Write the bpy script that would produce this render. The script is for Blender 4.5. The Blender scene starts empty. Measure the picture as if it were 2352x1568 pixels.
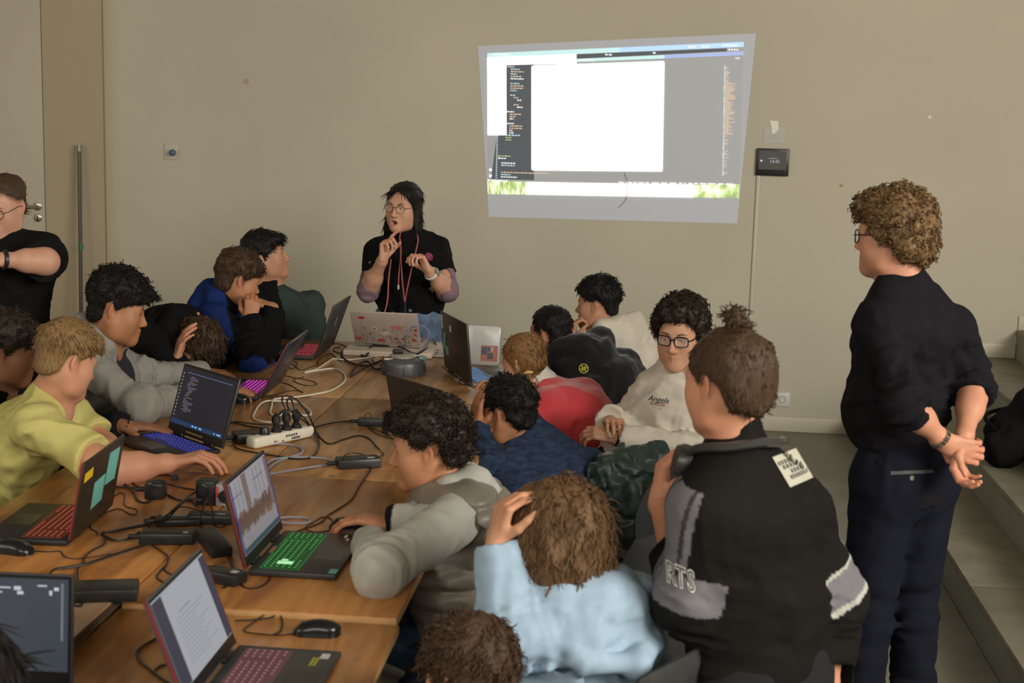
import bpy, bmesh, math, random
import numpy as np
from mathutils import Vector, Matrix
random.seed(7)
RNG = np.random.default_rng(11)
SC = bpy.context.scene
COL = SC.collection
PI = math.pi

# ---------------------------------------------------------------- camera
cd = bpy.data.cameras.new('camera')
cd.sensor_fit = 'HORIZONTAL'; cd.sensor_width = 23.5
cd.lens = 3400.0 / 2352.0 * 23.5
cd.clip_start = 0.05; cd.clip_end = 200
cd.dof.use_dof = True; cd.dof.focus_distance = 6.3; cd.dof.aperture_fstop = 3.2
cam = bpy.data.objects.new('camera', cd); COL.objects.link(cam)
def aim_camera(o, pos, yaw, pitch, roll):
    y, p, r = math.radians(yaw), math.radians(pitch), roll
    F = Vector((-math.sin(y)*math.cos(p), math.cos(y)*math.cos(p), -math.sin(p)))
    R0 = Vector((math.cos(y), math.sin(y), 0)); U0 = R0.cross(F)
    R = math.cos(r)*R0 + math.sin(r)*U0; U = R.cross(F)
    M = Matrix((R, U, -F)).transposed().to_4x4(); M.translation = pos
    o.matrix_world = M
aim_camera(cam, Vector((0, 0, 2.05)), 5.4, 9.5, 0.028)
SC.camera = cam

# ---------------------------------------------------------------- world: overcast daylight outside the windows
W = bpy.data.worlds.new('world'); SC.world = W; W.use_nodes = True
bg = W.node_tree.nodes['Background']
bg.inputs['Color'].default_value = (0.92, 0.96, 1.0, 1); bg.inputs['Strength'].default_value = 0.25

# ---------------------------------------------------------------- daylight through the room's windows (right side and behind)
def window_light(name, loc, target, sx, sy, power, col):
    l = bpy.data.lights.new(name, 'AREA'); l.shape = 'RECTANGLE'; l.size = sx; l.size_y = sy
    l.energy = power; l.color = col
    o = bpy.data.objects.new(name, l); COL.objects.link(o)
    o.location = loc
    o.rotation_euler = (Vector(target)-Vector(loc)).to_track_quat('-Z', 'Y').to_euler()
window_light('daylight_right_window', (5.2, 0.2, 3.6), (-0.9, 4.2, 0.7), 4.8, 2.4, 620, (1.0, 0.96, 0.88))
window_light('daylight_back_window', (-1.2, -3.4, 3.8), (-0.9, 4.0, 0.8), 5.0, 2.4, 190, (1.0, 0.94, 0.82))
window_light('daylight_left_window', (-6.2, 1.0, 3.0), (-0.6, 5.5, 0.8), 4.0, 2.2, 80, (1.0, 0.93, 0.80))

vs = SC.view_settings
vs.view_transform = 'Standard'; vs.look = 'None'; vs.exposure = 0.0; vs.gamma = 1.0
vs.use_curve_mapping = False

# ---------------------------------------------------------------- helpers
def tag(o, label=None, cat=None, group=None, kind=None):
    if label: o['label'] = label
    if cat: o['category'] = cat
    if group: o['group'] = group
    if kind: o['kind'] = kind
    return o
def empty(name, loc=(0, 0, 0), rz=0.0, parent=None):
    o = bpy.data.objects.new(name, None); COL.objects.link(o)
    o.empty_display_size = 0.1
    o.location = loc; o.rotation_euler = (0, 0, rz)
    if parent: o.parent = parent
    return o
def thing(name, label, cat, loc=(0, 0, 0), rz=0.0, group=None):
    return tag(empty(name, loc, rz), label, cat, group)
def link(name, me, mat, parent=None):
    o = bpy.data.objects.new(name, me); COL.objects.link(o)
    if mat is not None and not me.materials:
        for m in (mat if isinstance(mat, (list, tuple)) else [mat]): me.materials.append(m)
    if parent: o.parent = parent
    return o
def put(o, loc=None, rot=None):
    if loc is not None: o.location = loc
    if rot is not None: o.rotation_euler = rot
    return o
class MB:
    """collects shapes in one bmesh; build() links them as one mesh object"""
    def __init__(s): s.bm = bmesh.new()
    def _mv(s, vs, M):
        bmesh.ops.transform(s.bm, matrix=M, verts=vs)
    def box(s, lo, hi, bev=0.0, seg=2, M=None, mi=0):
        c = [(a+b)/2 for a, b in zip(lo, hi)]; d = [b-a for a, b in zip(lo, hi)]
        r = bmesh.ops.create_cube(s.bm, size=1, matrix=Matrix.Translation(c) @ Matrix.Diagonal((*d, 1)))
        vs = r['verts']; fs = {f for v in vs for f in v.link_faces}
        if bev > 0:
            es = list({e for v in vs for e in v.link_edges})
            q = bmesh.ops.bevel(s.bm, geom=es, offset=bev, segments=seg, affect='EDGES', profile=0.5)
            vs = list({v for f in q['faces'] for v in f.verts} | {v for v in vs if v.is_valid})
            fs = {f for v in vs for f in v.link_faces}
        for f in fs: f.material_index = mi
        if M is not None: s._mv(vs, M)
        return s
    def prism(s, pts, z0, z1, M=None, bev=0.0, mi=0):
        a = [s.bm.verts.new((x, y, z0)) for x, y in pts]; b = [s.bm.verts.new((x, y, z1)) for x, y in pts]
        n = len(pts); fs = [s.bm.faces.new(a[::-1]), s.bm.faces.new(b)]
        for i in range(n): fs.append(s.bm.faces.new((a[i], a[(i+1) % n], b[(i+1) % n], b[i])))
        for f in fs: f.material_index = mi
        vs = a+b
        if bev > 0:
            es = list({e for f in fs[:2] for e in f.edges})
            q = bmesh.ops.bevel(s.bm, geom=es, offset=bev, segments=2, affect='EDGES', profile=0.5)
            vs = list({v for f in q['faces'] for v in f.verts} | {v for v in vs if v.is_valid})
        if M is not None: s._mv(vs, M)
        return s
    def lathe(s, prof, seg=24, M=None, mi=0):
        rings = []
        for r, z in prof:
            if r < 1e-6: rings.append([s.bm.verts.new((0, 0, z))])
            else: rings.append([s.bm.verts.new((r*math.cos(2*PI*i/seg), r*math.sin(2*PI*i/seg), z)) for i in range(seg)])
        for a, b in zip(rings, rings[1:]):
            for i in range(seg):
                j = (i+1) % seg
                if len(a) == 1 and len(b) == 1: continue
                if len(a) == 1: f = s.bm.faces.new((a[0], b[j], b[i]))
                elif len(b) == 1: f = s.bm.faces.new((a[i], a[j], b[0]))
                else: f = s.bm.faces.new((a[i], a[j], b[j], b[i]))
                f.material_index = mi
        vs = [v for r in rings for v in r]
        if M is not None: s._mv(vs, M)
        return s
    def tube(s, pts, r, seg=6, mi=0, closed=False):
        pts = [Vector(p) for p in pts]; n = len(pts)
        rr = r if isinstance(r, (list, tuple)) else [r]*n
        rings = []; prev = None
        for i, p in enumerate(pts):
            if closed: t = pts[(i+1) % n]-pts[i-1]
            else: t = pts[min(i+1, n-1)]-pts[max(i-1, 0)]
            if t.length < 1e-9: t = Vector((0, 0, 1))
            t.normalize()
            if prev is None:
                a = t.orthogonal().normalized()
            else:
                a = prev - t*prev.dot(t)
                a = a.normalized() if a.length > 1e-6 else t.orthogonal().normalized()
            prev = a; b = t.cross(a)
            rings.append([s.bm.verts.new(p + (a*math.cos(2*PI*k/seg)+b*math.sin(2*PI*k/seg))*rr[i]) for k in range(seg)])
        m = n if closed else n-1
        for i in range(m):
            A, B = rings[i], rings[(i+1) % n]
            for k in range(seg):
                f = s.bm.faces.new((A[k], A[(k+1) % seg], B[(k+1) % seg], B[k])); f.material_index = mi
        if not closed:
            f = s.bm.faces.new(rings[0][::-1]); f.material_index = mi
            f = s.bm.faces.new(rings[-1]); f.material_index = mi
        return s
    def quad(s, pts, mi=0):
        f = s.bm.faces.new([s.bm.verts.new(p) for p in pts]); f.material_index = mi; return s
    def sphere(s, c, r, M=None, mi=0, u=12, v=8):
        q = bmesh.ops.create_uvsphere(s.bm, u_segments=u, v_segments=v, radius=1,
              matrix=Matrix.Translation(c) @ Matrix.Diagonal((*(r if isinstance(r, (tuple, list)) else (r, r, r)), 1)))
        for vv in q['verts']:
            for f in vv.link_faces: f.material_index = mi
        if M is not None: s._mv(q['verts'], M)
        return s
    def mesh(s, name, smooth=True, angle=35):
        bmesh.ops.recalc_face_normals(s.bm, faces=s.bm.faces[:])
        me = bpy.data.meshes.new(name); s.bm.to_mesh(me); s.bm.free()
        if smooth:
            me.shade_smooth()
            me.set_sharp_from_angle(angle=math.radians(angle))
        return me
    def build(s, name, mat, parent=None, smooth=True, angle=35):
        return link(name, s.mesh(name, smooth, angle), mat, parent)
def smooth_path(pts, n=6, closed=False):
    P = [Vector(p) for p in pts]; out = []; m = len(P)
    for i in range(m if closed else m-1):
        g = (lambda k: P[k % m]) if closed else (lambda k: P[min(max(k, 0), m-1)])
        p0, p1, p2, p3 = g(i-1), g(i), g(i+1), g(i+2)
        for j in range(n):
            t = j/n
            out.append(0.5*((2*p1)+(p2-p0)*t+(2*p0-5*p1+4*p2-p3)*t*t+(3*p1-p0-3*p2+p3)*t**3))
    if not closed: out.append(P[-1])
    return out
def text_mesh(txt, size, depth=0.0004, align='CENTER', bold=False, shear=0.0):
    cu = bpy.data.curves.new('lettering', 'FONT'); cu.body = txt; cu.size = size; cu.extrude = depth
    cu.align_x = align; cu.align_y = 'CENTER'; cu.resolution_u = 2; cu.shear = shear
    if bold: cu.offset = size*0.02
    t = bpy.data.objects.new('lettering', cu); COL.objects.link(t)
    dg = bpy.context.evaluated_depsgraph_get()
    me = bpy.data.meshes.new_from_object(t.evaluated_get(dg))
    bpy.data.objects.remove(t); bpy.data.curves.remove(cu)
    return me

# ---------------------------------------------------------------- materials
def srgb(r, g, b):
    f = lambda c: (c/255/12.92) if c/255 <= 0.04045 else ((c/255+0.055)/1.055)**2.4
    return (f(r), f(g), f(b))
def mat(name, col, rough=0.6, metal=0.0, var=0.0, vscale=6.0, bump=0.0, bscale=60.0, emit=None, estr=0.0, coat=0.0, sheen=0.0,
        sss=0.0, vcol=False, alpha=1.0, spec=0.5, trans=0.0, stretch=None):
    m = bpy.data.materials.new(name); m.use_nodes = True
    nt = m.node_tree; b = nt.nodes['Principled BSDF']
    b.inputs['Base Color'].default_value = (*col, 1); b.inputs['Roughness'].default_value = rough
    b.inputs['Metallic'].default_value = metal; b.inputs['Specular IOR Level'].default_value = spec
    if coat: b.inputs['Coat Weight'].default_value = coat; b.inputs['Coat Roughness'].default_value = 0.12
    if sheen: b.inputs['Sheen Weight'].default_value = sheen; b.inputs['Sheen Roughness'].default_value = 0.5
    if sss:
        b.inputs['Subsurface Weight'].default_value = sss
        b.inputs['Subsurface Radius'].default_value = (0.012, 0.005, 0.003); b.inputs['Subsurface Scale'].default_value = 0.6
    if trans: b.inputs['Transmission Weight'].default_value = trans
    if alpha < 1: b.inputs['Alpha'].default_value = alpha
    if emit: b.inputs['Emission Color'].default_value = (*emit, 1); b.inputs['Emission Strength'].default_value = estr
    src = None
    if vcol:
        a = nt.nodes.new('ShaderNodeVertexColor'); a.layer_name = 'Col'; src = a.outputs['Color']
    if var or bump:
        tc = nt.nodes.new('ShaderNodeTexCoord'); mp = nt.nodes.new('ShaderNodeMapping')
        nt.links.new(tc.outputs['Object'], mp.inputs['Vector'])
        if stretch: mp.inputs['Scale'].default_value = stretch
    if var:
        n = nt.nodes.new('ShaderNodeTexNoise'); n.inputs['Scale'].default_value = vscale; n.inputs['Detail'].default_value = 6
        n.inputs['Roughness'].default_value = 0.6
        nt.links.new(mp.outputs[0], n.inputs['Vector'])
        r = nt.nodes.new('ShaderNodeMapRange'); r.inputs['From Min'].default_value = 0.3; r.inputs['From Max'].default_value = 0.7
        r.inputs['To Min'].default_value = 1-var; r.inputs['To Max'].default_value = 1+var
        nt.links.new(n.outputs['Fac'], r.inputs['Value'])
        mx = nt.nodes.new('ShaderNodeVectorMath'); mx.operation = 'SCALE'
        if src: nt.links.new(src, mx.inputs[0])
        else: mx.inputs[0].default_value = col
        nt.links.new(r.outputs[0], mx.inputs['Scale'])
        nt.links.new(mx.outputs[0], b.inputs['Base Color'])
    elif src: nt.links.new(src, b.inputs['Base Color'])
    if bump:
        n2 = nt.nodes.new('ShaderNodeTexNoise'); n2.inputs['Scale'].default_value = bscale; n2.inputs['Detail'].default_value = 4
        nt.links.new(mp.outputs[0], n2.inputs['Vector'])
        bp = nt.nodes.new('ShaderNodeBump'); bp.inputs['Strength'].default_value = bump; bp.inputs['Distance'].default_value = 0.004
        nt.links.new(n2.outputs['Fac'], bp.inputs['Height']); nt.links.new(bp.outputs[0], b.inputs['Normal'])
    return m
def glow(name, col, strength, base=(0.02, 0.02, 0.02)):
    return mat(name, base, 0.5, emit=col, estr=strength)
_mc = {}
def M_(key, *a, **k):
    if key not in _mc: _mc[key] = mat(key, *a, **k)
    return _mc[key]

# ---------------------------------------------------------------- room shell
def wall_material(name, col, stain=0.10):
    m = mat(name, col, 0.85, bump=0.12, bscale=90)
    nt = m.node_tree; b = nt.nodes['Principled BSDF']
    tc = nt.nodes.new('ShaderNodeTexCoord')
    n = nt.nodes.new('ShaderNodeTexNoise'); n.inputs['Scale'].default_value = 0.9; n.inputs['Detail'].default_value = 5
    nt.links.new(tc.outputs['Object'], n.inputs['Vector'])
    n3 = nt.nodes.new('ShaderNodeTexNoise'); n3.inputs['Scale'].default_value = 7; n3.inputs['Detail'].default_value = 8; n3.inputs['Roughness'].default_value = 0.75
    nt.links.new(tc.outputs['Object'], n3.inputs['Vector'])
    r3 = nt.nodes.new('ShaderNodeMapRange'); r3.inputs['From Min'].default_value = 0.66; r3.inputs['From Max'].default_value = 0.78
    r3.inputs['To Min'].default_value = 1.0; r3.inputs['To Max'].default_value = 0.9
    nt.links.new(n3.outputs['Fac'], r3.inputs['Value'])
    r = nt.nodes.new('ShaderNodeMapRange'); r.inputs['From Min'].default_value = 0.3; r.inputs['From Max'].default_value = 0.7
    r.inputs['To Min'].default_value = 1-stain; r.inputs['To Max'].default_value = 1+stain*0.4
    nt.links.new(n.outputs['Fac'], r.inputs['Value'])
    mu = nt.nodes.new('ShaderNodeMath'); mu.operation = 'MULTIPLY'
    nt.links.new(r.outputs[0], mu.inputs[0]); nt.links.new(r3.outputs[0], mu.inputs[1])
    mx = nt.nodes.new('ShaderNodeVectorMath'); mx.operation = 'SCALE'; mx.inputs[0].default_value = col
    nt.links.new(mu.outputs[0], mx.inputs['Scale']); nt.links.new(mx.outputs[0], b.inputs['Base Color'])
    return m
WALLC = (0.51, 0.465, 0.360)
m_wall = wall_material('painted_plaster', WALLC, 0.07)
m_panel = wall_material('cream_door_paint', (0.42, 0.345, 0.23), 0.05)
m_conc = mat('polished_concrete', (0.20, 0.19, 0.15), 0.55, var=0.16, vscale=3.5, bump=0.1, bscale=40)
m_step = mat('concrete_tread', (0.24, 0.22, 0.16), 0.75, var=0.2, vscale=5, bump=0.15, bscale=50)
m_rise = mat('painted_riser', (0.25, 0.26, 0.21), 0.6, var=0.08, vscale=4, bump=0.08, bscale=60)
m_ceil = mat('ceiling_paint', (0.34, 0.31, 0.26), 0.9)
m_base = mat('baseboard_paint', (0.54, 0.49, 0.38), 0.5)
YW = 9.24
def struct(o, label=None):
    o['kind'] = 'structure'
    if label: o['label'] = label
    return o
struct(MB().box((-7, -5, -0.2), (1.31, YW+0.3, 0)).build('floor', m_conc), 'grey polished concrete floor beside the steps')
struct(MB().box((-3.43, YW, -0.2), (7.3, YW+0.25, 4.6)).build('wall_back', m_wall), 'scuffed off-white plaster wall with the projected picture')
struct(MB().box((-7.3, -5, 4.6), (7.3, YW+0.3, 4.8)).build('ceiling', m_ceil), 'plain pale ceiling')
# left wall with a window opening, right wall with a window opening, rear wall with a wide opening
w = MB()
w.box((-7.3, -5, -0.2), (-7, YW+0.25, 1.5)); w.box((-7.3, -5, 3.9), (-7, YW+0.25, 4.6))
w.box((-7.3, -5, 1.5), (-7, -1.2, 3.9)); w.box((-7.3, 3.2, 1.5), (-7, YW+0.25, 3.9))
struct(w.build('wall_left', m_wall), 'off-white plaster wall at far left')
w = MB()
w.box((7, -5, -0.2), (7.3, YW+0.25, 1.9)); w.box((7, -5, 4.3), (7.3, YW+0.25, 4.6))
w.box((7, -5, 1.9), (7.3, -0.9, 4.3)); w.box((7, 4.0, 1.9), (7.3, YW+0.25, 4.3))
struct(w.build('wall_right', m_wall), 'off-white plaster wall above the steps')
w = MB()
w.box((-7, -5.3, -0.2), (7, -5, 1.6)); w.box((-7, -5.3, 4.4), (7, -5, 4.6))
w.box((-7, -5.3, 1.6), (-4.6, -5, 4.4)); w.box((1.6, -5.3, 1.6), (7, -5, 4.4))
struct(w.build('wall_rear', m_wall), 'off-white plaster wall behind the viewer')
# cream partition with the door, left end of the back wall
struct(MB().box((-3.93, YW+0.012, -0.2), (-3.52, YW+0.25, 4.6)).box((-7, YW+0.012, 2.75), (-3.93, YW+0.25, 4.6)).box((-7, YW+0.012, -0.2), (-4.86, YW+0.25, 2.75)).build('wall_partition', m_panel), 'cream panel beside the door')
struct(MB().box((-3.52, YW-0.004, -0.2), (-3.43, YW+0.25, 4.6), 0.003).build('trim_1', mat('trim_paint', (0.47, 0.41, 0.295), 0.6)), 'pale vertical trim strip between cream panel and wall')
d = struct(MB().box((-4.855, YW+0.02, 0.0), (-3.937, YW+0.07, 2.745), 0.004).build('door_1', mat('door_paint', (0.46, 0.41, 0.315), 0.45)), 'cream flat door with a metal lever handle')
chrome = mat('brushed_steel', (0.55, 0.53, 0.48), 0.28, 1.0)
hz = 1.246
MX = lambda x, z, y=YW+0.02: Matrix.Translation((x, y, z)) @ Matrix.Rotation(PI/2, 4, 'X')
MB().lathe([(0, 0), (0.027, 0), (0.027, 0.008), (0.024, 0.01), (0, 0.01)], 24, MX(-3.985, hz)).build('handle_rosette', chrome, d)
MB().tube(smooth_path([(-3.985, YW+0.01, hz), (-3.985, YW-0.035, hz), (-3.995, YW-0.045, hz), (-4.03, YW-0.047, hz), (-4.11, YW-0.047, hz)], 4), 0.0095, 10).build('lever_handle', chrome, d)
lk = MB().lathe([(0, 0), (0.026, 0), (0.026, 0.008), (0.023, 0.01), (0, 0.01)], 24, MX(-3.985, hz-0.075)).build('lock_rosette', chrome, d)
MB().box((-3.989, YW+0.0075, hz-0.092), (-3.981, YW+0.0102, hz-0.06), 0.001).build('keyhole', mat('dark_slot', (0.01, 0.01, 0.01), 0.5), lk)
# baseboards
struct(MB().box((-3.43, YW-0.014, 0), (1.30, YW, 0.095), 0.005).build('baseboard_back', m_base), 'painted baseboard along the wall')
# steps rising to the right
XR = [1.31, 1.615, 1.91, 2.235, 2.55, 2.86, 3.17]
for i, x in enumerate(XR):
    z0, z1 = (0.176*i, 0.176*(i+1))
    nx = XR[i+1] if i+1 < len(XR) else 7.0
    st = struct(MB().box((x+0.004, -5, -0.2), (nx+0.05, YW, z1-0.035)).build('trim_step_%d' % (i+1), m_rise), 'concrete step number %d counted up from the floor' % (i+1))
    # tread slabs, jointed along their length
    ys = [-5, -3.2, -1.4, 0.4, 2.2, 4.0, 5.8, 7.6, YW]
    for a, b in zip(ys, ys[1:]):
        MB().box((x-0.004, a+0.002, z1-0.035), (nx+0.004, b-0.002, z1), 0.004).build('tread', m_step, st)
for x0, x1, z, n in ((1.915, 2.235, 0.528, 2), (2.24, 2.55, 0.704, 3)):
    struct(MB().box((x0, YW-0.014, z), (x1, YW, z+0.09), 0.005).build('baseboard_step_%d' % n, m_base), 'short baseboard above a step')

# ---------------------------------------------------------------- things on the back wall
blk = mat('black_plastic', (0.012, 0.012, 0.013), 0.4)
whitep = mat('white_plastic', (0.62, 0.60, 0.55), 0.4)
# wall control panel
cp = thing('control_panel', 'black wall control panel with a small lit clock beside the projected picture', 'control panel', (0.697, YW, 1.68))
MB().box((-0.100, -0.022, -0.083), (0.100, 0, 0.083), 0.006).build('housing', blk, cp)
MB().box((-0.083, -0.0235, -0.045), (0.083, -0.0215, 0.068)).build('display', mat('panel_glass', (0.05, 0.05, 0.045), 0.2, emit=(0.5, 0.47, 0.4), estr=0.07), cp)
lit = glow('panel_digits', (0.85, 0.9, 1.0), 0.45)
o = link('clock_digits', text_mesh('14:45', 0.028), lit, cp); put(o, (0.012, -0.0242, 0.004), (PI/2, 0, 0))
b = MB()
for i in range(6): b.box((-0.024+i*0.009, -0.0245, 0.022), (-0.018+i*0.009, -0.0236, 0.026))
b.build('date_line', lit, cp)
MB().lathe([(0, 0), (0.006, 0), (0.006, 0.001), (0, 0.001)], 12, MX(-0.068, 0.008, -0.0236)).build('indicator', glow('panel_dot', (0.9, 0.95, 1), 0.8), cp)
# conduit
tag(MB().box((0.607, YW-0.012, 0.095), (0.629, YW, 1.598), 0.003).build('cable_conduit', mat('conduit_paint', (0.50, 0.465, 0.37), 0.5)), 'thin cream cable conduit running down from the control panel', 'conduit')
# paper note with tape
np_ = thing('paper_note', 'small faded paper note taped above the wall control panel', 'note', (0.70, YW-0.001, 1.845))
MB().box((-0.066, -0.002, -0.048), (0.066, 0, 0.045)).build('sheet', mat('note_paper', (0.50, 0.475, 0.43), 0.8), np_)
MB().prism([(-0.035, 0.085), (0.02, 0.085), (0.022, 0.03), (0.004, 0.012), (-0.014, 0.004), (-0.02, 0.045)], 0, 0.001, Matrix.Translation((0, -0.0025, 0)) @ Matrix.Rotation(PI/2, 4, 'X')).build('tape', mat('masking_tape', (0.78, 0.75, 0.62), 0.5), np_)
b = MB()
for i in range(3): b.box((-0.045, -0.0028, -0.028+i*0.012), (0.03-i*0.012, -0.0021, -0.0245+i*0.012))
b.build('print', mat('note_print', (0.42, 0.40, 0.38), 0.8), np_)
# wall socket
so = thing('wall_socket', 'white wall power socket low on the wall behind the bun-haired person', 'socket', (0.842, YW, 0.205))
MB().box((-0.045, -0.012, -0.045), (0.045, 0, 0.045), 0.004).build('plate', whitep, so)
MB().lathe([(0.022, 0), (0.022, 0.002), (0.018, 0.0025), (0.018, -0.003), (0, -0.003)], 20, Matrix.Translation((0, -0.0125, 0)) @ Matrix.Rotation(PI/2, 4, 'X')).build('outlet', mat('socket_grey', (0.35, 0.34, 0.3), 0.5), so)
# blue knob on a square plate
kn = thing('push_button', 'blue round push button on a pale square plate, left on the wall', 'button', (-3.085, YW, 1.625))
MB().box((-0.045, -0.008, -0.05), (0.045, 0, 0.05), 0.003).build('plate', mat('plate_paint', (0.52, 0.475, 0.375), 0.5), kn)
MB().lathe([(0, 0.052), (0.012, 0.05), (0.019, 0.042), (0.021, 0.03), (0.014, 0.02), (0.011, 0.0), (0, 0)], 20, Matrix.Translation((0.008, -0.008, -0.004)) @ Matrix.Rotation(PI/2, 4, 'X') @ Matrix.Rotation(0.35, 4, 'Y')).build('cap', mat('blue_knob', (0.05, 0.09, 0.17), 0.35), kn)
# pole leaning in the corner
po = thing('broom_pole', 'long dark metal pole with a green ring leaning upright by the door panel', 'pole', (-3.66, 9.10, 0))
MB().tube([(0, 0.02, 0), (-0.005, 0.05, 0.8), (-0.016, 0.10, 1.62)], 0.0125, 10).build('shaft', mat('grey_tube', (0.10, 0.095, 0.085), 0.35, 0.6), po)
MB().tube([(-0.0155, 0.1, 1.60), (-0.0158, 0.1, 1.612), (-0.016, 0.101, 1.625), (-0.0165, 0.102, 1.655)], [0.0135, 0.016, 0.0145, 0.011], 10).build('tip', mat('steel_tip', (0.3, 0.29, 0.26), 0.3, 0.8), po)
MB().tube([(-0.0060, 0.062, 0.985), (-0.0065, 0.064, 1.02)], 0.0155, 12).build('green_ring', mat('green_ring', (0.01, 0.14, 0.035), 0.4), po)
# small marks on the plaster
for (x, z, s, c, nm) in ((-2.60, 2.08, 0.022, (0.40, 0.33, 0.23), 'brown'), (1.62, 1.98, 0.010, (0.8, 0.78, 0.7), 'white'), (1.12, 1.55, 0.011, (0.35, 0.28, 0.12), 'tan')):
    pts = [(s*(0.7+0.5*random.random())*math.cos(a*PI/5), 0.9*s*(0.6+0.6*random.random())*math.sin(a*PI/5)) for a in range(10)]
    o = MB().prism(pts, 0, 0.0012, Matrix.Translation((x, YW-0.0002, z)) @ Matrix.Rotation(PI/2, 4, 'X')).build('wall_chip', mat('chip_'+nm, c, 0.9)); tag(o, 'small %s chip mark on the pale plaster wall' % nm, 'mark')

# ---------------------------------------------------------------- projected picture on the wall
def wquad(q, y, name, m, parent, r=0.0):
    """thin panel on the wall from four (x, z) corners tl, tr, br, bl"""
    q = [Vector(p) for p in q]
    if r > 0:
        pts = []
        for i in range(4):
            a, c, e = q[i-1], q[i], q[(i+1) % 4]
            u = (a-c).normalized()*r; v = (e-c).normalized()*r
            for t in (0, 0.25, 0.5, 0.75, 1): pts.append(c + u*(1-t)**2 + v*t*t)
    else: pts = q
    b = MB(); n = len(pts)
    A = [b.bm.verts.new((p[0], y, p[1])) for p in pts]; B = [b.bm.verts.new((p[0], y+0.0008, p[1])) for p in pts]
    b.bm.faces.new(A)
    for i in range(n): b.bm.faces.new((A[i], B[i], B[(i+1) % n], A[(i+1) % n]))
    return b.build(name, m, parent, smooth=False)
pj = thing('projected_picture', 'bright projected computer desktop with large white window on the wall', 'projection', (0, 0, 0))
def beam(name, col, s, base=WALLC): return mat(name, base, 0.85, emit=col, estr=s)
c_out = [(-1.136,2.333), (0.556,2.45), (0.503,1.297), (-1.042,1.283)]
c_in = [(-1.077,2.291), (0.485,2.397), (0.508,1.454), (-1.052,1.426)]
wquad(c_out, YW-0.0015, 'beam_margin', beam('beam_margin', (0.42, 0.58, 0.88), 0.15, (0.50, 0.48, 0.44)), pj)
wquad(c_in, YW-0.0025, 'desktop', beam('beam_desktop', (0.40, 0.56, 0.80), 0.13, (0.47, 0.46, 0.43)), pj)
wh = beam('beam_white', (1.0, 1.0, 1.0), 1.6)
blu = beam('beam_blue', (0.22, 0.52, 1.0), 0.95); blu2 = beam('beam_blue_deep', (0.15, 0.33, 0.9), 0.7); cy = beam('beam_cyan', (0.45, 0.9, 1.0), 0.7)
dk = beam('beam_dark', (0.30, 0.42, 0.6), 0.05, (0.13, 0.14, 0.15))
y1, y2, y3 = YW-0.0035, YW-0.0045, YW-0.0055
wquad([(-1.077,2.291), (-0.261,2.346), (-0.26,2.318), (-1.076,2.265)], y1, 'menu_bar', cy, pj)
wquad([(-0.261,2.346), (0.485,2.397), (0.487,2.368), (-0.26,2.318)], y1, 'menu_bar', blu, pj)
wquad([(-0.524,2.27), (0.011,2.307), (0.012,2.287), (-0.523,2.253)], y1, 'tab_bar', cy, pj)
wquad([(0.011,2.307), (0.488,2.341), (0.489,2.319), (0.012,2.287)], y1, 'tab_bar', blu2, pj)
wquad([(-0.956,2.228), (-0.785,2.236), (-0.763,1.521), (-1.033,1.52)], y1, 'code_pane', dk, pj)
wquad([(-0.525,2.298), (0.385,2.356), (0.386,2.339), (-0.524,2.272)], y1, 'title_bar', dk, pj)
wquad([(-1.076,2.265), (-0.526,2.3), (-0.524,2.245), (-1.075,2.215)], y2, 'side_window', wh, pj)
wquad([(-0.65,2.251), (-0.524,2.258), (-0.524,2.239), (-0.649,2.231)], y2, 'side_window', wh, pj)
wquad([(-1.075,2.226), (-0.956,2.232), (-0.943,1.794), (-1.062,1.79)], y2, 'side_window', wh, pj, 0.006)
wquad([(-0.801,2.223), (0.013,2.271), (0.031,1.601), (-0.782,1.582)], y3, 'white_window', wh, pj, 0.012)
wquad([(-0.816,1.509), (0.232,1.527), (0.23,1.448), (-0.816,1.431)], y3, 'dock', wh, pj, 0.008)
# meadow strip of the desktop wallpaper, left and right of the dock
def meadow(name, kx):
    m = mat(name, WALLC, 0.85, emit=(1, 1, 1), estr=0.8); nt = m.node_tree; b = nt.nodes['Principled BSDF']
    tc = nt.nodes.new('ShaderNodeTexCoord'); mp = nt.nodes.new('ShaderNodeMapping'); mp.inputs['Scale'].default_value = (kx, 1, 8)
    nz = nt.nodes.new('ShaderNodeTexNoise'); nz.inputs['Scale'].default_value = 2.2; nz.inputs['Detail'].default_value = 5
    cr = nt.nodes.new('ShaderNodeValToRGB')
    for p, c in ((0.36, (0.12, 0.35, 0.05)), (0.46, (0.35, 0.65, 0.12)), (0.54, (0.75, 0.95, 0.5)), (0.62, (1, 1, 0.9))):
        e = cr.color_ramp.elements.new(p); e.color = (*c, 1)
    nt.links.new(tc.outputs['Object'], mp.inputs['Vector']); nt.links.new(mp.outputs[0], nz.inputs['Vector'])
    nt.links.new(nz.outputs['Fac'], cr.inputs[0]); nt.links.new(cr.outputs[0], b.inputs['Emission Color'])
    return m
wquad([(-1.056,1.512), (-0.809,1.509), (-0.809,1.43), (-1.052,1.426)], y2, 'meadow_strip', meadow('beam_meadow', 22), pj)
wquad([(0.219,1.525), (0.506,1.54), (0.505,1.454), (0.223,1.448)], y2, 'meadow_strip', meadow('beam_blossom', 9), pj)
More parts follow.
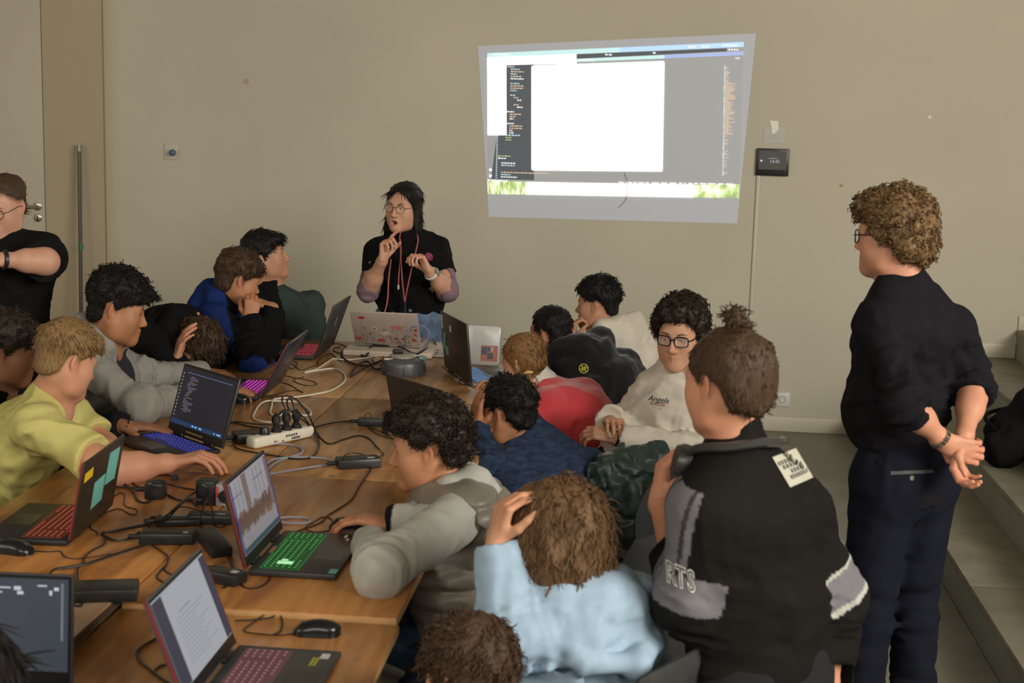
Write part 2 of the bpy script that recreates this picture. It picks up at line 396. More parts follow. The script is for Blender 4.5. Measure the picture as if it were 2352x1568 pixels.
# rows of blurred code, line numbers, status bar, minimap: too small to pick apart, joined per colour
def dashes(rows, name, m):
    b = MB()
    for (x, z, w_, h_) in rows:
        b.box((x, y3-0.0006, z-h_), (x+w_, y3, z))
    o = b.build(name, m, pj, smooth=False); o['kind'] = 'stuff'
rr = random.Random(3)
ox, oz = (-0.949,2.216); lx, lz = (-0.93,1.525)
stepz = (oz-lz)/48
white_r, orange_r, cyan_r, green_r, num_r = [], [], [], [], []
pattern = [('c', 0, .045), ('c', 1, .055), ('o', 1, .08), ('c', 1, .04), ('o', 1, .07), ('w', 1, .08), None, ('c', 1, .055), ('o', 1, .085), ('o', 1, .08), ('c', 1, .04), None, ('c', 1, .03), ('o', 2, .03), ('w', 3, .03), None, ('o', 2, .035), ('w', 3, .035), None, ('w', 0, .05), ('o', 1, .07), ('o', 1, .04), ('w', 1, .025), None, ('w', 0, .05), ('o', 1, .08), ('o', 1, .08), ('w', 1, .02), ('w', 1, .03), ('c', 0, .09), ('g', 0, .035), ('g', 0, .035), None, None, None, None, None, None, ('g', -2, .08), ('w', -2, .05), None, ('w', -1, .09), ('c', -1, .085), None, None, ('o', -1, .30), ('c', -1, .06), ('w', -1, .10)]
for i, p_ in enumerate(pattern):
    if not p_: continue
    k, ind, wd = p_; z = oz - i*stepz; x = ox + ind*0.022; e = x+wd
    tgt = dict(c=cyan_r, o=orange_r, w=white_r, g=green_r)[k]
    while x < e:
        l = rr.uniform(0.006, 0.02); tgt.append((x, z, min(l, e-x), 0.0072)); x += l+0.004
for i in range(21):
    a = (-1.004,1.789); num_r.append((a[0], a[1]-i*0.0128, 0.007, 0.006))
mx0, mz0 = (0.375,2.257); mx1, mz1 = (0.397,1.587)
nrow = 96
for i in range(nrow):
    t = i/nrow; x = mx0+(mx1-mx0)*t; z = mz0+(mz1-mz0)*t
    (cyan_r if rr.random() < .6 else white_r).append((x, z, 0.008, 0.004))
    if 0.15 < t < 0.62 or rr.random() < 0.55:
        orange_r.append((x+0.009, z, rr.uniform(0.02, 0.065) if 0.15 < t < 0.62 else rr.uniform(0.01, 0.03), 0.0042))
sx, sz = (-0.238,1.53); ex, ez = (0.481,1.543)
x = sx
while x < ex:
    l = rr.uniform(0.012, 0.05); white_r.append((x, sz+(ez-sz)*(x-sx)/(ex-sx), l, 0.008)); x += l+rr.uniform(0.006, 0.02)
for (a, bq) in (((-1.038,2.286), 0.10), ((0.152,2.36), 0.03), ((0.233,2.364), 0.05), ((0.357,2.375), 0.085), ((0.394,2.35), 0.06), ((-0.35,2.301), 0.045), ((-0.061,2.319), 0.012), ((-0.512,2.265), 0.10), ((0.441,2.3), 0.02), ((-1.056,1.513), 0.12)):
    x = a[0]
    while x < a[0]+bq:
        l = rr.uniform(0.008, 0.02); white_r.append((x, a[1]+0.004, l, 0.009)); x += l+0.006
dashes(white_r, 'white_code_text', beam('beam_text_white', (0.85, 0.93, 1.0), 0.75))
dashes(orange_r, 'orange_code_text', beam('beam_text_orange', (0.95, 0.6, 0.42), 0.42))
dashes(cyan_r, 'cyan_code_text', beam('beam_text_cyan', (0.4, 0.8, 1.0), 0.55))
dashes(green_r, 'green_code_text', beam('beam_text_green', (0.5, 0.8, 0.25), 0.4))
dashes(num_r, 'line_numbers', beam('beam_text_number', (0.6, 0.8, 1.0), 0.8))
for zx in (970, 1010):
    pass
for p_ in ((-1.038,1.577), (-1.037,1.54)):
    MB().lathe([(0, 0), (0.008, 0), (0.008, 0.001), (0, 0.001)], 12, MX(p_[0], p_[1], y3)).build('side_icon', wh, pj)

# ---------------------------------------------------------------- wooden tables pushed together
def wood_material(name, c1, c2, dark, seed, rough=0.3):
    m = mat(name, c1, rough, coat=0.22); nt = m.node_tree; b = nt.nodes['Principled BSDF']
    b.inputs['Coat Roughness'].default_value = 0.15; b.inputs['Specular IOR Level'].default_value = 0.35
    tc = nt.nodes.new('ShaderNodeTexCoord'); mp = nt.nodes.new('ShaderNodeMapping')
    mp.inputs['Location'].default_value = (seed*3.1, seed*1.7, 0); mp.inputs['Scale'].default_value = (2.2, 0.5, 1)
    nt.links.new(tc.outputs['Object'], mp.inputs['Vector'])
    n = nt.nodes.new('ShaderNodeTexNoise'); n.inputs['Scale'].default_value = 3.0; n.inputs['Detail'].default_value = 7; n.inputs['Distortion'].default_value = 1.4
    nt.links.new(mp.outputs[0], n.inputs['Vector'])
    wv = nt.nodes.new('ShaderNodeTexWave'); wv.wave_type = 'BANDS'; wv.bands_direction = 'X'
    wv.inputs['Scale'].default_value = 3.2; wv.inputs['Distortion'].default_value = 7; wv.inputs['Detail'].default_value = 4; wv.inputs['Detail Scale'].default_value = 1.2
    nt.links.new(mp.outputs[0], wv.inputs['Vector'])
    cr = nt.nodes.new('ShaderNodeValToRGB'); e = cr.color_ramp.elements
    e[0].position = 0.36; e[0].color = (*[q*0.72 for q in c2], 1); e[1].position = 0.60; e[1].color = (*c1, 1)
    nt.links.new(n.outputs['Fac'], cr.inputs[0])
    m1 = nt.nodes.new('ShaderNodeMix'); m1.data_type = 'RGBA'; m1.blend_type = 'MULTIPLY'; m1.inputs[0].default_value = 0.10
    nt.links.new(cr.outputs[0], m1.inputs[6]); nt.links.new(wv.outputs['Color'], m1.inputs[7])
    # knots, dents and ink spots
    vo = nt.nodes.new('ShaderNodeTexVoronoi'); vo.inputs['Scale'].default_value = 7.0; vo.inputs['Randomness'].default_value = 1.0
    mp2 = nt.nodes.new('ShaderNodeMapping'); mp2.inputs['Scale'].default_value = (1.0, 0.75, 1); mp2.inputs['Location'].default_value = (seed, 0, 0)
    nt.links.new(tc.outputs['Object'], mp2.inputs['Vector']); nt.links.new(mp2.outputs[0], vo.inputs['Vector'])
    sp = nt.nodes.new('ShaderNodeMapRange'); sp.inputs['From Min'].default_value = 0.05; sp.inputs['From Max'].default_value = 0.12
    sp.inputs['To Min'].default_value = 0.75; sp.inputs['To Max'].default_value = 0.0
    nt.links.new(vo.outputs['Distance'], sp.inputs['Value'])
    m2 = nt.nodes.new('ShaderNodeMix'); m2.data_type = 'RGBA'
    nt.links.new(sp.outputs[0], m2.inputs[0]); nt.links.new(m1.outputs[2], m2.inputs[6]); m2.inputs[7].default_value = (*dark, 1)
    nt.links.new(m2.outputs[2], b.inputs['Base Color'])
    n2 = nt.nodes.new('ShaderNodeTexNoise'); n2.inputs['Scale'].default_value = 5; n2.inputs['Detail'].default_value = 5
    nt.links.new(tc.outputs['Object'], n2.inputs['Vector'])
    rr_ = nt.nodes.new('ShaderNodeMapRange'); rr_.inputs['To Min'].default_value = rough-0.1; rr_.inputs['To Max'].default_value = rough+0.2
    nt.links.new(n2.outputs['Fac'], rr_.inputs['Value']); nt.links.new(rr_.outputs[0], b.inputs['Roughness'])
    bp = nt.nodes.new('ShaderNodeBump'); bp.inputs['Strength'].default_value = 0.06; bp.inputs['Distance'].default_value = 0.003
    nt.links.new(n.outputs['Fac'], bp.inputs['Height']); nt.links.new(bp.outputs[0], b.inputs['Normal'])
    return m
w_leg = mat('table_leg_wood', (0.30, 0.16, 0.06), 0.5, var=0.2, vscale=9)
w_edge = mat('table_edge_wood', (0.52, 0.30, 0.12), 0.5, var=0.2, vscale=12, bump=0.2, bscale=60)
TABLES = [
    (-1.953, -1.303, 2.10, 3.528, 0.778, (0.58, 0.34, 0.19), (0.60, 0.33, 0.18), 'pinkish pale wooden table at the near left with a dark edge'),
    (-1.298, -0.586, 2.10, 3.452, 0.748, (0.50, 0.20, 0.05), (0.38, 0.135, 0.03), 'orange wooden table at the near right under the pink-keyed laptop'),
    (-1.957, -1.302, 3.536, 4.742, 0.760, (0.48, 0.185, 0.045), (0.34, 0.115, 0.028), 'orange wooden table under the red-keyed laptop with sticky notes'),
    (-1.297, -0.594, 3.458, 4.742, 0.762, (0.48, 0.195, 0.05), (0.36, 0.125, 0.03), 'orange wooden table under the green-keyed laptop'),
    (-1.955, -1.300, 4.748, 6.055, 0.759, (0.46, 0.20, 0.055), (0.35, 0.14, 0.036), 'brown wooden table under the blue-keyed laptop'),
    (-1.296, -0.594, 4.748, 6.055, 0.761, (0.46, 0.21, 0.065), (0.36, 0.15, 0.042), 'brown wooden table in front of the navy-shirted boy'),
    (-1.954, -1.300, 6.061, 7.455, 0.760, (0.45, 0.21, 0.07), (0.36, 0.155, 0.045), 'brown wooden table at the far left under the far red-keyed laptop'),
    (-1.296, -0.594, 6.061, 7.455, 0.760, (0.43, 0.22, 0.08), (0.35, 0.165, 0.055), 'brown wooden table at the far end under the flowered laptop'),
]
for i, (x0, x1, ya, yb, z, c1, c2, lab) in enumerate(TABLES):
    t = thing('wooden_table', lab, 'table', ((x0+x1)/2, (ya+yb)/2, 0), 0, 'tables pushed together')
    hx, hy = (x1-x0)/2, (yb-ya)/2
    wm = wood_material('varnished_wood_%d' % i, (c1[0]*1.08, c1[1]*1.18, c1[2]*1.3), (c2[0]*1.05, c2[1]*1.12, c2[2]*1.2), (0.10, 0.075, 0.05), i+1)
    top = MB().box((-hx, -hy, z-0.028), (hx, hy, z), 0.004, 2)
    o = top.build('tabletop', [wm, w_edge if i else mat('dark_edge', (0.06, 0.04, 0.025), 0.6)], t)
    for p in o.data.polygons:
        if abs(p.normal.z) < 0.3: p.material_index = 1
    MB().box((-hx+0.06, -hy+0.06, z-0.1), (hx-0.06, -hy+0.08, z-0.028)).build('apron', w_leg, t)
    MB().box((-hx+0.06, hy-0.08, z-0.1), (hx-0.06, hy-0.06, z-0.028)).build('apron', w_leg, t)
    for sx_ in (-1, 1):
        MB().box((sx_*(hx-0.07)-0.01, -hy+0.08, z-0.1), (sx_*(hx-0.07)+0.01, hy-0.08, z-0.028)).build('apron', w_leg, t)
        for sy_ in (-1, 1):
            cx, cy = sx_*(hx-0.08), sy_*(hy-0.08)
            MB().box((cx-0.025, cy-0.025, 0), (cx+0.025, cy+0.025, z-0.028), 0.004).build('leg', w_leg, t)

# ---------------------------------------------------------------- chairs
def slab(fn, nu, nv, th):
    """thick curved panel from fn(u,v)->(x,y,z), u,v in [-1,1]; rounded outline comes from fn"""
    b = MB(); bm = b.bm; A = {}; B = {}
    P = {(i, j): Vector(fn(-1+2*i/nu, -1+2*j/nv)) for i in range(nu+1) for j in range(nv+1)}
    for (i, j), p in P.items():
        du = P[(min(i+1, nu), j)]-P[(max(i-1, 0), j)]; dv = P[(i, min(j+1, nv))]-P[(i, max(j-1, 0))]
        n = du.cross(dv); n = n.normalized() if n.length > 1e-9 else Vector((0, 0, 1))
        e = 1.0 if 0 < i < nu and 0 < j < nv else 0.25
        A[(i, j)] = bm.verts.new(p+n*th/2*e); B[(i, j)] = bm.verts.new(p-n*th/2*e)
    for i in range(nu):
        for j in range(nv):
            bm.faces.new((A[i, j], A[i+1, j], A[i+1, j+1], A[i, j+1])); bm.faces.new((B[i, j], B[i, j+1], B[i+1, j+1], B[i+1, j]))
    for i in range(nu):
        bm.faces.new((A[i, 0], B[i, 0], B[i+1, 0], A[i+1, 0])); bm.faces.new((A[i, nv], A[i+1, nv], B[i+1, nv], B[i, nv]))
    for j in range(nv):
        bm.faces.new((A[0, j], A[0, j+1], B[0, j+1], B[0, j])); bm.faces.new((A[nu, j], B[nu, j], B[nu, j+1], A[nu, j+1]))
    return b
def disc_sq(u, v):   # square to rounded square
    return (u*math.sqrt(max(0, 1-v*v*0.28)), v*math.sqrt(max(0, 1-u*u*0.28)))
CH_BLACK = mat('charcoal_upholstery', (0.022, 0.021, 0.020), 0.75, var=0.25, vscale=30, bump=0.15, bscale=300)
CH_WHITE = mat('white_chair_plastic', (0.55, 0.54, 0.48), 0.45)
CH_LEG_B = mat('black_chair_tube', (0.02, 0.02, 0.02), 0.4, 0.3)
CH_LEG_W = mat('grey_chair_tube', (0.35, 0.34, 0.32), 0.35, 0.8)
_chair = {}
def chair(x, y, rz, label, white=False, group=None, back_h=0.36):
    """seat faces local +y"""
    sh, lg = (CH_WHITE, CH_LEG_W) if white else (CH_BLACK, CH_LEG_B)
    t = thing('shell_chair', label, 'chair', (x, y, 0), rz, group or ('white shell chairs' if white else 'charcoal shell chairs'))
    k = (white, back_h)
    if k not in _chair:
        def seat(u, v):
            a, c = disc_sq(u, v); return (0.225*a, 0.215*c, 0.435+0.012*(a*a)+0.02*max(0, c-0.6)*-1.5)
        def back(u, v):
            a, c = disc_sq(u, v); h = 0.60+back_h/2*c
            return (0.215*a*(1-0.12*max(0, c)), -0.20-0.07*(c+1)/2*back_h/0.36+0.05*a*a, h+0.02)
        me1 = slab(seat, 12, 12, 0.026).mesh('seat'); me2 = slab(back, 12, 12, 0.028).mesh('backrest')
        legs = []
        for sx_, sy_ in ((-1, -1), (1, -1), (-1, 1), (1, 1)):
            legs.append(MB().tube([(sx_*0.225, sy_*0.225, 0.0), (sx_*0.17, sy_*0.17, 0.425)], 0.011, 8).mesh('leg'))
        br = [MB().tube(smooth_path([(q*0.10, 0.0, 0.425), (q*0.10, -0.19, 0.43), (q*0.10, -0.225, 0.47), (q*0.10, -0.235, 0.62)], 4), 0.009, 8).mesh('back_support') for q in (-1, 1)]
        _chair[k] = (me1, me2, legs, br)
    me1, me2, legs, br = _chair[k]
    link('seat', me1, sh, t); link('backrest', me2, sh, t); 
    for q in br: link('back_support', q, lg, t)
    for l in legs: link('leg', l, lg, t)
    return t

# ---------------------------------------------------------------- laptops
lp_dark = mat('laptop_black', (0.014, 0.014, 0.015), 0.42, bump=0.03, bscale=400)
lp_grey = mat('laptop_charcoal', (0.035, 0.034, 0.033), 0.38)
lp_brown = mat('laptop_lid_brown', (0.028, 0.020, 0.013), 0.4)
lp_silver = mat('laptop_silver', (0.45, 0.42, 0.38), 0.35, 0.5)
lp_red = mat('laptop_red_edge', (0.22, 0.02, 0.02), 0.4)
lp_rubber = mat('screen_bezel', (0.006, 0.006, 0.007), 0.35)
pad_m = mat('touchpad', (0.02, 0.02, 0.02), 0.3)
sticker_w = mat('white_sticker', (0.6, 0.6, 0.58), 0.5)
sticker_t = mat('teal_sticky_note', (0.16, 0.46, 0.40), 0.7)
sticker_y = mat('yellow_sticky_note', (0.72, 0.46, 0.01), 0.7)
sticker_g = mat('mint_tape', (0.16, 0.36, 0.25), 0.6)
def laptop(label, hinge, front, width, depth, tilt, lid_len, body=None, lid=None, edge=None, key_col=(1, 0.1, 0.1), key_str=0.8, keys='joined', screen=None, th=0.018, key_base=(0.015, 0.015, 0.015), group='laptops on the tables', key_alpha=1.0):
    """hinge: centre of the hinge line on the table; front: unit (x, y) from the hinge towards the user; tilt: lid lean past vertical, radians"""
    body = body or lp_dark; lid = lid or body
    rz = math.atan2(front[1], front[0])+PI/2                  # local -y is the user side
    t = thing('laptop', label, 'laptop', hinge, rz, group)
    w2 = width/2
    MB().box((-w2, -depth, 0.003), (w2, 0, th), 0.004, 2).build('base', body, t)
    for sx_ in (-1, 1):
        MB().box((sx_*w2*0.55-0.03, -0.004, th-0.006), (sx_*w2*0.55+0.03, 0.012, th+0.008), 0.004).build('hinge', lp_rubber, t)
    # keyboard deck and keys
    kw, kd = width*0.86, depth*0.42; ky1 = -depth*0.12; ky0 = ky1-kd
    kb = MB().box((-kw/2-0.004, ky0-0.004, th-0.0005), (kw/2+0.004, ky1+0.004, th+0.0006)).build('keyboard', mat('key_glow_%d' % (len(bpy.data.materials)), (0.01, 0.01, 0.01), 0.5, emit=key_col, estr=key_str*0.22), t)
    cap = mat('keycap_%d' % (len(bpy.data.materials)), key_base, 0.45, emit=key_col, estr=key_str*0.05)
    rows, cols = 6, 17
    pw, pd = kw/cols, kd/rows
    if keys == 'single':
        kme = MB().box((-pw*0.45, -pd*0.43, 0), (pw*0.45, pd*0.43, 0.0022), 0.0008, 1).mesh('key')
        kme.materials.append(cap)
        lme = MB().box((-pw*0.26, -pd*0.14, 0), (pw*0.26, pd*0.18, 0.0002)).mesh('key_legend')
        lme.materials.append(mat('key_legend_%d' % len(bpy.data.materials), (0.02, 0.02, 0.02), 0.5, emit=key_col, estr=key_str*0.9))
        wide = MB().box((-pw*2.4, -pd*0.36, 0), (pw*2.4, pd*0.36, 0.0022), 0.0008, 1).mesh('key'); wide.materials.append(cap)
        leg = MB()
        for r in range(rows):
            for c in range(cols):
                x = -kw/2+pw*(c+0.5); y = ky0+pd*(r+0.5)
                if r == 0 and 4 <= c <= 8:
                    if c == 6: put(link('key', wide, None, kb), (x, y, th+0.0006))
                    continue
                if c == 13 and r > 1: continue
                if r == 0 and c in (14,): continue
                put(link('key', kme, None, kb), (x, y, th+0.0006))
                leg.box((x-pw*0.24, y-pd*0.10, th+0.0028), (x+pw*0.24, y+pd*0.14, th+0.0031))
        o = leg.build('key_legends', lme.materials[0], kb, smooth=False); o['kind'] = 'stuff'
    else:
        b = MB(); leg = MB()
        for r in range(rows):
            for c in range(cols):
                if c == 13 and r > 1: continue
                x = -kw/2+pw*(c+0.5); y = ky0+pd*(r+0.5)
                if r == 0 and 4 <= c <= 8:
                    if c == 6: b.box((x-pw*2.4, y-pd*0.36, th+0.0005), (x+pw*2.4, y+pd*0.36, th+0.0028))
                    continue
                b.box((x-pw*0.46, y-pd*0.44, th+0.0005), (x+pw*0.46, y+pd*0.44, th+0.0028)); leg.box((x-pw*0.26, y-pd*0.16, th+0.0028), (x+pw*0.26, y+pd*0.20, th+0.0031))
        o = b.build('keys', cap, kb, smooth=False); o['kind'] = 'stuff'
        o = leg.build('key_legends', mat('key_legend_%d' % len(bpy.data.materials), (0.02, 0.02, 0.02), 0.5, emit=key_col, estr=key_str*0.8), kb, smooth=False); o['kind'] = 'stuff'
    MB().box((-width*0.17, -depth*0.93, th-0.0005), (width*0.13, -depth*0.62, th+0.0004)).build('touchpad', pad_m, t)
    # lid, in its own tilted frame
    L = empty('screen_lid', (0, 0.004, th-0.002), 0, t); L.rotation_euler = (-tilt, 0, 0)
    MB().box((-w2, -0.001, 0.004), (w2, 0.0085, lid_len), 0.003, 2).build('lid_shell', lid, L)
    MB().box((-w2+0.003, -0.0028, 0.008), (w2-0.003, -0.0008, lid_len-0.003), 0.0008, 1).build('bezel', lp_rubber, L)
    if edge:
        MB().box((-w2-0.0008, -0.0018, 0.004), (-w2+0.002, 0.0025, lid_len)).build('coloured_rim', edge, L); MB().box((w2-0.002, -0.0018, 0.004), (w2+0.0008, 0.0025, lid_len)).build('coloured_rim', edge, L)
    scr = screen or M_('screen_off', (0.012, 0.013, 0.016), 0.12)
    MB().box((-w2+0.010, -0.0036, 0.034), (w2-0.010, -0.0026, lid_len-0.010)).build('display', scr, L, smooth=False)
    return t, L, (w2, lid_len, th)
def decal(parent, name, m, x0, x1, z0, z1, back=True, y=None, rot=0.0):
    """thin sticker on the lid back (or on the deck when y given)"""
    yy = 0.0086 if back else -0.0042
    c = ((x0+x1)/2, (z0+z1)/2); b = MB().box((x0-c[0], 0, z0-c[1]), (x1-c[0], 0.0006, z1-c[1]))
    o = b.build(name, m, parent, smooth=False); put(o, (c[0], yy, c[1]), (0, rot, 0)); return o
def bits(parent, name, m, quads, y):
    b = MB()
    for (x0, x1, z0, z1) in quads: b.box((x0, y-0.0004, z0), (x1, y, z1))
    o = b.build(name, m, parent, smooth=False); o['kind'] = 'stuff'; return o
def unit(x, y): l = math.hypot(x, y); return (x/l, y/l)
rl = random.Random(5)

# near-left laptop with sticky notes on its lid
t, L, (w2, ll, th) = laptop('black laptop with red keys and sticky notes on its lid', (-1.612, 4.047, 0.76), unit(-1, -0.05), 0.366, 0.25, 0.19, 0.232, lid=lp_brown, edge=lp_red, key_col=(1, 0.10, 0.05), key_str=0.55)
decal(L, 'sticky_note', sticker_y, 0.165, 0.095, 0.200, 0.172, rot=0.05)
decal(L, 'sticky_note', sticker_t, 0.055, -0.04, 0.145, 0.062, rot=0.05); decal(L, 'sticky_note', sticker_t, -0.05, -0.145, 0.205, 0.105, rot=-0.03)
# laptop with the code editor turned to the viewer
dark_code = glow('screen_code', (0.10, 0.09, 0.16), 0.10, (0.01, 0.01, 0.012))
t, L, (w2, ll, th) = laptop('black laptop with blue keys and a dark code editor on its screen', (-1.640, 5.118, 0.76), unit(-0.665, -0.747), 0.38, 0.21, 0.30, 0.258, key_col=(0.10, 0.12, 1.0), key_str=0.8, screen=dark_code)
qs = []
for i in range(24):
    ind = rl.choice((0, 0.008, 0.016)); qs.append((-0.13+ind, -0.13+ind+rl.uniform(0.015, 0.07), 0.215-i*0.0056, 0.2175-i*0.0056))
bits(L, 'code_lines', glow('code_orange', (0.65, 0.35, 0.30), 0.28), qs[::2], -0.0037); bits(L, 'code_lines', glow('code_blue', (0.3, 0.42, 0.8), 0.30), qs[1::2], -0.0037)
bits(L, 'tab_strip', glow('code_tabs', (0.25, 0.4, 0.75), 0.4), [(-0.145, 0.16, 0.2285, 0.2305)], -0.0037)
bits(L, 'task_bar', glow('code_taskbar', (0.02, 0.10, 0.30), 0.30), [(-0.178, 0.178, 0.036, 0.052)], -0.0038)
bits(L, 'task_icons', glow('code_icons', (0.3, 0.65, 1.0), 0.9), [(-0.03, -0.02, 0.041, 0.047), (-0.012, 0.004, 0.042, 0.046), (0.02, 0.026, 0.041, 0.047), (0.03, 0.036, 0.041, 0.047), (0.12, 0.128, 0.042, 0.046), (0.14, 0.165, 0.042, 0.046)], -0.0040)
bits(L, 'side_icons', glow('code_side', (0.6, 0.6, 0.65), 0.4), [(-0.172, -0.166, 0.22-i*0.013, 0.226-i*0.013) for i in range(13)], -0.0039)
bits(L, 'lid_legend', mat('gold_letters', (0.35, 0.25, 0.06), 0.4), [(-0.06+i*0.0105, -0.052+i*0.0105, 0.016, 0.0215) for i in range(11)], -0.0030)
decal(t, 'logo_patch', glow('logo_glow', (0.4, 0.45, 1), 0.8), 0, 0, 0, 0) if False else None
# purple-keyed laptop of the grey-hooded boy
sky_lid = mat('navy_lid', (0.012, 0.022, 0.05), 0.3)
t, L, (w2, ll, th) = laptop('dark laptop with purple keys opened by the grey-hooded boy', (-1.612, 6.080, 0.76), unit(-1, -0.02), 0.375, 0.245, 0.47, 0.262, lid=sky_lid, edge=lp_red, key_col=(0.95, 0.08, 0.75), key_str=1.3)
decal(L, 'lid_logo', lp_silver, -0.045, 0.0, 0.135, 0.142, rot=0.3)
# far red-keyed laptop
t, L, (w2, ll, th) = laptop('black laptop with pinkish red keys at the far left', (-1.600, 7.051, 0.76), unit(-1, 0.0), 0.372, 0.225, 0.335, 0.272, key_col=(1, 0.06, 0.14), key_str=0.75, lid=lp_grey)
decal(L, 'lid_logo', lp_silver, -0.012, 0.012, 0.14, 0.185)
# floral laptop
t, L, (w2, ll, th) = laptop('silver laptop with a wildflower print on its lid', (-1.293, 7.165, 0.79), unit(0.02, 1), 0.335, 0.23, 0.64, 0.225, body=lp_silver, lid=mat('blush_lid', (0.44, 0.36, 0.31), 0.45), key_col=(0.6, 0.6, 0.6), key_str=0.02)
FY = 0.0087
def flower(x, z, r, c, kind=0):
    me = MB(); n = 7 if kind == 0 else 5
    if kind == 2: pts = [(r*1.5*math.cos(a*PI/6), r*0.75*math.sin(a*PI/6)) for a in range(12)]
    else: pts = [(r*(1 if a % 2 else 0.66)*math.cos(a*PI/n), r*(1 if a % 2 else 0.66)*math.sin(a*PI/n)*0.8) for a in range(2*n)]
    me.prism(pts, 0, 0.0005, Matrix.Translation((x, FY+0.0003, z)) @ Matrix.Rotation(-PI/2, 4, 'X'))
    f = me.build('flower_print', M_('petal_%d_%d_%d' % tuple(int(99*q) for q in c), c, 0.6), L, smooth=False)
    if kind < 2 and r > 0.008:
        MB().lathe([(0, 0), (r*0.28, 0), (r*0.28, 0.0004), (0, 0.0004)], 8, Matrix.Translation((x, FY+0.0012, z)) @ Matrix.Rotation(-PI/2, 4, 'X')).build('flower_centre', M_('flower_eye', (0.12, 0.07, 0.03), 0.6), f)
red, pink, cream, oran, lil = (0.42, 0.04, 0.035), (0.55, 0.20, 0.19), (0.60, 0.50, 0.42), (0.55, 0.25, 0.10), (0.30, 0.22, 0.33)
# x runs towards the user's right; seen from behind the lid it is mirrored
for (x, z, r, c, k) in ((0.112, 0.188, 0.012, red, 2), (0.105, 0.118, 0.013, oran, 0), (0.055, 0.117, 0.020, cream, 0), (0.007, 0.085, 0.018, (0.55, 0.5, 0.38), 2), (-0.055, 0.130, 0.020, pink, 2), (-0.11, 0.112, 0.016, cream, 0), (0.15, 0.105, 0.010, pink, 1), (0.08, 0.078, 0.010, red, 1), (0.115, 0.07, 0.007, red, 1), (-0.02, 0.055, 0.012, lil, 1), (-0.045, 0.05, 0.011, red, 1), (-0.115, 0.07, 0.012, oran, 1), (-0.15, 0.115, 0.011, red, 1), (-0.145, 0.085, 0.014, pink, 0), (-0.135, 0.045, 0.014, red, 1), (-0.155, 0.06, 0.009, cream, 1), (0.145, 0.042, 0.013, red, 2), (0.03, 0.035, 0.013, red, 2), (-0.08, 0.05, 0.009, red, 1), (0.095, 0.04, 0.008, lil, 1)):
    flower(x, z, r, c, k)
sb = MB()
for (x, z) in ((0.112, 0.185), (0.105, 0.115), (0.055, 0.11), (0.007, 0.08), (-0.055, 0.12), (-0.11, 0.1), (0.15, 0.1), (-0.15, 0.1), (0.08, 0.07), (-0.02, 0.05), (0.13, 0.08), (-0.09, 0.08)):
    sb.tube([(x, FY, z), (x+rl.uniform(-0.012, 0.012), FY, z*0.5), (x+rl.uniform(-0.012, 0.012), FY, 0.012)], 0.0007, 4)
for i in range(60):
    x = rl.uniform(-0.16, 0.16); z = 0.012+rl.random()**2*0.10; a = rl.uniform(-1, 1)
    sb.tube([(x, FY, z), (x+0.008*a, FY, z+0.007), (x+0.013*a, FY, z+0.016)], [0.0006, 0.0022, 0.0004], 4)
o = sb.build('stem_print', mat('stem_green', (0.16, 0.15, 0.12), 0.7), L); o['kind'] = 'stuff'
# white tray the floral laptop stands on
tag(MB().box((-1.50, 7.05, 0.76), (-1.06, 7.40, 0.788), 0.006).build('laptop_tray', mat('cream_tray', (0.62, 0.53, 0.42), 0.5)), 'cream tray under the wildflower laptop', 'tray')
# black laptop of the ponytail girl
t, L, (w2, ll, th) = laptop('black laptop with icy blue keys and mint tape on its lid', (-0.857, 6.578, 0.76), unit(0.907, 0.42), 0.40, 0.235, 0.10, 0.272, lid=lp_brown, key_col=(0.15, 0.45, 1.0), key_str=0.9, key_base=(0.20, 0.24, 0.30), body=mat('laptop_steel', (0.20, 0.22, 0.24), 0.4, 0.3))
decal(L, 'sticker', sticker_w, 0.192, 0.17, 0.258, 0.228); decal(L, 'sticker', sticker_w, 0.192, 0.172, 0.224, 0.194); decal(L, 'sticker', sticker_w, 0.065, 0.042, 0.225, 0.195)
decal(L, 'mint_tape', sticker_g, 0.178, 0.148, 0.18, 0.10, rot=-0.3); decal(L, 'mint_tape', sticker_g, 0.15, 0.11, 0.115, 0.075)
# dark laptop in front of the navy-shirted boy
t, L, (w2, ll, th) = laptop('dark brown-black laptop half hidden behind the puffer-vest boy', (-0.800, 5.225, 0.76), unit(0.73, 0.68), 0.37, 0.235, 0.20, 0.245, lid=lp_brown, key_col=(0.6, 0.6, 0.7), key_str=0.05)
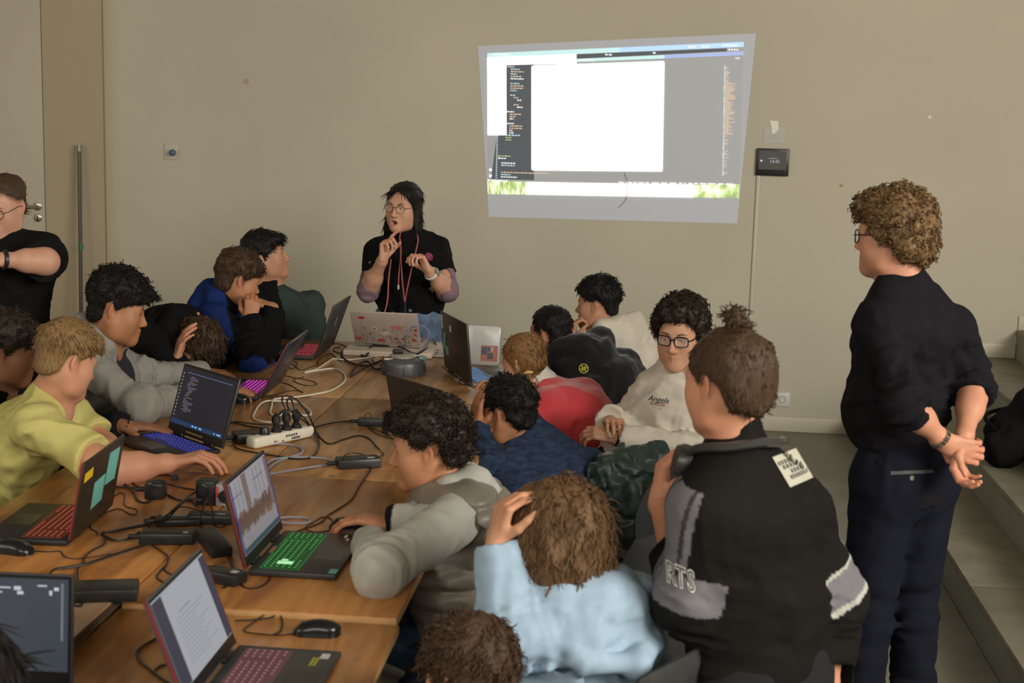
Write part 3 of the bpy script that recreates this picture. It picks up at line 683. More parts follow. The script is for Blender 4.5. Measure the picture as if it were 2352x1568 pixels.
# green-keyed laptop
def photo_screen():
    m = mat('screen_photo', (0.02, 0.02, 0.02), 0.15, emit=(1, 1, 1), estr=0.42); nt = m.node_tree; b = nt.nodes['Principled BSDF']
    tc = nt.nodes.new('ShaderNodeTexCoord'); sp = nt.nodes.new('ShaderNodeSeparateXYZ'); nt.links.new(tc.outputs['Object'], sp.inputs[0])
    n = nt.nodes.new('ShaderNodeTexNoise'); n.inputs['Scale'].default_value = 45; n.inputs['Detail'].default_value = 4
    nt.links.new(tc.outputs['Object'], n.inputs['Vector'])
    a = nt.nodes.new('ShaderNodeMath'); a.operation = 'MULTIPLY_ADD'; a.inputs[1].default_value = 0.05; nt.links.new(n.outputs['Fac'], a.inputs[0]); nt.links.new(sp.outputs[2], a.inputs[2])
    mr = nt.nodes.new('ShaderNodeMapRange'); mr.inputs['From Min'].default_value = 0.05; mr.inputs['From Max'].default_value = 0.25; nt.links.new(a.outputs[0], mr.inputs['Value'])
    cr = nt.nodes.new('ShaderNodeValToRGB'); e = cr.color_ramp.elements
    e[0].position = 0.0; e[0].color = (0.42, 0.40, 0.42, 1); e[1].position = 1.0; e[1].color = (0.62, 0.60, 0.66, 1)
    for p, c in ((0.30, (0.50, 0.48, 0.50)), (0.34, (0.22, 0.15, 0.12)), (0.50, (0.16, 0.09, 0.07)), (0.56, (0.28, 0.2, 0.16)), (0.60, (0.6, 0.58, 0.62))):
        q = e.new(p); q.color = (*c, 1)
    nt.links.new(mr.outputs[0], cr.inputs[0]); nt.links.new(cr.outputs[0], b.inputs['Emission Color']); return m
t, L, (w2, ll, th) = laptop('black laptop with green keys and a photograph on its screen', (-1.038, 3.891, 0.762), unit(1, -0.01), 0.372, 0.238, 0.24, 0.245, edge=lp_red, key_col=(0.05, 0.85, 0.12), key_str=0.55, keys='single', screen=photo_screen(), body=lp_grey)
darkbar = glow('photo_dark', (0.14, 0.09, 0.08), 0.25)
bits(L, 'window_bars', glow('photo_bars', (0.30, 0.27, 0.30), 0.35), [(x, x+0.003, 0.15, 0.228) for x in (-0.165, -0.13, -0.095, 0.035, 0.07, 0.105)]+[(-0.172, -0.08, 0.19, 0.193), (0.02, 0.12, 0.195, 0.198)], -0.0037)
bits(L, 'curtain', glow('photo_curtain', (0.34, 0.25, 0.22), 0.4), [(-0.07, -0.03, 0.14, 0.233), (0.145, 0.172, 0.10, 0.233)], -0.0039)
bits(L, 'screen_margin', glow('photo_margin', (0.06, 0.10, 0.45), 0.35), [(-0.176, -0.166, 0.036, 0.234), (0.168, 0.176, 0.036, 0.234)], -0.0041)
bits(L, 'task_bar', glow('photo_taskbar', (0.05, 0.12, 0.16), 0.4), [(-0.166, 0.168, 0.036, 0.050)], -0.0041)
MB().box((-0.03, -0.033, th), (0.03, -0.012, th+0.0006)).build('painted_reflection', mat('wood_reflection_strip', (0.30, 0.15, 0.05), 0.3), t)  # reflection of the wooden table, painted as a brown strip on the deck
for (x, y_, w_, d_, m_) in ((-0.155, -0.225, 0.018, 0.022, sticker_t), (0.155, -0.222, 0.02, 0.014, sticker_w), (0.158, -0.19, 0.012, 0.008, sticker_w), (0.13, -0.2, 0.008, 0.008, sticker_w)):
    MB().box((x-w_, y_-d_/2, th), (x+w_, y_+d_/2, th+0.0005)).build('sticker', m_, t, smooth=False)
g_hi = glow('green_key_glow', (0.45, 0.95, 0.5), 0.7, (0.3, 0.5, 0.3))
MB().box((-0.128, -0.105, th+0.0032), (-0.105, -0.062, th+0.0042), 0.0006, 1).box((-0.100, -0.085, th+0.0032), (-0.088, -0.068, th+0.0042), 0.0006, 1).build('lit_keys', g_hi, t)
# pink-keyed laptop at the bottom
page = glow('screen_page', (0.62, 0.64, 0.70), 0.50)
t, L, (w2, ll, th) = laptop('black laptop with pink keys and a white page on its screen at the bottom', (-0.925, 3.030, 0.748), unit(1, 0.0), 0.37, 0.245, 0.36, 0.245, edge=lp_red, key_col=(0.9, 0.32, 0.36), key_str=0.42, keys='single', screen=page, body=lp_grey, lid=mat('laptop_lid_grey', (0.10, 0.10, 0.105), 0.4, 0.4), key_base=(0.10, 0.05, 0.055))
bits(L, 'dark_margin', glow('page_margin', (0.03, 0.03, 0.08), 0.5), [(-0.176, -0.118, 0.036, 0.232), (0.14, 0.176, 0.036, 0.232)], -0.0040)
bits(L, 'link_line', glow('page_link', (0.25, 0.42, 0.65), 0.5), [(-0.06, 0.02, 0.172, 0.175)], -0.0041)
qs = [(-0.09, -0.09+rl.uniform(0.08, 0.20), 0.16-i*0.009, 0.1625-i*0.009) for i in range(12)]
bits(L, 'page_text', glow('page_text', (0.5, 0.52, 0.58), 0.46), qs, -0.0041)
MB().box((0.13, -0.225, th), (0.16, -0.205, th+0.0005)).build('sticker', sticker_w, t, smooth=False)
bits(t, 'yellow_print', mat('yellow_print', (0.45, 0.42, 0.02), 0.6), [(0.07+i*0.007, 0.0755+i*0.007, th+0.0001, th+0.0006) for i in range(6)], -0.200) if False else None
yb_ = MB()
for r_ in range(2):
    for i in range(6): yb_.box((0.085+i*0.0085, -0.196-r_*0.009, th), (0.0915+i*0.0085, -0.190-r_*0.009, th+0.0005))
o = yb_.build('yellow_print', M_('yellow_print', (0.42, 0.40, 0.02), 0.6), t, smooth=False); o['kind'] = 'stuff'
# screen at the lower left corner
dk2 = mat('screen_slate', (0.02, 0.022, 0.026), 0.25, emit=(0.20, 0.24, 0.32), estr=0.16)
t, L, (w2, ll, th) = laptop('laptop with a dark slate screen in the bottom left corner', (-1.355, 2.830, 0.778), unit(0.06, -1), 0.36, 0.24, 0.10, 0.24, screen=dk2, body=lp_dark, key_col=(0.6, 0.6, 0.6), key_str=0.05)
bits(L, 'scroll_bar', glow('slate_scroll', (0.35, 0.4, 0.5), 0.35), [(0.155, 0.160, 0.10, 0.222)], -0.0038)
bits(L, 'screen_text', glow('slate_text', (0.8, 0.85, 0.95), 0.6), [(0.02, 0.048, 0.208, 0.211), (0.055, 0.07, 0.205, 0.213), (0.01, 0.03, 0.198, 0.201), (0.062, 0.075, 0.196, 0.203), (0.105, 0.125, 0.214, 0.217), (0.14, 0.15, 0.206, 0.213), (0.13, 0.136, 0.196, 0.206)], -0.0038)

# ---------------------------------------------------------------- mice, adapters, power strips, cables
TZ = 0.762
rub = mat('cable_black', (0.012, 0.011, 0.011), 0.5)
whc = mat('cable_white', (0.66, 0.60, 0.48), 0.5)
gry = mat('cable_braid_grey', (0.30, 0.29, 0.33), 0.6, bump=0.6, bscale=500)
pur = mat('cable_lilac', (0.22, 0.20, 0.42), 0.45)
ad_m = mat('adapter_black', (0.016, 0.016, 0.016), 0.38, bump=0.04, bscale=300)
lab_m = mat('paper_label', (0.45, 0.43, 0.40), 0.6)
mou_m = mat('mouse_black', (0.010, 0.010, 0.011), 0.22)
def cord(name, pts, r, m, parent=None, n=6, seg=6):
    """a cord through world points, linked to its thing without moving"""
    pts = [Vector(p)+Vector((0, 0, r)) for p in pts]
    o = MB().tube(smooth_path(pts, n), r, seg).build(name, m, None)
    if parent:
        o.parent = parent; bpy.context.view_layer.update(); o.matrix_parent_inverse = parent.matrix_world.inverted()
    return o
def mouse(label, loc, rz, cable=None, m=None):
    """nose points to local +y"""
    t = thing('computer_mouse', label, 'mouse', loc, rz, 'computer mice')
    b = MB(); bm = b.bm; nu, nv = 16, 18
    def f(u, v):   # u across -1..1, v along -1..1
        wv = 0.031*math.sqrt(max(0, 1-abs(v)**2.6))*(1-0.10*math.cos(v*PI))
        h = 0.037*max(0, 1-abs(v+0.12)**2.2/1.35)**0.6
        return (wv*math.sin(u*PI/2), 0.058*v, h*math.cos(u*PI/2)**0.55)
    V = [[bm.verts.new(f(-1+2*i/nu, -1+2*j/nv)) for i in range(nu+1)] for j in range(nv+1)]
    for j in range(nv):
        for i in range(nu): bm.faces.new((V[j][i], V[j][i+1], V[j+1][i+1], V[j+1][i]))
        bm.faces.new((V[j][0], V[j+1][0], V[j+1][nu], V[j][nu]))
    bmesh.ops.remove_doubles(bm, verts=bm.verts[:], dist=1e-5)
    b.build('shell', m or mou_m, t, angle=80)
    MB().lathe([(0, -0.003), (0.008, -0.003), (0.009, 0), (0.008, 0.003), (0, 0.003)], 14, Matrix.Translation((0, 0.032, 0.0245)) @ Matrix.Rotation(PI/2, 4, 'Y')).build('scroll_wheel', M_('wheel_grey', (0.05, 0.05, 0.05), 0.5), t)
    MB().tube([(0, 0.022, 0.0318), (0, 0.0, 0.0362), (0, -0.012, 0.0372)], 0.0007, 4).build('button_seam', M_('seam_black', (0.002, 0.002, 0.002), 0.6), t)
    if cable: cord('mouse_cord', cable, 0.0017, rub, t)
    return t
mouse('black mouse with a cord at the far left edge', (-1.725,3.795,0.76), -1.75, [(-1.684,3.811,0.76),(-1.637,3.812,0.76),(-1.606,3.822,0.76),(-1.576,3.779,0.76),(-1.541,3.766,0.76),(-1.503,3.789,0.76),(-1.461,3.825,0.76)])
mouse('black mouse beside the purple-keyed laptop', (-1.692,5.874,0.76), 1.2, None)
mouse('black mouse beside the far red-keyed laptop', (-1.758,6.83,0.76), 1.0, [(-1.713,6.794,0.76),(-1.697,6.834,0.76),(-1.656,6.762,0.76),(-1.643,6.684,0.76),(-1.656,6.636,0.76),(-1.685,6.708,0.76),(-1.678,6.756,0.76),(-1.606,6.615,0.76),(-1.575,6.701,0.76),(-1.562,6.762,0.76),(-1.58,6.876,0.76),(-1.582,7.009,0.76),(-1.562,7.065,0.76),(-1.514,6.965,0.76),(-1.463,6.858,0.76)])
mouse('black mouse under the hand of the puffer-vest boy', (-0.869,4.186,0.762), 1.72, [(-0.909,4.165,0.762),(-0.931,4.138,0.762),(-0.961,4.128,0.762),(-0.994,4.157,0.762),(-0.983,4.223,0.762),(-0.968,4.283,0.762),(-0.94,4.269,0.762),(-0.925,4.235,0.762)])
mouse('black mouse beside the pink-keyed laptop', (-0.771,3.356,0.748), 1.65, [(-0.825,3.346,0.748),(-0.859,3.331,0.748),(-0.902,3.33,0.748),(-0.948,3.343,0.748),(-0.942,3.398,0.748),(-0.927,3.463,0.748),(-0.905,3.483,0.748),(-0.895,3.472,0.748),(-0.929,3.514,0.748),(-0.968,3.557,0.748),(-1.007,3.584,0.748),(-1.039,3.581,0.748)])
def adapter(label, c, rz, size, cables=(), labels=(), tilt=None, name='power_adapter', bev=0.006):
    t = thing(name, label, 'adapter', c, rz, 'power adapters')
    if tilt: t.rotation_euler = (tilt[0], tilt[1], rz)
    sx_, sy_, sz_ = size
    MB().box((-sx_/2, -sy_/2, 0), (sx_/2, sy_/2, sz_), bev, 2).build('case', ad_m, t)
    for (x0, x1, y0, y1) in labels:
        MB().box((x0, y0, sz_), (x1, y1, sz_+0.0005)).build('label', lab_m, t, smooth=False)
    MB().tube([(-sx_/2-0.001, 0, sz_/2), (-sx_/2-0.03, 0, sz_/2), (-sx_/2-0.036, 0, sz_/2)], [0.008, 0.0065, 0.003], 8).build('cord_strain_relief', rub, t)
    for (pts, r) in cables: cord('power_cord', pts, r, rub, t)
    return t
adapter('slim power adapter on the table behind the curly puffer-vest boy', (-1.061,5.554,0.761), 0.06, (0.115, 0.048, 0.03), [([(-1.141,5.578,0.762),(-1.181,5.585,0.762),(-1.234,5.526,0.762),(-1.269,5.456,0.762)], 0.0032), ([(-1.094,5.563,0.792),(-1.085,5.536,0.807),(-1.072,5.555,0.807),(-1.062,5.524,0.797)], 0.0016), ([(-1.048,5.574,0.792),(-1.054,5.739,0.772),(-1.032,5.816,0.762)], 0.0016), ([(-1.081,5.537,0.762),(-1.031,5.434,0.762),(-0.976,5.365,0.762),(-0.939,5.344,0.762)], 0.002), ([(-1.072,5.523,0.762),(-1.019,5.459,0.762),(-0.973,5.395,0.762)], 0.002)])
adapter('large power adapter with a looped cord in front of the puffer-vest boy', (-0.988,4.913,0.762), 0.42, (0.15, 0.072, 0.033), [([(-1.029,4.816,0.792),(-1.036,4.906,0.797),(-1.011,4.947,0.799),(-0.963,4.919,0.799),(-0.937,4.963,0.782),(-0.932,5.084,0.762),(-0.947,5.134,0.762)], 0.002), ([(-0.939,4.942,0.762),(-0.933,4.81,0.762),(-0.931,4.706,0.762),(-0.927,4.596,0.762),(-0.923,4.48,0.762),(-0.939,4.386,0.762),(-0.957,4.295,0.762),(-0.96,4.228,0.762),(-0.988,4.158,0.762),(-1.009,4.123,0.762)], 0.0024)], [(0.03, 0.055, -0.02, -0.005)])
adapter('square power adapter left of the white power strip', (-1.461,5.203,0.76), 0.55, (0.10, 0.085, 0.036), [([(-1.491,5.125,0.762),(-1.459,5.064,0.762),(-1.392,5.025,0.762),(-1.286,4.983,0.762),(-1.203,4.962,0.762),(-1.17,5.02,0.762),(-1.189,5.191,0.762),(-1.236,5.337,0.762),(-1.27,5.39,0.782),(-1.305,5.415,0.812),(-1.322,5.327,0.852),(-1.344,5.282,0.862),(-1.365,5.286,0.842)], 0.0034), ([(-1.456,5.408,0.76),(-1.522,5.432,0.76),(-1.587,5.479,0.76),(-1.628,5.47,0.76)], 0.003)])
adapter('flat power adapter with a white label in the cable tangle', (-1.373,4.141,0.76), 0.25, (0.13, 0.07, 0.022), [([(-1.452,4.186,0.76),(-1.472,4.182,0.76),(-1.454,4.116,0.76),(-1.439,4.074,0.76)], 0.0032)], [(-0.05, 0.03, 0.012, 0.026)])
adapter('long power adapter behind the cable tangle below the red-lettered socket block', (-1.284,4.172,0.76), 0.12, (0.135, 0.062, 0.03), [([(-1.255,4.262,0.76),(-1.231,4.248,0.76),(-1.207,4.187,0.76)], 0.003), ([(-1.27,4.14,0.79),(-1.352,4.161,0.805),(-1.39,4.152,0.8),(-1.396,4.111,0.79)], 0.002)], [(0.02, 0.045, -0.012, -0.004)])
adapter('long power adapter in front of the cable tangle', (-1.345,3.962,0.76), 0.16, (0.155, 0.065, 0.034), [([(-1.452,4.025,0.762),(-1.455,3.964,0.762),(-1.483,3.933,0.762),(-1.524,3.959,0.762),(-1.551,3.997,0.762),(-1.528,4.019,0.762),(-1.503,4.05,0.762),(-1.464,4.098,0.762),(-1.407,4.047,0.792),(-1.372,4.067,0.812),(-1.365,4.127,0.822),(-1.376,4.259,0.812),(-1.394,4.369,0.792)], 0.0034)], [(0.045, 0.06, -0.022, -0.006)])
adapter('power adapter lying tilted across the cable tangle', (-1.196,3.91,0.768), -0.95, (0.15, 0.062, 0.032), [([(-1.147,3.869,0.762),(-1.113,3.797,0.762),(-1.078,3.71,0.762),(-1.068,3.632,0.762),(-1.075,3.596,0.762)], 0.0034), ([(-1.264,3.987,0.802),(-1.275,4.051,0.822),(-1.282,4.107,0.832),(-1.299,4.188,0.822)], 0.0026), ([(-1.245,4.07,0.792),(-1.25,4.079,0.822),(-1.277,4.132,0.832)], 0.0026)], [], (0.0, 0.14))
adapter('power adapter with a white label beside the pink-keyed laptop', (-1.088,3.653,0.762), -0.35, (0.11, 0.06, 0.032), [([(-1.143,3.773,0.762),(-1.163,3.761,0.762),(-1.188,3.772,0.762),(-1.189,3.726,0.762),(-1.158,3.673,0.762)], 0.0024)], [(0.022, 0.042, -0.008, 0.010)])
adapter('large thin power adapter at the near left on the pale table', (-1.339,3.443,0.775), 0.28, (0.175, 0.095, 0.034), [([(-1.459,3.449,0.77),(-1.497,3.496,0.77),(-1.531,3.566,0.77),(-1.545,3.633,0.77),(-1.515,3.66,0.77),(-1.479,3.697,0.77),(-1.442,3.773,0.77),(-1.398,3.861,0.77),(-1.37,3.903,0.77),(-1.332,3.94,0.77),(-1.294,3.959,0.77),(-1.23,3.938,0.77),(-1.167,3.876,0.77)], 0.0036), ([(-1.449,3.414,0.778),(-1.46,3.38,0.778),(-1.489,3.368,0.778),(-1.502,3.347,0.778)], 0.0026), ([(-1.403,3.403,0.778),(-1.379,3.362,0.778),(-1.362,3.365,0.778),(-1.388,3.419,0.778),(-1.423,3.439,0.778)], 0.0028)])
adapter('cube power adapter with its cord wound round it', (-1.534,4.407,0.76), 0.15, (0.062, 0.062, 0.052), [([(-1.567,4.405,0.79),(-1.542,4.38,0.815),(-1.52,4.402,0.816),(-1.493,4.387,0.81),(-1.483,4.318,0.815),(-1.521,4.32,0.815),(-1.553,4.375,0.81)], 0.003), ([(-1.602,4.488,0.76),(-1.641,4.524,0.76),(-1.668,4.574,0.76),(-1.668,4.654,0.76),(-1.625,4.68,0.76),(-1.558,4.659,0.76)], 0.0026), ([(-1.529,4.493,0.78),(-1.501,4.531,0.76),(-1.467,4.516,0.76),(-1.441,4.51,0.76)], 0.003), ([(-1.505,4.434,0.76),(-1.452,4.382,0.76),(-1.409,4.38,0.76),(-1.369,4.318,0.76)], 0.003), ([(-1.736,4.583,0.76),(-1.671,4.518,0.76),(-1.62,4.442,0.76),(-1.576,4.357,0.76),(-1.54,4.329,0.76),(-1.534,4.376,0.76)], 0.0034), ([(-1.705,4.5,0.76),(-1.653,4.489,0.76),(-1.608,4.504,0.76)], 0.003)], [(-0.02, -0.008, -0.03, -0.022)])
MB().lathe([(0, 0), (0.012, 0), (0.013, 0.006), (0.009, 0.02), (0, 0.022)], 14, Matrix.Translation((-1.544,4.633,0.766)) @ Matrix.Rotation(PI/2, 4, 'X')).build('power_plug', ad_m)
tag(bpy.data.objects['power_plug'], 'small round black plug at the end of the wound cord', 'plug')
# thin loose cables
for lab, pts, r in (
    ('thin black cable curling beside the sticky-note laptop', [(-1.664,4.391,0.76),(-1.66,4.434,0.76),(-1.636,4.407,0.76),(-1.607,4.321,0.76),(-1.581,4.281,0.76),(-1.547,4.263,0.76),(-1.529,4.218,0.76),(-1.543,4.206,0.76),(-1.6,4.257,0.76),(-1.623,4.2,0.76),(-1.625,4.115,0.76),(-1.606,4.046,0.76),(-1.576,4.016,0.76),(-1.558,3.976,0.76)], 0.0016),
    ('thin black cable running down to the pale table edge', [(-1.552,3.988,0.762),(-1.528,3.958,0.762),(-1.509,3.895,0.762),(-1.519,3.836,0.762),(-1.517,3.78,0.762),(-1.501,3.721,0.762),(-1.499,3.684,0.762),(-1.479,3.629,0.762),(-1.455,3.576,0.762)], 0.0026),
    ('black cable looping between the tangle and the near table seam', [(-1.373,3.912,0.762),(-1.329,3.863,0.762),(-1.298,3.821,0.762),(-1.283,3.77,0.762),(-1.27,3.711,0.762),(-1.236,3.673,0.762),(-1.191,3.638,0.762)], 0.0022),
    ('thin black cable bending in a point near the table seam', [(-1.28,3.747,0.762),(-1.277,3.688,0.762),(-1.269,3.645,0.762),(-1.242,3.615,0.762),(-1.207,3.572,0.762)], 0.0022),
    ('black cable loop at the hinge of the green-keyed laptop', [(-1.058,3.713,0.762),(-1.047,3.657,0.762),(-1.022,3.612,0.762),(-0.996,3.61,0.762),(-0.979,3.641,0.762),(-0.976,3.692,0.762),(-0.996,3.732,0.762)], 0.0022),
    ('black cable coming down left of the pink-keyed laptop', [(-1.11,3.309,0.748),(-1.136,3.257,0.748),(-1.152,3.198,0.748),(-1.15,3.157,0.748),(-1.124,3.11,0.748),(-1.08,3.06,0.748),(-1.043,3.021,0.748),(-1.02,3,0.748)], 0.0030),
    ('thin black cable joining beside the pink-keyed laptop', [(-1.036,3.157,0.748),(-1.047,3.118,0.748),(-1.071,3.098,0.748),(-1.076,3.071,0.748)], 0.0022),
    ('black cable looping at the left of the near mouse', [(-0.989,3.408,0.748),(-0.948,3.419,0.748),(-0.91,3.441,0.748),(-0.895,3.469,0.748),(-0.871,3.417,0.748),(-0.862,3.358,0.748),(-0.872,3.329,0.748)], 0.0020),
    ('black cables under the dark-screened laptop', [(-1.628,5.454,0.76),(-1.594,5.501,0.76),(-1.518,5.479,0.76),(-1.447,5.472,0.76),(-1.379,5.472,0.76)], 0.0024),
    ('thin black cable between the purple-keyed laptop and the table middle', [(-1.712,6.511,0.76),(-1.651,6.472,0.76),(-1.587,6.424,0.76),(-1.532,6.395,0.76),(-1.477,6.347,0.76),(-1.456,6.291,0.76),(-1.492,6.262,0.76),(-1.553,6.318,0.76),(-1.577,6.384,0.76),(-1.55,6.454,0.76)], 0.0018),
    ('thin black cable pointing to the power strip', [(-1.702,6.396,0.76),(-1.665,6.311,0.76),(-1.606,6.295,0.76),(-1.559,6.246,0.76),(-1.475,6.11,0.76),(-1.489,6.135,0.76),(-1.536,6.134,0.76),(-1.565,6.06,0.76),(-1.602,5.986,0.76),(-1.643,5.93,0.76)], 0.0018),
    ('thin black cable behind the far red-keyed laptop', [(-1.638,7.374,0.76),(-1.583,7.361,0.76),(-1.523,7.27,0.76),(-1.48,7.15,0.76),(-1.503,7.093,0.76),(-1.555,7.13,0.76),(-1.585,7.227,0.76),(-1.559,7.273,0.76)], 0.0018),
    ('thin black cable beside the mint-taped laptop', [(-0.986,6.885,0.76),(-0.94,6.77,0.76),(-0.889,6.639,0.76),(-0.85,6.594,0.76),(-0.85,6.5,0.76),(-0.819,6.445,0.76),(-0.752,6.441,0.76)], 0.0020),
):
    tag(cord('loose_cable', pts, r, rub), lab, 'cable', 'loose cables on the tables')
for lab, pts, r in (
    ('grey braided cable plugged into the white power strip', [(-1.385,5.187,0.802),(-1.393,5.143,0.797),(-1.39,5.116,0.787),(-1.381,5.134,0.772),(-1.357,5.161,0.762),(-1.309,5.164,0.762),(-1.261,5.147,0.762),(-1.229,5.1,0.762),(-1.22,5.042,0.762),(-1.236,5,0.762),(-1.261,4.943,0.762),(-1.276,4.871,0.762),(-1.274,4.787,0.762)], 0.0038),
    ('grey braided cable loop behind the photograph-screen laptop', [(-1.3,4.829,0.762),(-1.3,4.904,0.762),(-1.279,4.952,0.762),(-1.224,4.983,0.762),(-1.156,4.991,0.762),(-1.104,4.977,0.762),(-1.081,4.943,0.762),(-1.088,4.905,0.762),(-1.134,4.864,0.762),(-1.195,4.803,0.762),(-1.253,4.738,0.762)], 0.0038),
    ('grey braided cable loop beside the green-keyed laptop', [(-1.094,4.239,0.762),(-1.056,4.256,0.762),(-1.017,4.254,0.762),(-0.994,4.231,0.762),(-1.005,4.201,0.762),(-1.043,4.193,0.762),(-1.083,4.195,0.762)], 0.0040),
):
    tag(cord('braided_cable', pts, r, gry), lab, 'cable', 'grey braided cables')
tag(cord('extension_cable', [(-1.296,7.096,0.76),(-1.339,7.035,0.76),(-1.377,6.976,0.76),(-1.437,6.912,0.76),(-1.481,6.913,0.76),(-1.518,6.916,0.76),(-1.527,6.794,0.76),(-1.536,6.632,0.76),(-1.569,6.546,0.76),(-1.545,6.574,0.76),(-1.51,6.627,0.76),(-1.469,6.671,0.76),(-1.424,6.627,0.76),(-1.382,6.538,0.76),(-1.355,6.428,0.76),(-1.347,6.337,0.76),(-1.353,6.226,0.76),(-1.371,6.144,0.76),(-1.405,6.088,0.76),(-1.445,6.032,0.76),(-1.495,5.983,0.76),(-1.538,5.955,0.76),(-1.552,5.915,0.76),(-1.528,5.806,0.76),(-1.504,5.692,0.76),(-1.476,5.641,0.76),(-1.418,5.662,0.76),(-1.355,5.66,0.76),(-1.336,5.681,0.76),(-1.356,5.751,0.76),(-1.403,5.844,0.76),(-1.451,5.903,0.76),(-1.525,5.904,0.76),(-1.573,5.892,0.76),(-1.581,5.811,0.76),(-1.563,5.679,0.76),(-1.544,5.584,0.76),(-1.516,5.535,0.76),(-1.475,5.512,0.76),(-1.422,5.508,0.76),(-1.319,5.439,0.76)], 0.0042, whc, n=5), 'thick cream extension cable snaking over the far tables', 'cable')
tag(cord('lilac_cable', [(-1.201,6.807,0.76),(-1.249,6.841,0.76),(-1.306,6.886,0.76),(-1.34,6.986,0.76),(-1.327,7.088,0.76),(-1.289,7.174,0.76),(-1.232,7.138,0.76)], 0.0032, pur), 'lilac cable looping left of the grey drum', 'cable')
tag(cord('lilac_cable', [(-1.198,7.092,0.8),(-1.177,6.987,0.87),(-1.158,6.995,0.91),(-1.123,6.986,0.93),(-1.091,7.018,0.92),(-1.064,6.999,0.89),(-1.074,7.04,0.84),(-1.103,7.065,0.8),(-1.134,7.073,0.78)], 0.0032, pur), 'lilac cable arching over the flowered laptop corner', 'cable')
tag(cord('display_cable', [(-1.182,6.675,0.832),(-1.238,6.703,0.802),(-1.302,6.727,0.772),(-1.33,6.628,0.762),(-1.343,6.495,0.762),(-1.362,6.642,0.762),(-1.356,6.736,0.772),(-1.344,6.821,0.772),(-1.315,6.793,0.772),(-1.292,6.739,0.762),(-1.264,6.689,0.762),(-1.229,6.732,0.762)], 0.0046, rub), 'thick black display cable plugged into the grey drum', 'cable')
tag(cord('display_cable', [(-1.3,6.716,0.772),(-1.358,6.768,0.762),(-1.42,6.834,0.762),(-1.477,6.951,0.762),(-1.513,7.091,0.762),(-1.518,7.193,0.762),(-1.486,7.201,0.762),(-1.43,7.1,0.762),(-1.384,7.012,0.762),(-1.371,7.033,0.772),(-1.381,7.137,0.782),(-1.364,7.161,0.792),(-1.311,7.161,0.792),(-1.252,7.177,0.792),(-1.198,7.088,0.792),(-1.148,7,0.792),(-1.116,6.983,0.792),(-1.094,7.018,0.802),(-1.088,7.109,0.802)], 0.0046, rub), 'thick black cable curving in front of the flowered laptop', 'cable')
# white power strip with four plugs
pa, pb_ = Vector((-1.396,5.073,0.76)), Vector((-1.233,5.317,0.76))
dv = (pb_-pa); ln = dv.length; ang = math.atan2(dv.y, dv.x)
ps = thing('power_strip', 'white power strip with four black plugs standing in it', 'power strip', (pa.x, pa.y, 0.762), ang)
MB().box((0, 0, 0), (ln, 0.056, 0.042), 0.012, 3).build('case', mat('power_strip_white', (0.64, 0.59, 0.47), 0.4), ps)
b = MB()
for i in range(5): b.box((ln*0.5+i*0.012, -0.0006, 0.022), (ln*0.5+0.009+i*0.012, 0.0004, 0.031))
b.box((ln*0.6, -0.0006, 0.010), (ln*0.74, 0.0004, 0.018)); b.box((ln*0.3, -0.0006, 0.012), (ln*0.36, 0.0004, 0.017)); b.box((ln*0.44, -0.0006, 0.008), (ln*0.47, 0.0004, 0.013))
o = b.build('rating_label', mat('strip_print', (0.10, 0.09, 0.08), 0.6), ps, smooth=False); o['kind'] = 'stuff'
for i, u in enumerate((0.24, 0.43, 0.60, 0.77)):
    s = MB().lathe([(0, 0.0005), (0.02, 0.0005), (0.022, 0.001), (0.022, -0.001)], 20, Matrix.Translation((ln*u, 0.03, 0.042))).build('outlet', M_('outlet_shadow', (0.05, 0.05, 0.045), 0.5), ps)
    if i == 0: MB().lathe([(0, 0), (0.019, 0), (0.019, 0.016), (0.014, 0.026), (0, 0.028)], 18, Matrix.Translation((ln*u, 0.03, 0.042))).build('plug', ad_m, s)
    else: MB().lathe([(0, 0), (0.018, 0), (0.018, 0.012), (0.010, 0.020), (0.012, 0.03), (0.017, 0.036), (0.016, 0.056), (0.006, 0.068), (0, 0.07)], 16, Matrix.Translation((ln*u, 0.03, 0.042))).build('plug', ad_m, s)
for pts in ([(-1.306,5.17,0.87),(-1.31,5.174,0.89),(-1.321,5.167,0.92),(-1.316,5.157,0.94),(-1.301,5.177,0.94),(-1.282,5.216,0.92),(-1.26,5.232,0.89),(-1.241,5.238,0.86),(-1.253,5.358,0.8),(-1.25,5.387,0.77),(-1.206,5.294,0.76),(-1.155,5.213,0.76),(-1.121,5.291,0.76),(-1.081,5.365,0.76),(-1.034,5.332,0.76),(-0.988,5.229,0.76),(-0.946,5.108,0.77)],
            [(-1.281,5.198,0.87),(-1.29,5.208,0.9),(-1.297,5.187,0.93),(-1.308,5.186,0.92),(-1.308,5.205,0.89),(-1.285,5.221,0.86),(-1.261,5.281,0.82),(-1.249,5.328,0.78),(-1.209,5.243,0.765),(-1.184,5.164,0.762),(-1.17,5.06,0.762)]):
    cord('plug_cord', pts, 0.0032, rub, ps)
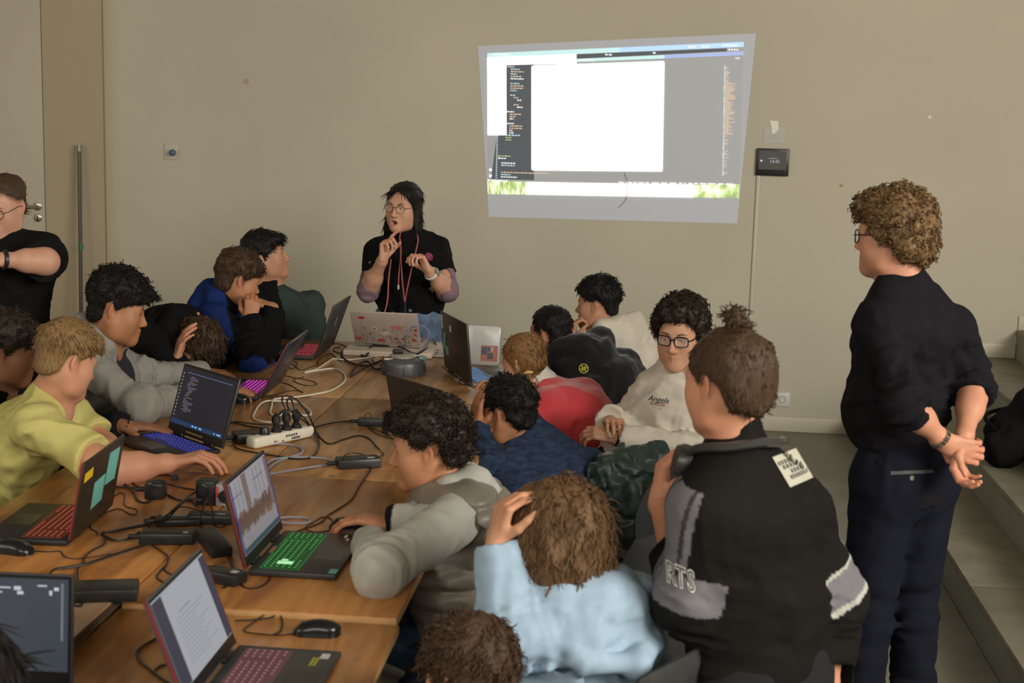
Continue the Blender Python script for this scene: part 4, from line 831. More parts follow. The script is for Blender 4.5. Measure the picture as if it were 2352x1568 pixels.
# socket block, black end and white end with red lettering
sa = Vector((-1.386,4.345,0.76))
sbk = thing('socket_block', 'black and white multi-socket block with red lettering standing in the tangle', 'socket block', (sa.x, sa.y, 0.76), 0.0)
MB().box((0, 0, 0), (0.062, 0.055, 0.078), 0.005, 2).build('black_case', ad_m, sbk)
for x in (0.022,):
    MB().lathe([(0.021, 0), (0.021, 0.002), (0.018, 0.003), (0.017, -0.01), (0, -0.01)], 20, Matrix.Translation((x, -0.0005, 0.048)) @ Matrix.Rotation(PI/2, 4, 'X')).build('outlet', M_('outlet_black', (0.006, 0.006, 0.006), 0.3), sbk)
wc = MB().box((0.0625, 0.001, 0), (0.135, 0.054, 0.07), 0.006, 2).build('white_case', mat('block_white', (0.36, 0.34, 0.31), 0.45), sbk)
redp = mat('red_lettering', (0.62, 0.03, 0.02), 0.5)
b = MB()
for i in range(4): b.box((0.066, -0.0002, 0.056-i*0.009), (0.074, 0.0012, 0.063-i*0.009))
o = b.build('red_lettering', redp, wc, smooth=False); o['kind'] = 'stuff'
b = MB()
for i in range(6): b.box((0.122, -0.0002, 0.055-i*0.008), (0.129, 0.0012, 0.060-i*0.008))
o = b.build('white_lettering', mat('pale_lettering', (0.7, 0.68, 0.62), 0.5), wc, smooth=False); o['kind'] = 'stuff'
MB().lathe([(0, 0.03), (0.014, 0.03), (0.019, 0.02), (0.019, 0.0), (0, 0)], 18, Matrix.Translation((0.097, 0.001, 0.036)) @ Matrix.Rotation(PI/2, 4, 'X')).build('plug', ad_m, wc)
cord('plug_cord', [(-1.3,4.318,0.8),(-1.262,4.262,0.79),(-1.239,4.205,0.78),(-1.23,4.159,0.76),(-1.24,4.117,0.76),(-1.266,4.139,0.76)], 0.003, rub, sbk)
cord('plug_cord', [(-1.351,4.293,0.79),(-1.382,4.251,0.8),(-1.38,4.145,0.8),(-1.387,4.085,0.79),(-1.421,4.05,0.78),(-1.493,4.068,0.76),(-1.528,4.026,0.76),(-1.557,4.011,0.76)], 0.003, rub, sbk)
# grey drum-shaped hub
dr = thing('grey_drum', 'squat grey plastic drum with a silver lid on the far table', 'drum', (-1.129,6.645,0.76), 0.2)
MB().lathe([(0, 0), (0.094, 0), (0.098, 0.008), (0.101, 0.03), (0.100, 0.058), (0.092, 0.070), (0.066, 0.078), (0, 0.078)], 40).build('body', mat('drum_grey', (0.085, 0.085, 0.088), 0.35), dr, angle=50)
MB().lathe([(0.060, 0.078), (0.064, 0.080), (0.064, 0.088), (0.058, 0.092), (0, 0.093)], 32).build('lid', mat('drum_lid', (0.42, 0.38, 0.31), 0.3, 0.3), dr)
MB().box((-0.09, -0.045, 0.070), (-0.045, -0.02, 0.079), 0.003).build('label', mat('silver_label', (0.5, 0.47, 0.40), 0.3, 0.4), dr)
MB().box((0.06, -0.05, 0.070), (0.098, -0.015, 0.084), 0.004, M=Matrix.Rotation(0.3, 4, 'Z')).build('port_cover', mat('mint_port', (0.22, 0.36, 0.36), 0.35), dr)
MB().box((-0.05, 0.0, 0.092), (0.0, 0.03, 0.112), 0.006).build('plug', rub, dr)
for k in range(8):
    a = k*PI/4+0.2
    MB().box((0.099, -0.022, 0.008), (0.1035, 0.022, 0.05), 0.002, M=Matrix.Rotation(a, 4, 'Z')).build('side_panel', M_('drum_panel', (0.075, 0.075, 0.078), 0.4), dr)
# papers, pen, white lid with a printed sheet
tag(MB().prism([(-0.055, -0.09), (0.055, -0.09), (0.055, 0.09), (-0.055, 0.09)], 0, 0.0012, Matrix.Translation((-1.04,7.196,0.763)) @ Matrix.Rotation(-0.1, 4, 'Z')).build('leaflet', mat('leaflet_white', (0.62, 0.60, 0.58), 0.6)), 'white leaflet lying beside the grey drum', 'leaflet')
lf = bpy.data.objects['leaflet']
b = MB(); M0 = Matrix.Translation((-1.039,7.189,0.764)) @ Matrix.Rotation(-0.1, 4, 'Z')
b.box((-0.045, -0.08, 0), (-0.01, 0.03, 0.0004), M=M0); b.build('blue_print', mat('leaflet_blue', (0.16, 0.26, 0.45), 0.6), lf, smooth=False)
MB().box((-0.042, -0.078, 0.0005), (-0.012, -0.05, 0.0009), M=M0).build('red_print', mat('leaflet_red', (0.35, 0.10, 0.09), 0.6), lf, smooth=False)
ws = thing('white_laptop_case', 'white glossy case with a colourful printed card leaning behind the mint-taped laptop', 'case', (-0.796,6.945,0.762), -0.08)
MB().box((-0.085, -0.004, 0.0), (0.085, 0.008, 0.19), 0.012, 3, M=Matrix.Rotation(-0.15, 4, 'X')).build('shell', mat('glossy_white', (0.62, 0.62, 0.58), 0.15), ws)
MB().box((-0.055, 0.0, 0.0), (0.055, 0.14, 0.012), 0.004).build('foot', M_('glossy_white', (0.62, 0.62, 0.58), 0.15), ws)
MR = Matrix.Rotation(-0.15, 4, 'X')
cdp = MB().box((-0.01, -0.0052, 0.02), (0.072, -0.0042, 0.095), M=MR).build('printed_card', mat('card_salmon', (0.55, 0.22, 0.18), 0.5), ws, smooth=False)
b = MB()
for (x0, x1, z0, z1) in ((-0.006, 0.02, 0.05, 0.088), (0.023, 0.05, 0.03, 0.06), (0.023, 0.035, 0.066, 0.088)): b.box((x0, -0.006, z0), (x1, -0.0052, z1), M=MR)
b.build('card_print', mat('card_slate', (0.14, 0.14, 0.18), 0.5), cdp, smooth=False)
MB().box((0.038, -0.0061, 0.066), (0.05, -0.0053, 0.088), M=MR).build('card_print', mat('card_cream', (0.55, 0.5, 0.42), 0.5), cdp, smooth=False)
wt = tag(MB().prism([(-0.13, -0.08), (0.10, -0.08), (0.12, 0.10), (-0.06, 0.12)], 0, 0.0015, Matrix.Translation((-0.998,7.367,0.762))).build('paper_sheet', mat('paper_white', (0.62, 0.60, 0.56), 0.6)), 'white paper sheet under the mint-taped laptop', 'paper')
tag(MB().tube([(-1.109,7.41,0.8), (-1.078,7.315,0.79), (-1.055,7.253,0.768)], [0.003, 0.0042, 0.002], 8).build('pen', mat('pen_dark', (0.03, 0.05, 0.06), 0.3)), 'dark pen standing askew beside the flowered laptop', 'pen')

# ---------------------------------------------------------------- figures: blended volumes turned into one surface
V3 = lambda p: np.asarray(p, dtype=np.float64)
def nrm(v): v = V3(v); return v/np.linalg.norm(v)
_NT = np.random.default_rng(5).random((32, 32, 32)).astype(np.float32)*2-1
def vnoise(P, s, off=0.0):
    Q = P*s+off+100.0; I = np.floor(Q).astype(np.int64); F = (Q-I).astype(np.float32); F = F*F*(3-2*F); I &= 31; J = (I+1) & 31
    x0, y0, z0 = I[:, 0], I[:, 1], I[:, 2]; x1, y1, z1 = J[:, 0], J[:, 1], J[:, 2]; fx, fy, fz = F[:, 0], F[:, 1], F[:, 2]
    a = _NT[x0, y0, z0]*(1-fx)+_NT[x1, y0, z0]*fx; b = _NT[x0, y1, z0]*(1-fx)+_NT[x1, y1, z0]*fx
    c = _NT[x0, y0, z1]*(1-fx)+_NT[x1, y0, z1]*fx; d = _NT[x0, y1, z1]*(1-fx)+_NT[x1, y1, z1]*fx
    return (a*(1-fy)+b*fy)*(1-fz)+(c*(1-fy)+d*fy)*fz
class Vol:
    """list of blended shapes sampled on a grid fitted to them"""
    def __init__(s, res): s.res = res; s.ops = []; s.post = []
    def cone(s, a, b, ra, rb=None, k=0.02, wide=None, ratio=1.0, op='u'):
        a, b = V3(a), V3(b); rb = ra if rb is None else rb; m = max(ra, rb)*max(1.0, ratio)
        w = nrm(wide) if wide is not None else None
        c = 1-1/ratio if w is not None else 0
        ba = b-a
        if w is not None: ba = ba-w*(ba@w)*c
        bb = max(ba@ba, 1e-12)
        def f(X, Y, Z):
            x, y, z = X-a[0], Y-a[1], Z-a[2]
            if w is not None:
                q = (x*w[0]+y*w[1]+z*w[2])*c; x = x-w[0]*q; y = y-w[1]*q; z = z-w[2]*q
            t = np.clip((x*ba[0]+y*ba[1]+z*ba[2])/bb, 0, 1)
            return np.sqrt((x-t*ba[0])**2+(y-t*ba[1])**2+(z-t*ba[2])**2)-(ra+(rb-ra)*t)
        s.ops.append((f, np.minimum(a, b)-m, np.maximum(a, b)+m, k, op)); return s
    def ell(s, c, r, R=None, k=0.02, op='u'):
        c = V3(c); r = V3(r); m = r.max(); R = np.eye(3) if R is None else R
        def f(X, Y, Z):
            x, y, z = X-c[0], Y-c[1], Z-c[2]
            u = (x*R[0, 0]+y*R[1, 0]+z*R[2, 0]); v = (x*R[0, 1]+y*R[1, 1]+z*R[2, 1]); w = (x*R[0, 2]+y*R[1, 2]+z*R[2, 2])
            k0 = np.sqrt((u/r[0])**2+(v/r[1])**2+(w/r[2])**2); k1 = np.sqrt((u/r[0]**2)**2+(v/r[1]**2)**2+(w/r[2]**2)**2)
            return k0*(k0-1)/np.maximum(k1, 1e-9)
        s.ops.append((f, c-m, c+m, k, op)); return s
    def chain(s, pts, rad, k=0.02, wide=None, ratio=1.0):
        for i in range(len(pts)-1): s.cone(pts[i], pts[i+1], rad[i], rad[i+1], k, wide, ratio)
        return s
    def cut(s, f, k=0.006): s.ops.append((f, None, None, k, 'max')); return s
    def mesh(s, clip=None):
        h = s.res
        lo = np.min([o[1] for o in s.ops if o[4] == 'u'], 0)-0.02; hi = np.max([o[2] for o in s.ops if o[4] == 'u'], 0)+0.02
        if clip: lo = np.maximum(lo, clip[0]); hi = np.minimum(hi, clip[1])
        n = np.ceil((hi-lo)/h).astype(int)+1
        ax = [(lo[i]+h*np.arange(n[i])).astype(np.float32) for i in range(3)]
        A = np.full(n, 0.08, np.float32)
        for (f, a, b, k, op) in s.ops:
            if a is None: i0 = np.zeros(3, int); i1 = n
            else:
                pad = k+3*h
                i0 = np.clip(np.floor((a-pad-lo)/h).astype(int), 0, n); i1 = np.clip(np.ceil((b+pad-lo)/h).astype(int)+1, 0, n)
            if (i1 <= i0).any(): continue
            sl = tuple(slice(i0[i], i1[i]) for i in range(3))
            X, Y, Z = ax[0][sl[0]][:, None, None], ax[1][sl[1]][None, :, None], ax[2][sl[2]][None, None, :]
            d = f(X, Y, Z).astype(np.float32); o = A[sl]
            if op == 'u':
                if k > 0:
                    q = np.maximum(k-np.abs(o-d), 0)/k; A[sl] = np.minimum(o, d)-q*q*k*0.25
                else: A[sl] = np.minimum(o, d)
            else:
                if op == 'd': d = -d
                if k > 0:
                    q = np.maximum(k-np.abs(o-d), 0)/k; A[sl] = np.maximum(o, d)+q*q*k*0.25
                else: A[sl] = np.maximum(o, d)
        if s.post:
            ii = np.nonzero(np.abs(A) < 0.035)
            Pn = np.stack([ax[0][ii[0]], ax[1][ii[1]], ax[2][ii[2]]], 1).astype(np.float64)
            v = A[ii]
            for g in s.post: v = v-g(Pn)
            A[ii] = v
        return surface(A, ax, h)
def surface(A, ax, h):
    ins = A < 0
    n = A.shape
    cnt = np.zeros((n[0]-1, n[1]-1, n[2]-1), np.int8)
    off = [(i, j, k) for i in (0, 1) for j in (0, 1) for k in (0, 1)]
    for (i, j, k) in off: cnt += ins[i:n[0]-1+i, j:n[1]-1+j, k:n[2]-1+k]
    act = (cnt > 0) & (cnt < 8)
    I = np.nonzero(act); N = len(I[0])
    if N == 0: return np.zeros((0, 3)), np.zeros((0, 4), int)
    idx = np.full(act.shape, -1, np.int32); idx[I] = np.arange(N, dtype=np.int32)
    C = np.stack([A[I[0]+i, I[1]+j, I[2]+k] for (i, j, k) in off], 1)
    S = np.zeros((N, 3)); Wt = np.zeros(N); O = np.array(off, float)
    for a in range(8):
        for b in range(a+1, 8):
            if np.abs(O[a]-O[b]).sum() != 1: continue
            va, vb = C[:, a], C[:, b]; m = (va < 0) != (vb < 0)
            t = np.where(m, va/np.where(m, va-vb, 1), 0)
            S += np.where(m[:, None], O[a]+(O[b]-O[a])*t[:, None], 0); Wt += m
    P = S/Wt[:, None]
    P = np.stack([ax[i][I[i]] for i in range(3)], 1)+P*h
    F = []
    for d in range(3):
        u, v = [(1, 2), (2, 0), (0, 1)][d]
        sl0 = [slice(None)]*3; sl1 = [slice(None)]*3; sl0[d] = slice(0, n[d]-1); sl1[d] = slice(1, n[d])
        a0, a1 = ins[tuple(sl0)], ins[tuple(sl1)]
        E = a0 != a1
        e = np.stack(np.nonzero(E), 1)
        g = (e[:, u] > 0) & (e[:, v] > 0) & (e[:, u] < n[u]-1) & (e[:, v] < n[v]-1); e = e[g]
        if not len(e): continue
        s = a0[e[:, 0], e[:, 1], e[:, 2]]
        def cell(du, dv):
            c = e.copy(); c[:, u] -= du; c[:, v] -= dv; return idx[c[:, 0], c[:, 1], c[:, 2]]
        q = np.stack([cell(0, 0), cell(1, 0), cell(1, 1), cell(0, 1)], 1)
        q = np.where(s[:, None], q, q[:, ::-1]); F.append(q)
    F = np.concatenate(F); F = F[(F >= 0).all(1)]
    return P, F
def np_mesh(name, P, F, cols=None, smooth=True):
    me = bpy.data.meshes.new(name); P = np.asarray(P, np.float32); F = np.asarray(F, np.int32); k = F.shape[1]
    me.vertices.add(len(P)); me.vertices.foreach_set('co', P.ravel())
    me.loops.add(F.size); me.loops.foreach_set('vertex_index', F.ravel())
    me.polygons.add(len(F)); me.polygons.foreach_set('loop_start', np.arange(0, F.size, k, dtype=np.int32))
    me.polygons.foreach_set('loop_total', np.full(len(F), k, np.int32))
    if smooth: me.polygons.foreach_set('use_smooth', np.ones(len(F), bool))
    if cols is not None:
        a = me.color_attributes.new('Col', 'FLOAT_COLOR', 'POINT')
        a.data.foreach_set('color', np.concatenate([cols, np.ones((len(P), 1))], 1).astype(np.float32).ravel())
    me.update(calc_edges=True); me.validate()
    return me
def joined(parts):
    Ps, Fs, o = [], [], 0
    for P, F in parts: Ps.append(P); Fs.append(F+o); o += len(P)
    return np.concatenate(Ps), np.concatenate(Fs)

# --- clothing folds
def folds(amp=0.004, s=9.0, seed=0.0):
    def g(P):
        W = P+0.05*np.stack([vnoise(P, 4, seed+i*5) for i in range(3)], 1)
        r1 = 0.45-np.abs(vnoise(W*np.array([1, 1, 0.6]), s*0.75, seed+11)); r2 = 0.4-np.abs(vnoise(W, s*1.7, seed+17))
        return 1.6*(amp*0.5*vnoise(P, s, seed)+amp*1.2*r1+amp*0.6*r2)
    return g
def creases(c, ax, rad, amp, freq, seed=0.0):
    """folds running across direction ax around point c"""
    c, ax = V3(c), nrm(ax)
    def g(P):
        d = P-c; r = np.exp(-(d**2).sum(1)/rad**2)
        a = d@ax; W = np.outer(a, ax)*(freq/3.0)+(d-np.outer(a, ax))*7.0
        W = W+0.6*vnoise(P, 9, seed+4)[:, None]
        return 1.9*amp*r*(1.7*(0.42-np.abs(vnoise(W, 1.0, seed)))+0.5*vnoise(W, 2.1, seed+9))
    return g

# --- heads
def head_frame(look, up=(0, 0, 1)):
    f = nrm(look); r = np.cross(f, V3(up)); r = r/np.linalg.norm(r); u = np.cross(r, f)
    return np.stack([r, f, u], 1)          # columns: right, forward, up
def build_head(H, res):
    """H: dict c, R, s; returns surface and colours. Local axes x right, y forward, z up; metres for a 23 cm head"""
    c, R, s = V3(H['c']), H['R'], H.get('s', 1.0)
    L = lambda x, y, z: c+R@(np.array([x, y, z])*s)
    v = Vol(res); fem = H.get('fem', 0)
    E = lambda p, r, k=0.02, op='u', Q=None: v.ell(L(*p), np.array(r)*s, R if Q is None else R@Q, k*s, op)
    Cn = lambda a, b, ra, rb, k=0.015, op='u': v.cone(L(*a), L(*b), ra*s, rb*s, k*s, op=op)
    jw = 0.92 if fem else 1.0; fat = H.get('fat', 1.0)
    E((0, -0.016, 0.036), (0.074, 0.096, 0.082))
    E((0, 0.030, 0.020), (0.064, 0.060, 0.062), 0.03)
    E((0, 0.030, -0.042), (0.053*fat, 0.058, 0.066), 0.03)
    for q in (-1, 1):
        Cn((q*0.056*jw*fat, -0.006, -0.040), (q*0.046*jw*fat, 0.012, -0.078), 0.020, 0.017, 0.045)
        Cn((q*0.046*jw*fat, 0.012, -0.078), (q*0.014, 0.070, -0.100), 0.017, 0.016, 0.045)
        E((q*0.041*fat, 0.056, -0.024), (0.022, 0.022, 0.026), 0.045)
        E((q*0.034*fat, 0.036, -0.054), (0.022, 0.030, 0.036), 0.035)
    E((0, 0.074, -0.099), (0.022*jw, 0.019, 0.018), 0.025)
    Cn((-0.036, 0.079, 0.026), (0.036, 0.079, 0.026), 0.011, 0.011, 0.025)
    E((0, 0.081, -0.066), (0.026, 0.016, 0.022), 0.02)
    # eye sockets, lids, eyeballs
    for q in (-1, 1):
        E((q*0.031, 0.100, 0.006), (0.016, 0.0155, 0.0105), 0.012, 'd')
        E((q*0.031, 0.0795, 0.005), (0.0135, 0.0125, 0.0115), 0.002)
        Cn((q*0.043, 0.081, 0.0075), (q*0.020, 0.0885, 0.0095), 0.0030, 0.0034, 0.005)
        Cn((q*0.042, 0.081, -0.0015), (q*0.021, 0.0875, -0.002), 0.0026, 0.0028, 0.005)
        # ears
        a = 0.25
        Q = np.array([[math.cos(q*a), -math.sin(q*a), 0], [math.sin(q*a), math.cos(q*a), 0], [0, 0, 1]])
        E((q*0.077, -0.012, 0.004), (0.0065, 0.018, 0.030), 0.008, Q=Q)
        E((q*0.0725, -0.004, -0.020), (0.006, 0.011, 0.014), 0.008, Q=Q)
        E((q*0.086, -0.008, 0.007), (0.0075, 0.0095, 0.018), 0.004, 'd', Q=Q)
    # nose
    nl = H.get('nose', 1.0)
    Cn((0, 0.086, 0.016), (0, 0.0865+0.023*nl, -0.030), 0.0075, 0.0105, 0.012)
    E((0, 0.0865+0.023*nl, -0.0315), (0.0105, 0.0105, 0.0095), 0.008)
    for q in (-1, 1):
        E((q*0.012, 0.096+0.004*nl, -0.036), (0.0082, 0.011, 0.0075), 0.006)
        E((q*0.0065, 0.103+0.008*nl, -0.0435), (0.0035, 0.004, 0.003), 0.003, 'd')
    # mouth
    mo = H.get('mouth', 0.0)
    for q in (-1, 1):
        Cn((0, 0.0965, -0.0600), (q*0.021, 0.0865, -0.0635), 0.0064, 0.0032, 0.006)
        Cn((0, 0.0945, -0.0720-mo*0.010), (q*0.020, 0.0860, -0.0655-mo*0.003), 0.0074, 0.0032, 0.006)
    if mo > 0:
        E((0, 0.098, -0.0660-mo*0.005), (0.0155, 0.016, 0.0045+0.006*mo), 0.003, 'd')
    else:
        Cn((-0.021, 0.0915, -0.0652), (0.021, 0.0915, -0.0652), 0.0011, 0.0011, 0.003, 'd'); E((0, 0.104, -0.0658), (0.019, 0.0085, 0.0013), 0.002, 'd')
    # neck
    nk = V3(H['neck']); nr = H.get('nr', 0.052 if not fem else 0.045)
    v.cone(L(0, -0.022, -0.045), nk, nr*s, (nr+0.008)*s, 0.03*s)
    v.cone(L(0, 0.018, -0.085), nk+R[:, 1]*0.02, nr*0.7*s, nr*0.8*s, 0.03*s)
    if H.get('shoulder'):
        a, b = H['shoulder']; v.cone(nk-np.array([0, 0, 0.03]), a, 0.05, 0.045, 0.05).cone(nk-np.array([0, 0, 0.03]), b, 0.05, 0.045, 0.05)
    else:
        v.cone(nk, nk+np.array([0, 0, -0.06]), (nr+0.012)*s, 0.075, 0.04)
    P, F = v.mesh()
    # own colours of skin, lips, brows, eyes
    q = (P-c)@R/s
    sk = V3(H['skin']); cols = np.tile(sk, (len(P), 1))
    n1 = vnoise(P, 28)*0.05+vnoise(P, 90, 3)*0.03; cols *= (1+n1)[:, None]
    def paint(mask, col, a=1.0):
        nonlocal cols
        w = np.clip(mask, 0, 1)[:, None]*a; cols = cols*(1-w)+V3(col)*w
    blob = lambda p, r, soft=0.35: np.clip((1-np.sqrt((((q-np.array(p))/np.array(r))**2).sum(1)))/soft, 0, 1)
    rosy = sk*np.array([1.08, 0.80, 0.74])
    for m in (-1, 1):
        paint(blob((m*0.045, 0.06, -0.03), (0.025, 0.04, 0.022), 1), rosy, 0.5); paint(blob((m*0.08, -0.01, 0.004), (0.016, 0.03, 0.036), 0.8), rosy, 0.5)
    paint(blob((0, 0.11, -0.032), (0.016, 0.02, 0.014), 1), rosy, 0.6)
    lip = V3(H.get('lips', sk*np.array([0.85, 0.52, 0.48]) if fem else sk*np.array([0.86, 0.66, 0.62])))
    paint(blob((0, 0.092, -0.0665-mo*0.004), (0.025, 0.03, 0.0125+mo*0.006), 0.5), lip, 0.85)
    if mo > 0: paint(blob((0, 0.083, -0.0660-mo*0.005), (0.014, 0.009, 0.0030+0.006*mo), 0.3), (0.05, 0.012, 0.012))
    if mo > 0: paint(blob((0, 0.088, -0.0605-mo*0.003), (0.011, 0.008, 0.0022), 0.4), (0.6, 0.56, 0.5))
    bc = V3(H.get('brow', (0.02, 0.015, 0.012)))
    for m in (-1, 1):
        lid = H.get('lid', 0.0)
        eye = np.clip((0.0140-np.abs(q[:, 0]-m*0.031))/0.003, 0, 1)*np.clip((0.0050-np.abs(q[:, 2]-0.0038)-3.0*(q[:, 0]-m*0.031)**2/0.01)/0.0015, 0, 1)*(q[:, 1] > 0.07)
        paint(eye*(1-lid), (0.55, 0.52, 0.48)); g = H.get('gaze', (0, 0))
        paint(np.clip((0.0062-np.hypot(q[:, 0]-m*0.031-g[0], q[:, 2]-0.0042-g[1]))/0.0012, 0, 1)*(eye > 0.4)*(1-lid), (0.02, 0.012, 0.008))
        lash = np.clip((0.0180-np.abs(q[:, 0]-m*0.031))/0.003, 0, 1)*np.clip((0.0022-np.abs(q[:, 2]-0.0095+6*(q[:, 0]-m*0.031)**2))/0.001, 0, 1)*(q[:, 1] > 0.075)
        paint(lash, bc*0.6, 0.75)
        t = (q[:, 0]*m-0.014)/0.034
        arch = 0.0235+0.007*np.sin(np.clip(t, 0, 1)*PI*0.75)
        br_ = np.clip((0.0060*(1-0.5*np.clip(t, 0, 1))-np.abs(q[:, 2]-arch))/0.0018, 0, 1)*np.clip(t/0.1, 0, 1)*np.clip((1.15-t)/0.15, 0, 1)*(q[:, 1] > 0.04)
        paint(br_, bc, 0.85)
    if H.get('scalp'):
        line, hcol = H['scalp']; ph = np.degrees(np.abs(np.arctan2(q[:, 0], q[:, 1]+0.01)))
        zl = np.interp(ph, [a for a, _ in line], [z for _, z in line])
        paint(np.clip((q[:, 2]-zl+0.014)/0.020, 0, 1)*(np.hypot(q[:, 0]/0.082, (q[:, 1]+0.016)/0.112) < 1.0), hcol, 0.85)
    for (p, r, col, a) in H.get('paint', ()): paint(blob(p, r, 0.6)*(0.6+0.4*vnoise(P, 300)), col, a)
    return P, F, np.clip(cols, 0, 1)

# --- hands
def build_hand(v, wrist, fdir, palm, side, curl=(0.35, 0.45, 0.3), spread=0.10, thumb=(0.5, 0.25), s=1.0, curls=None, thumb_out=0.75):
    """adds a hand to volume v. palm: direction the palm faces; side +1 right hand, -1 left hand"""
    x = nrm(fdir); n = V3(palm); n = nrm(n-x*(n@x)); sd = -np.cross(n, x)*side
    w = V3(wrist); kk = 0.004*s
    A = lambda a, b, c: w+(x*a+sd*b+n*c)*s
    kn = [(0.088, 0.029), (0.092, 0.0095), (0.087, -0.010), (0.078, -0.028)]
    for i, (a, b) in enumerate(kn):
        v.cone(A(0.0, b*0.55, 0), A(a, b, -0.002), 0.0145*s, 0.0108*s, 0.012*s)
    v.cone(A(0.03, 0.0, 0.006), A(0.075, 0.0, 0.004), 0.018*s, 0.014*s, 0.012*s)
    ln = [(0.043, 0.026, 0.021), (0.047, 0.030, 0.022), (0.043, 0.028, 0.021), (0.034, 0.021, 0.019)]
    tips = []
    for i in range(4):
        cu = curls[i] if curls else curl
        b0 = (1.5-i)*spread
        base = A(kn[i][0], kn[i][1], -0.002); ang = 0.0; d0 = nrm(x*math.cos(b0)+sd*math.sin(b0))
        r = 0.0098 if i < 3 else 0.0085; p = base
        for j in range(3):
            ang += cu[j]; d = d0*math.cos(ang)+n*math.sin(ang); q = p+d*ln[i][j]*s
            v.cone(p, q, (r-0.0008*j)*s, (r-0.0008*(j+1))*s, kk); p = q
        tips.append(p)
    b = A(0.018, 0.020, 0.010); d = nrm(x*0.75+sd*thumb_out+n*0.35); p = b+d*0.044*s
    v.cone(b, p, 0.0165*s, 0.0125*s, 0.012*s)
    d = nrm(x*(0.95-0.2*thumb[0])+sd*(thumb_out*0.75-0.7*thumb[0])+n*(0.3+0.5*thumb[0])); q = p+d*0.034*s
    v.cone(p, q, 0.0118*s, 0.0105*s, 0.006*s); d = nrm(d+(-sd*0.6+n*0.3)*thumb[1]); v.cone(q, q+d*0.027*s, 0.0105*s, 0.0078*s, kk)
    return tips

# --- hair
def strands(roots, dirs, length, r0, rng, curl=0.0, turns=2.0, seg=6, droop=0.0, jitter=0.25, shrink=None, follow=None):
    """tapered three-sided locks; returns P, F"""
    n = len(roots); dirs = dirs+rng.normal(0, jitter, (n, 3)); dirs /= np.linalg.norm(dirs, axis=1)[:, None]
    t = np.linspace(0, 1, seg+1)
    L = (np.asarray(length)*(0.6+0.8*rng.random(n)))[:, None, None]
    C = roots[:, None, :]+dirs[:, None, :]*L*t[None, :, None]
    C[:, :, 2] -= droop*(L[:, :, 0]*t[None, :]**2)
    a = np.cross(dirs, rng.normal(0, 1, (n, 3))); a /= np.linalg.norm(a, axis=1)[:, None]; b = np.cross(dirs, a)
    if curl > 0:
        ph = rng.random(n)[:, None]*2*PI+turns*2*PI*t[None, :]*(0.7+0.6*rng.random(n))[:, None]
        cr = curl*(0.7+0.6*rng.random(n))[:, None]*np.minimum(1, t*4)[None, :]
        C = C+a[:, None, :]*(np.cos(ph)*cr)[:, :, None]+b[:, None, :]*(np.sin(ph)*cr)[:, :, None]
    if follow is not None: C = follow(C)
    T = np.gradient(C, axis=1); T /= np.linalg.norm(T, axis=2)[:, :, None]+1e-9
    u = np.cross(T, a[:, None, :]); u /= np.linalg.norm(u, axis=2)[:, :, None]+1e-9; w = np.cross(T, u)
    rr = r0*(0.7+0.6*rng.random(n))[:, None]*(np.sin(np.clip(t*0.85+0.15, 0, 1)*PI)**0.6)[None, :]*1.0+0.0003
    ring = []
    for k in range(3):
        an = 2*PI*k/3; ring.append(C+(u*math.cos(an)+w*math.sin(an))*rr[:, :, None])
    P = np.stack(ring, 2).reshape(-1, 3)
    base = (np.arange(n)*(seg+1)*3)[:, None, None]; sidx = np.arange(seg)[None, :, None]*3; k = np.arange(3)[None, None, :]; k2 = (k+1) % 3
    F = np.stack([base+sidx+k, base+sidx+k2, base+sidx+3+k2, base+sidx+3+k], -1).reshape(-1, 4)
    return P, F
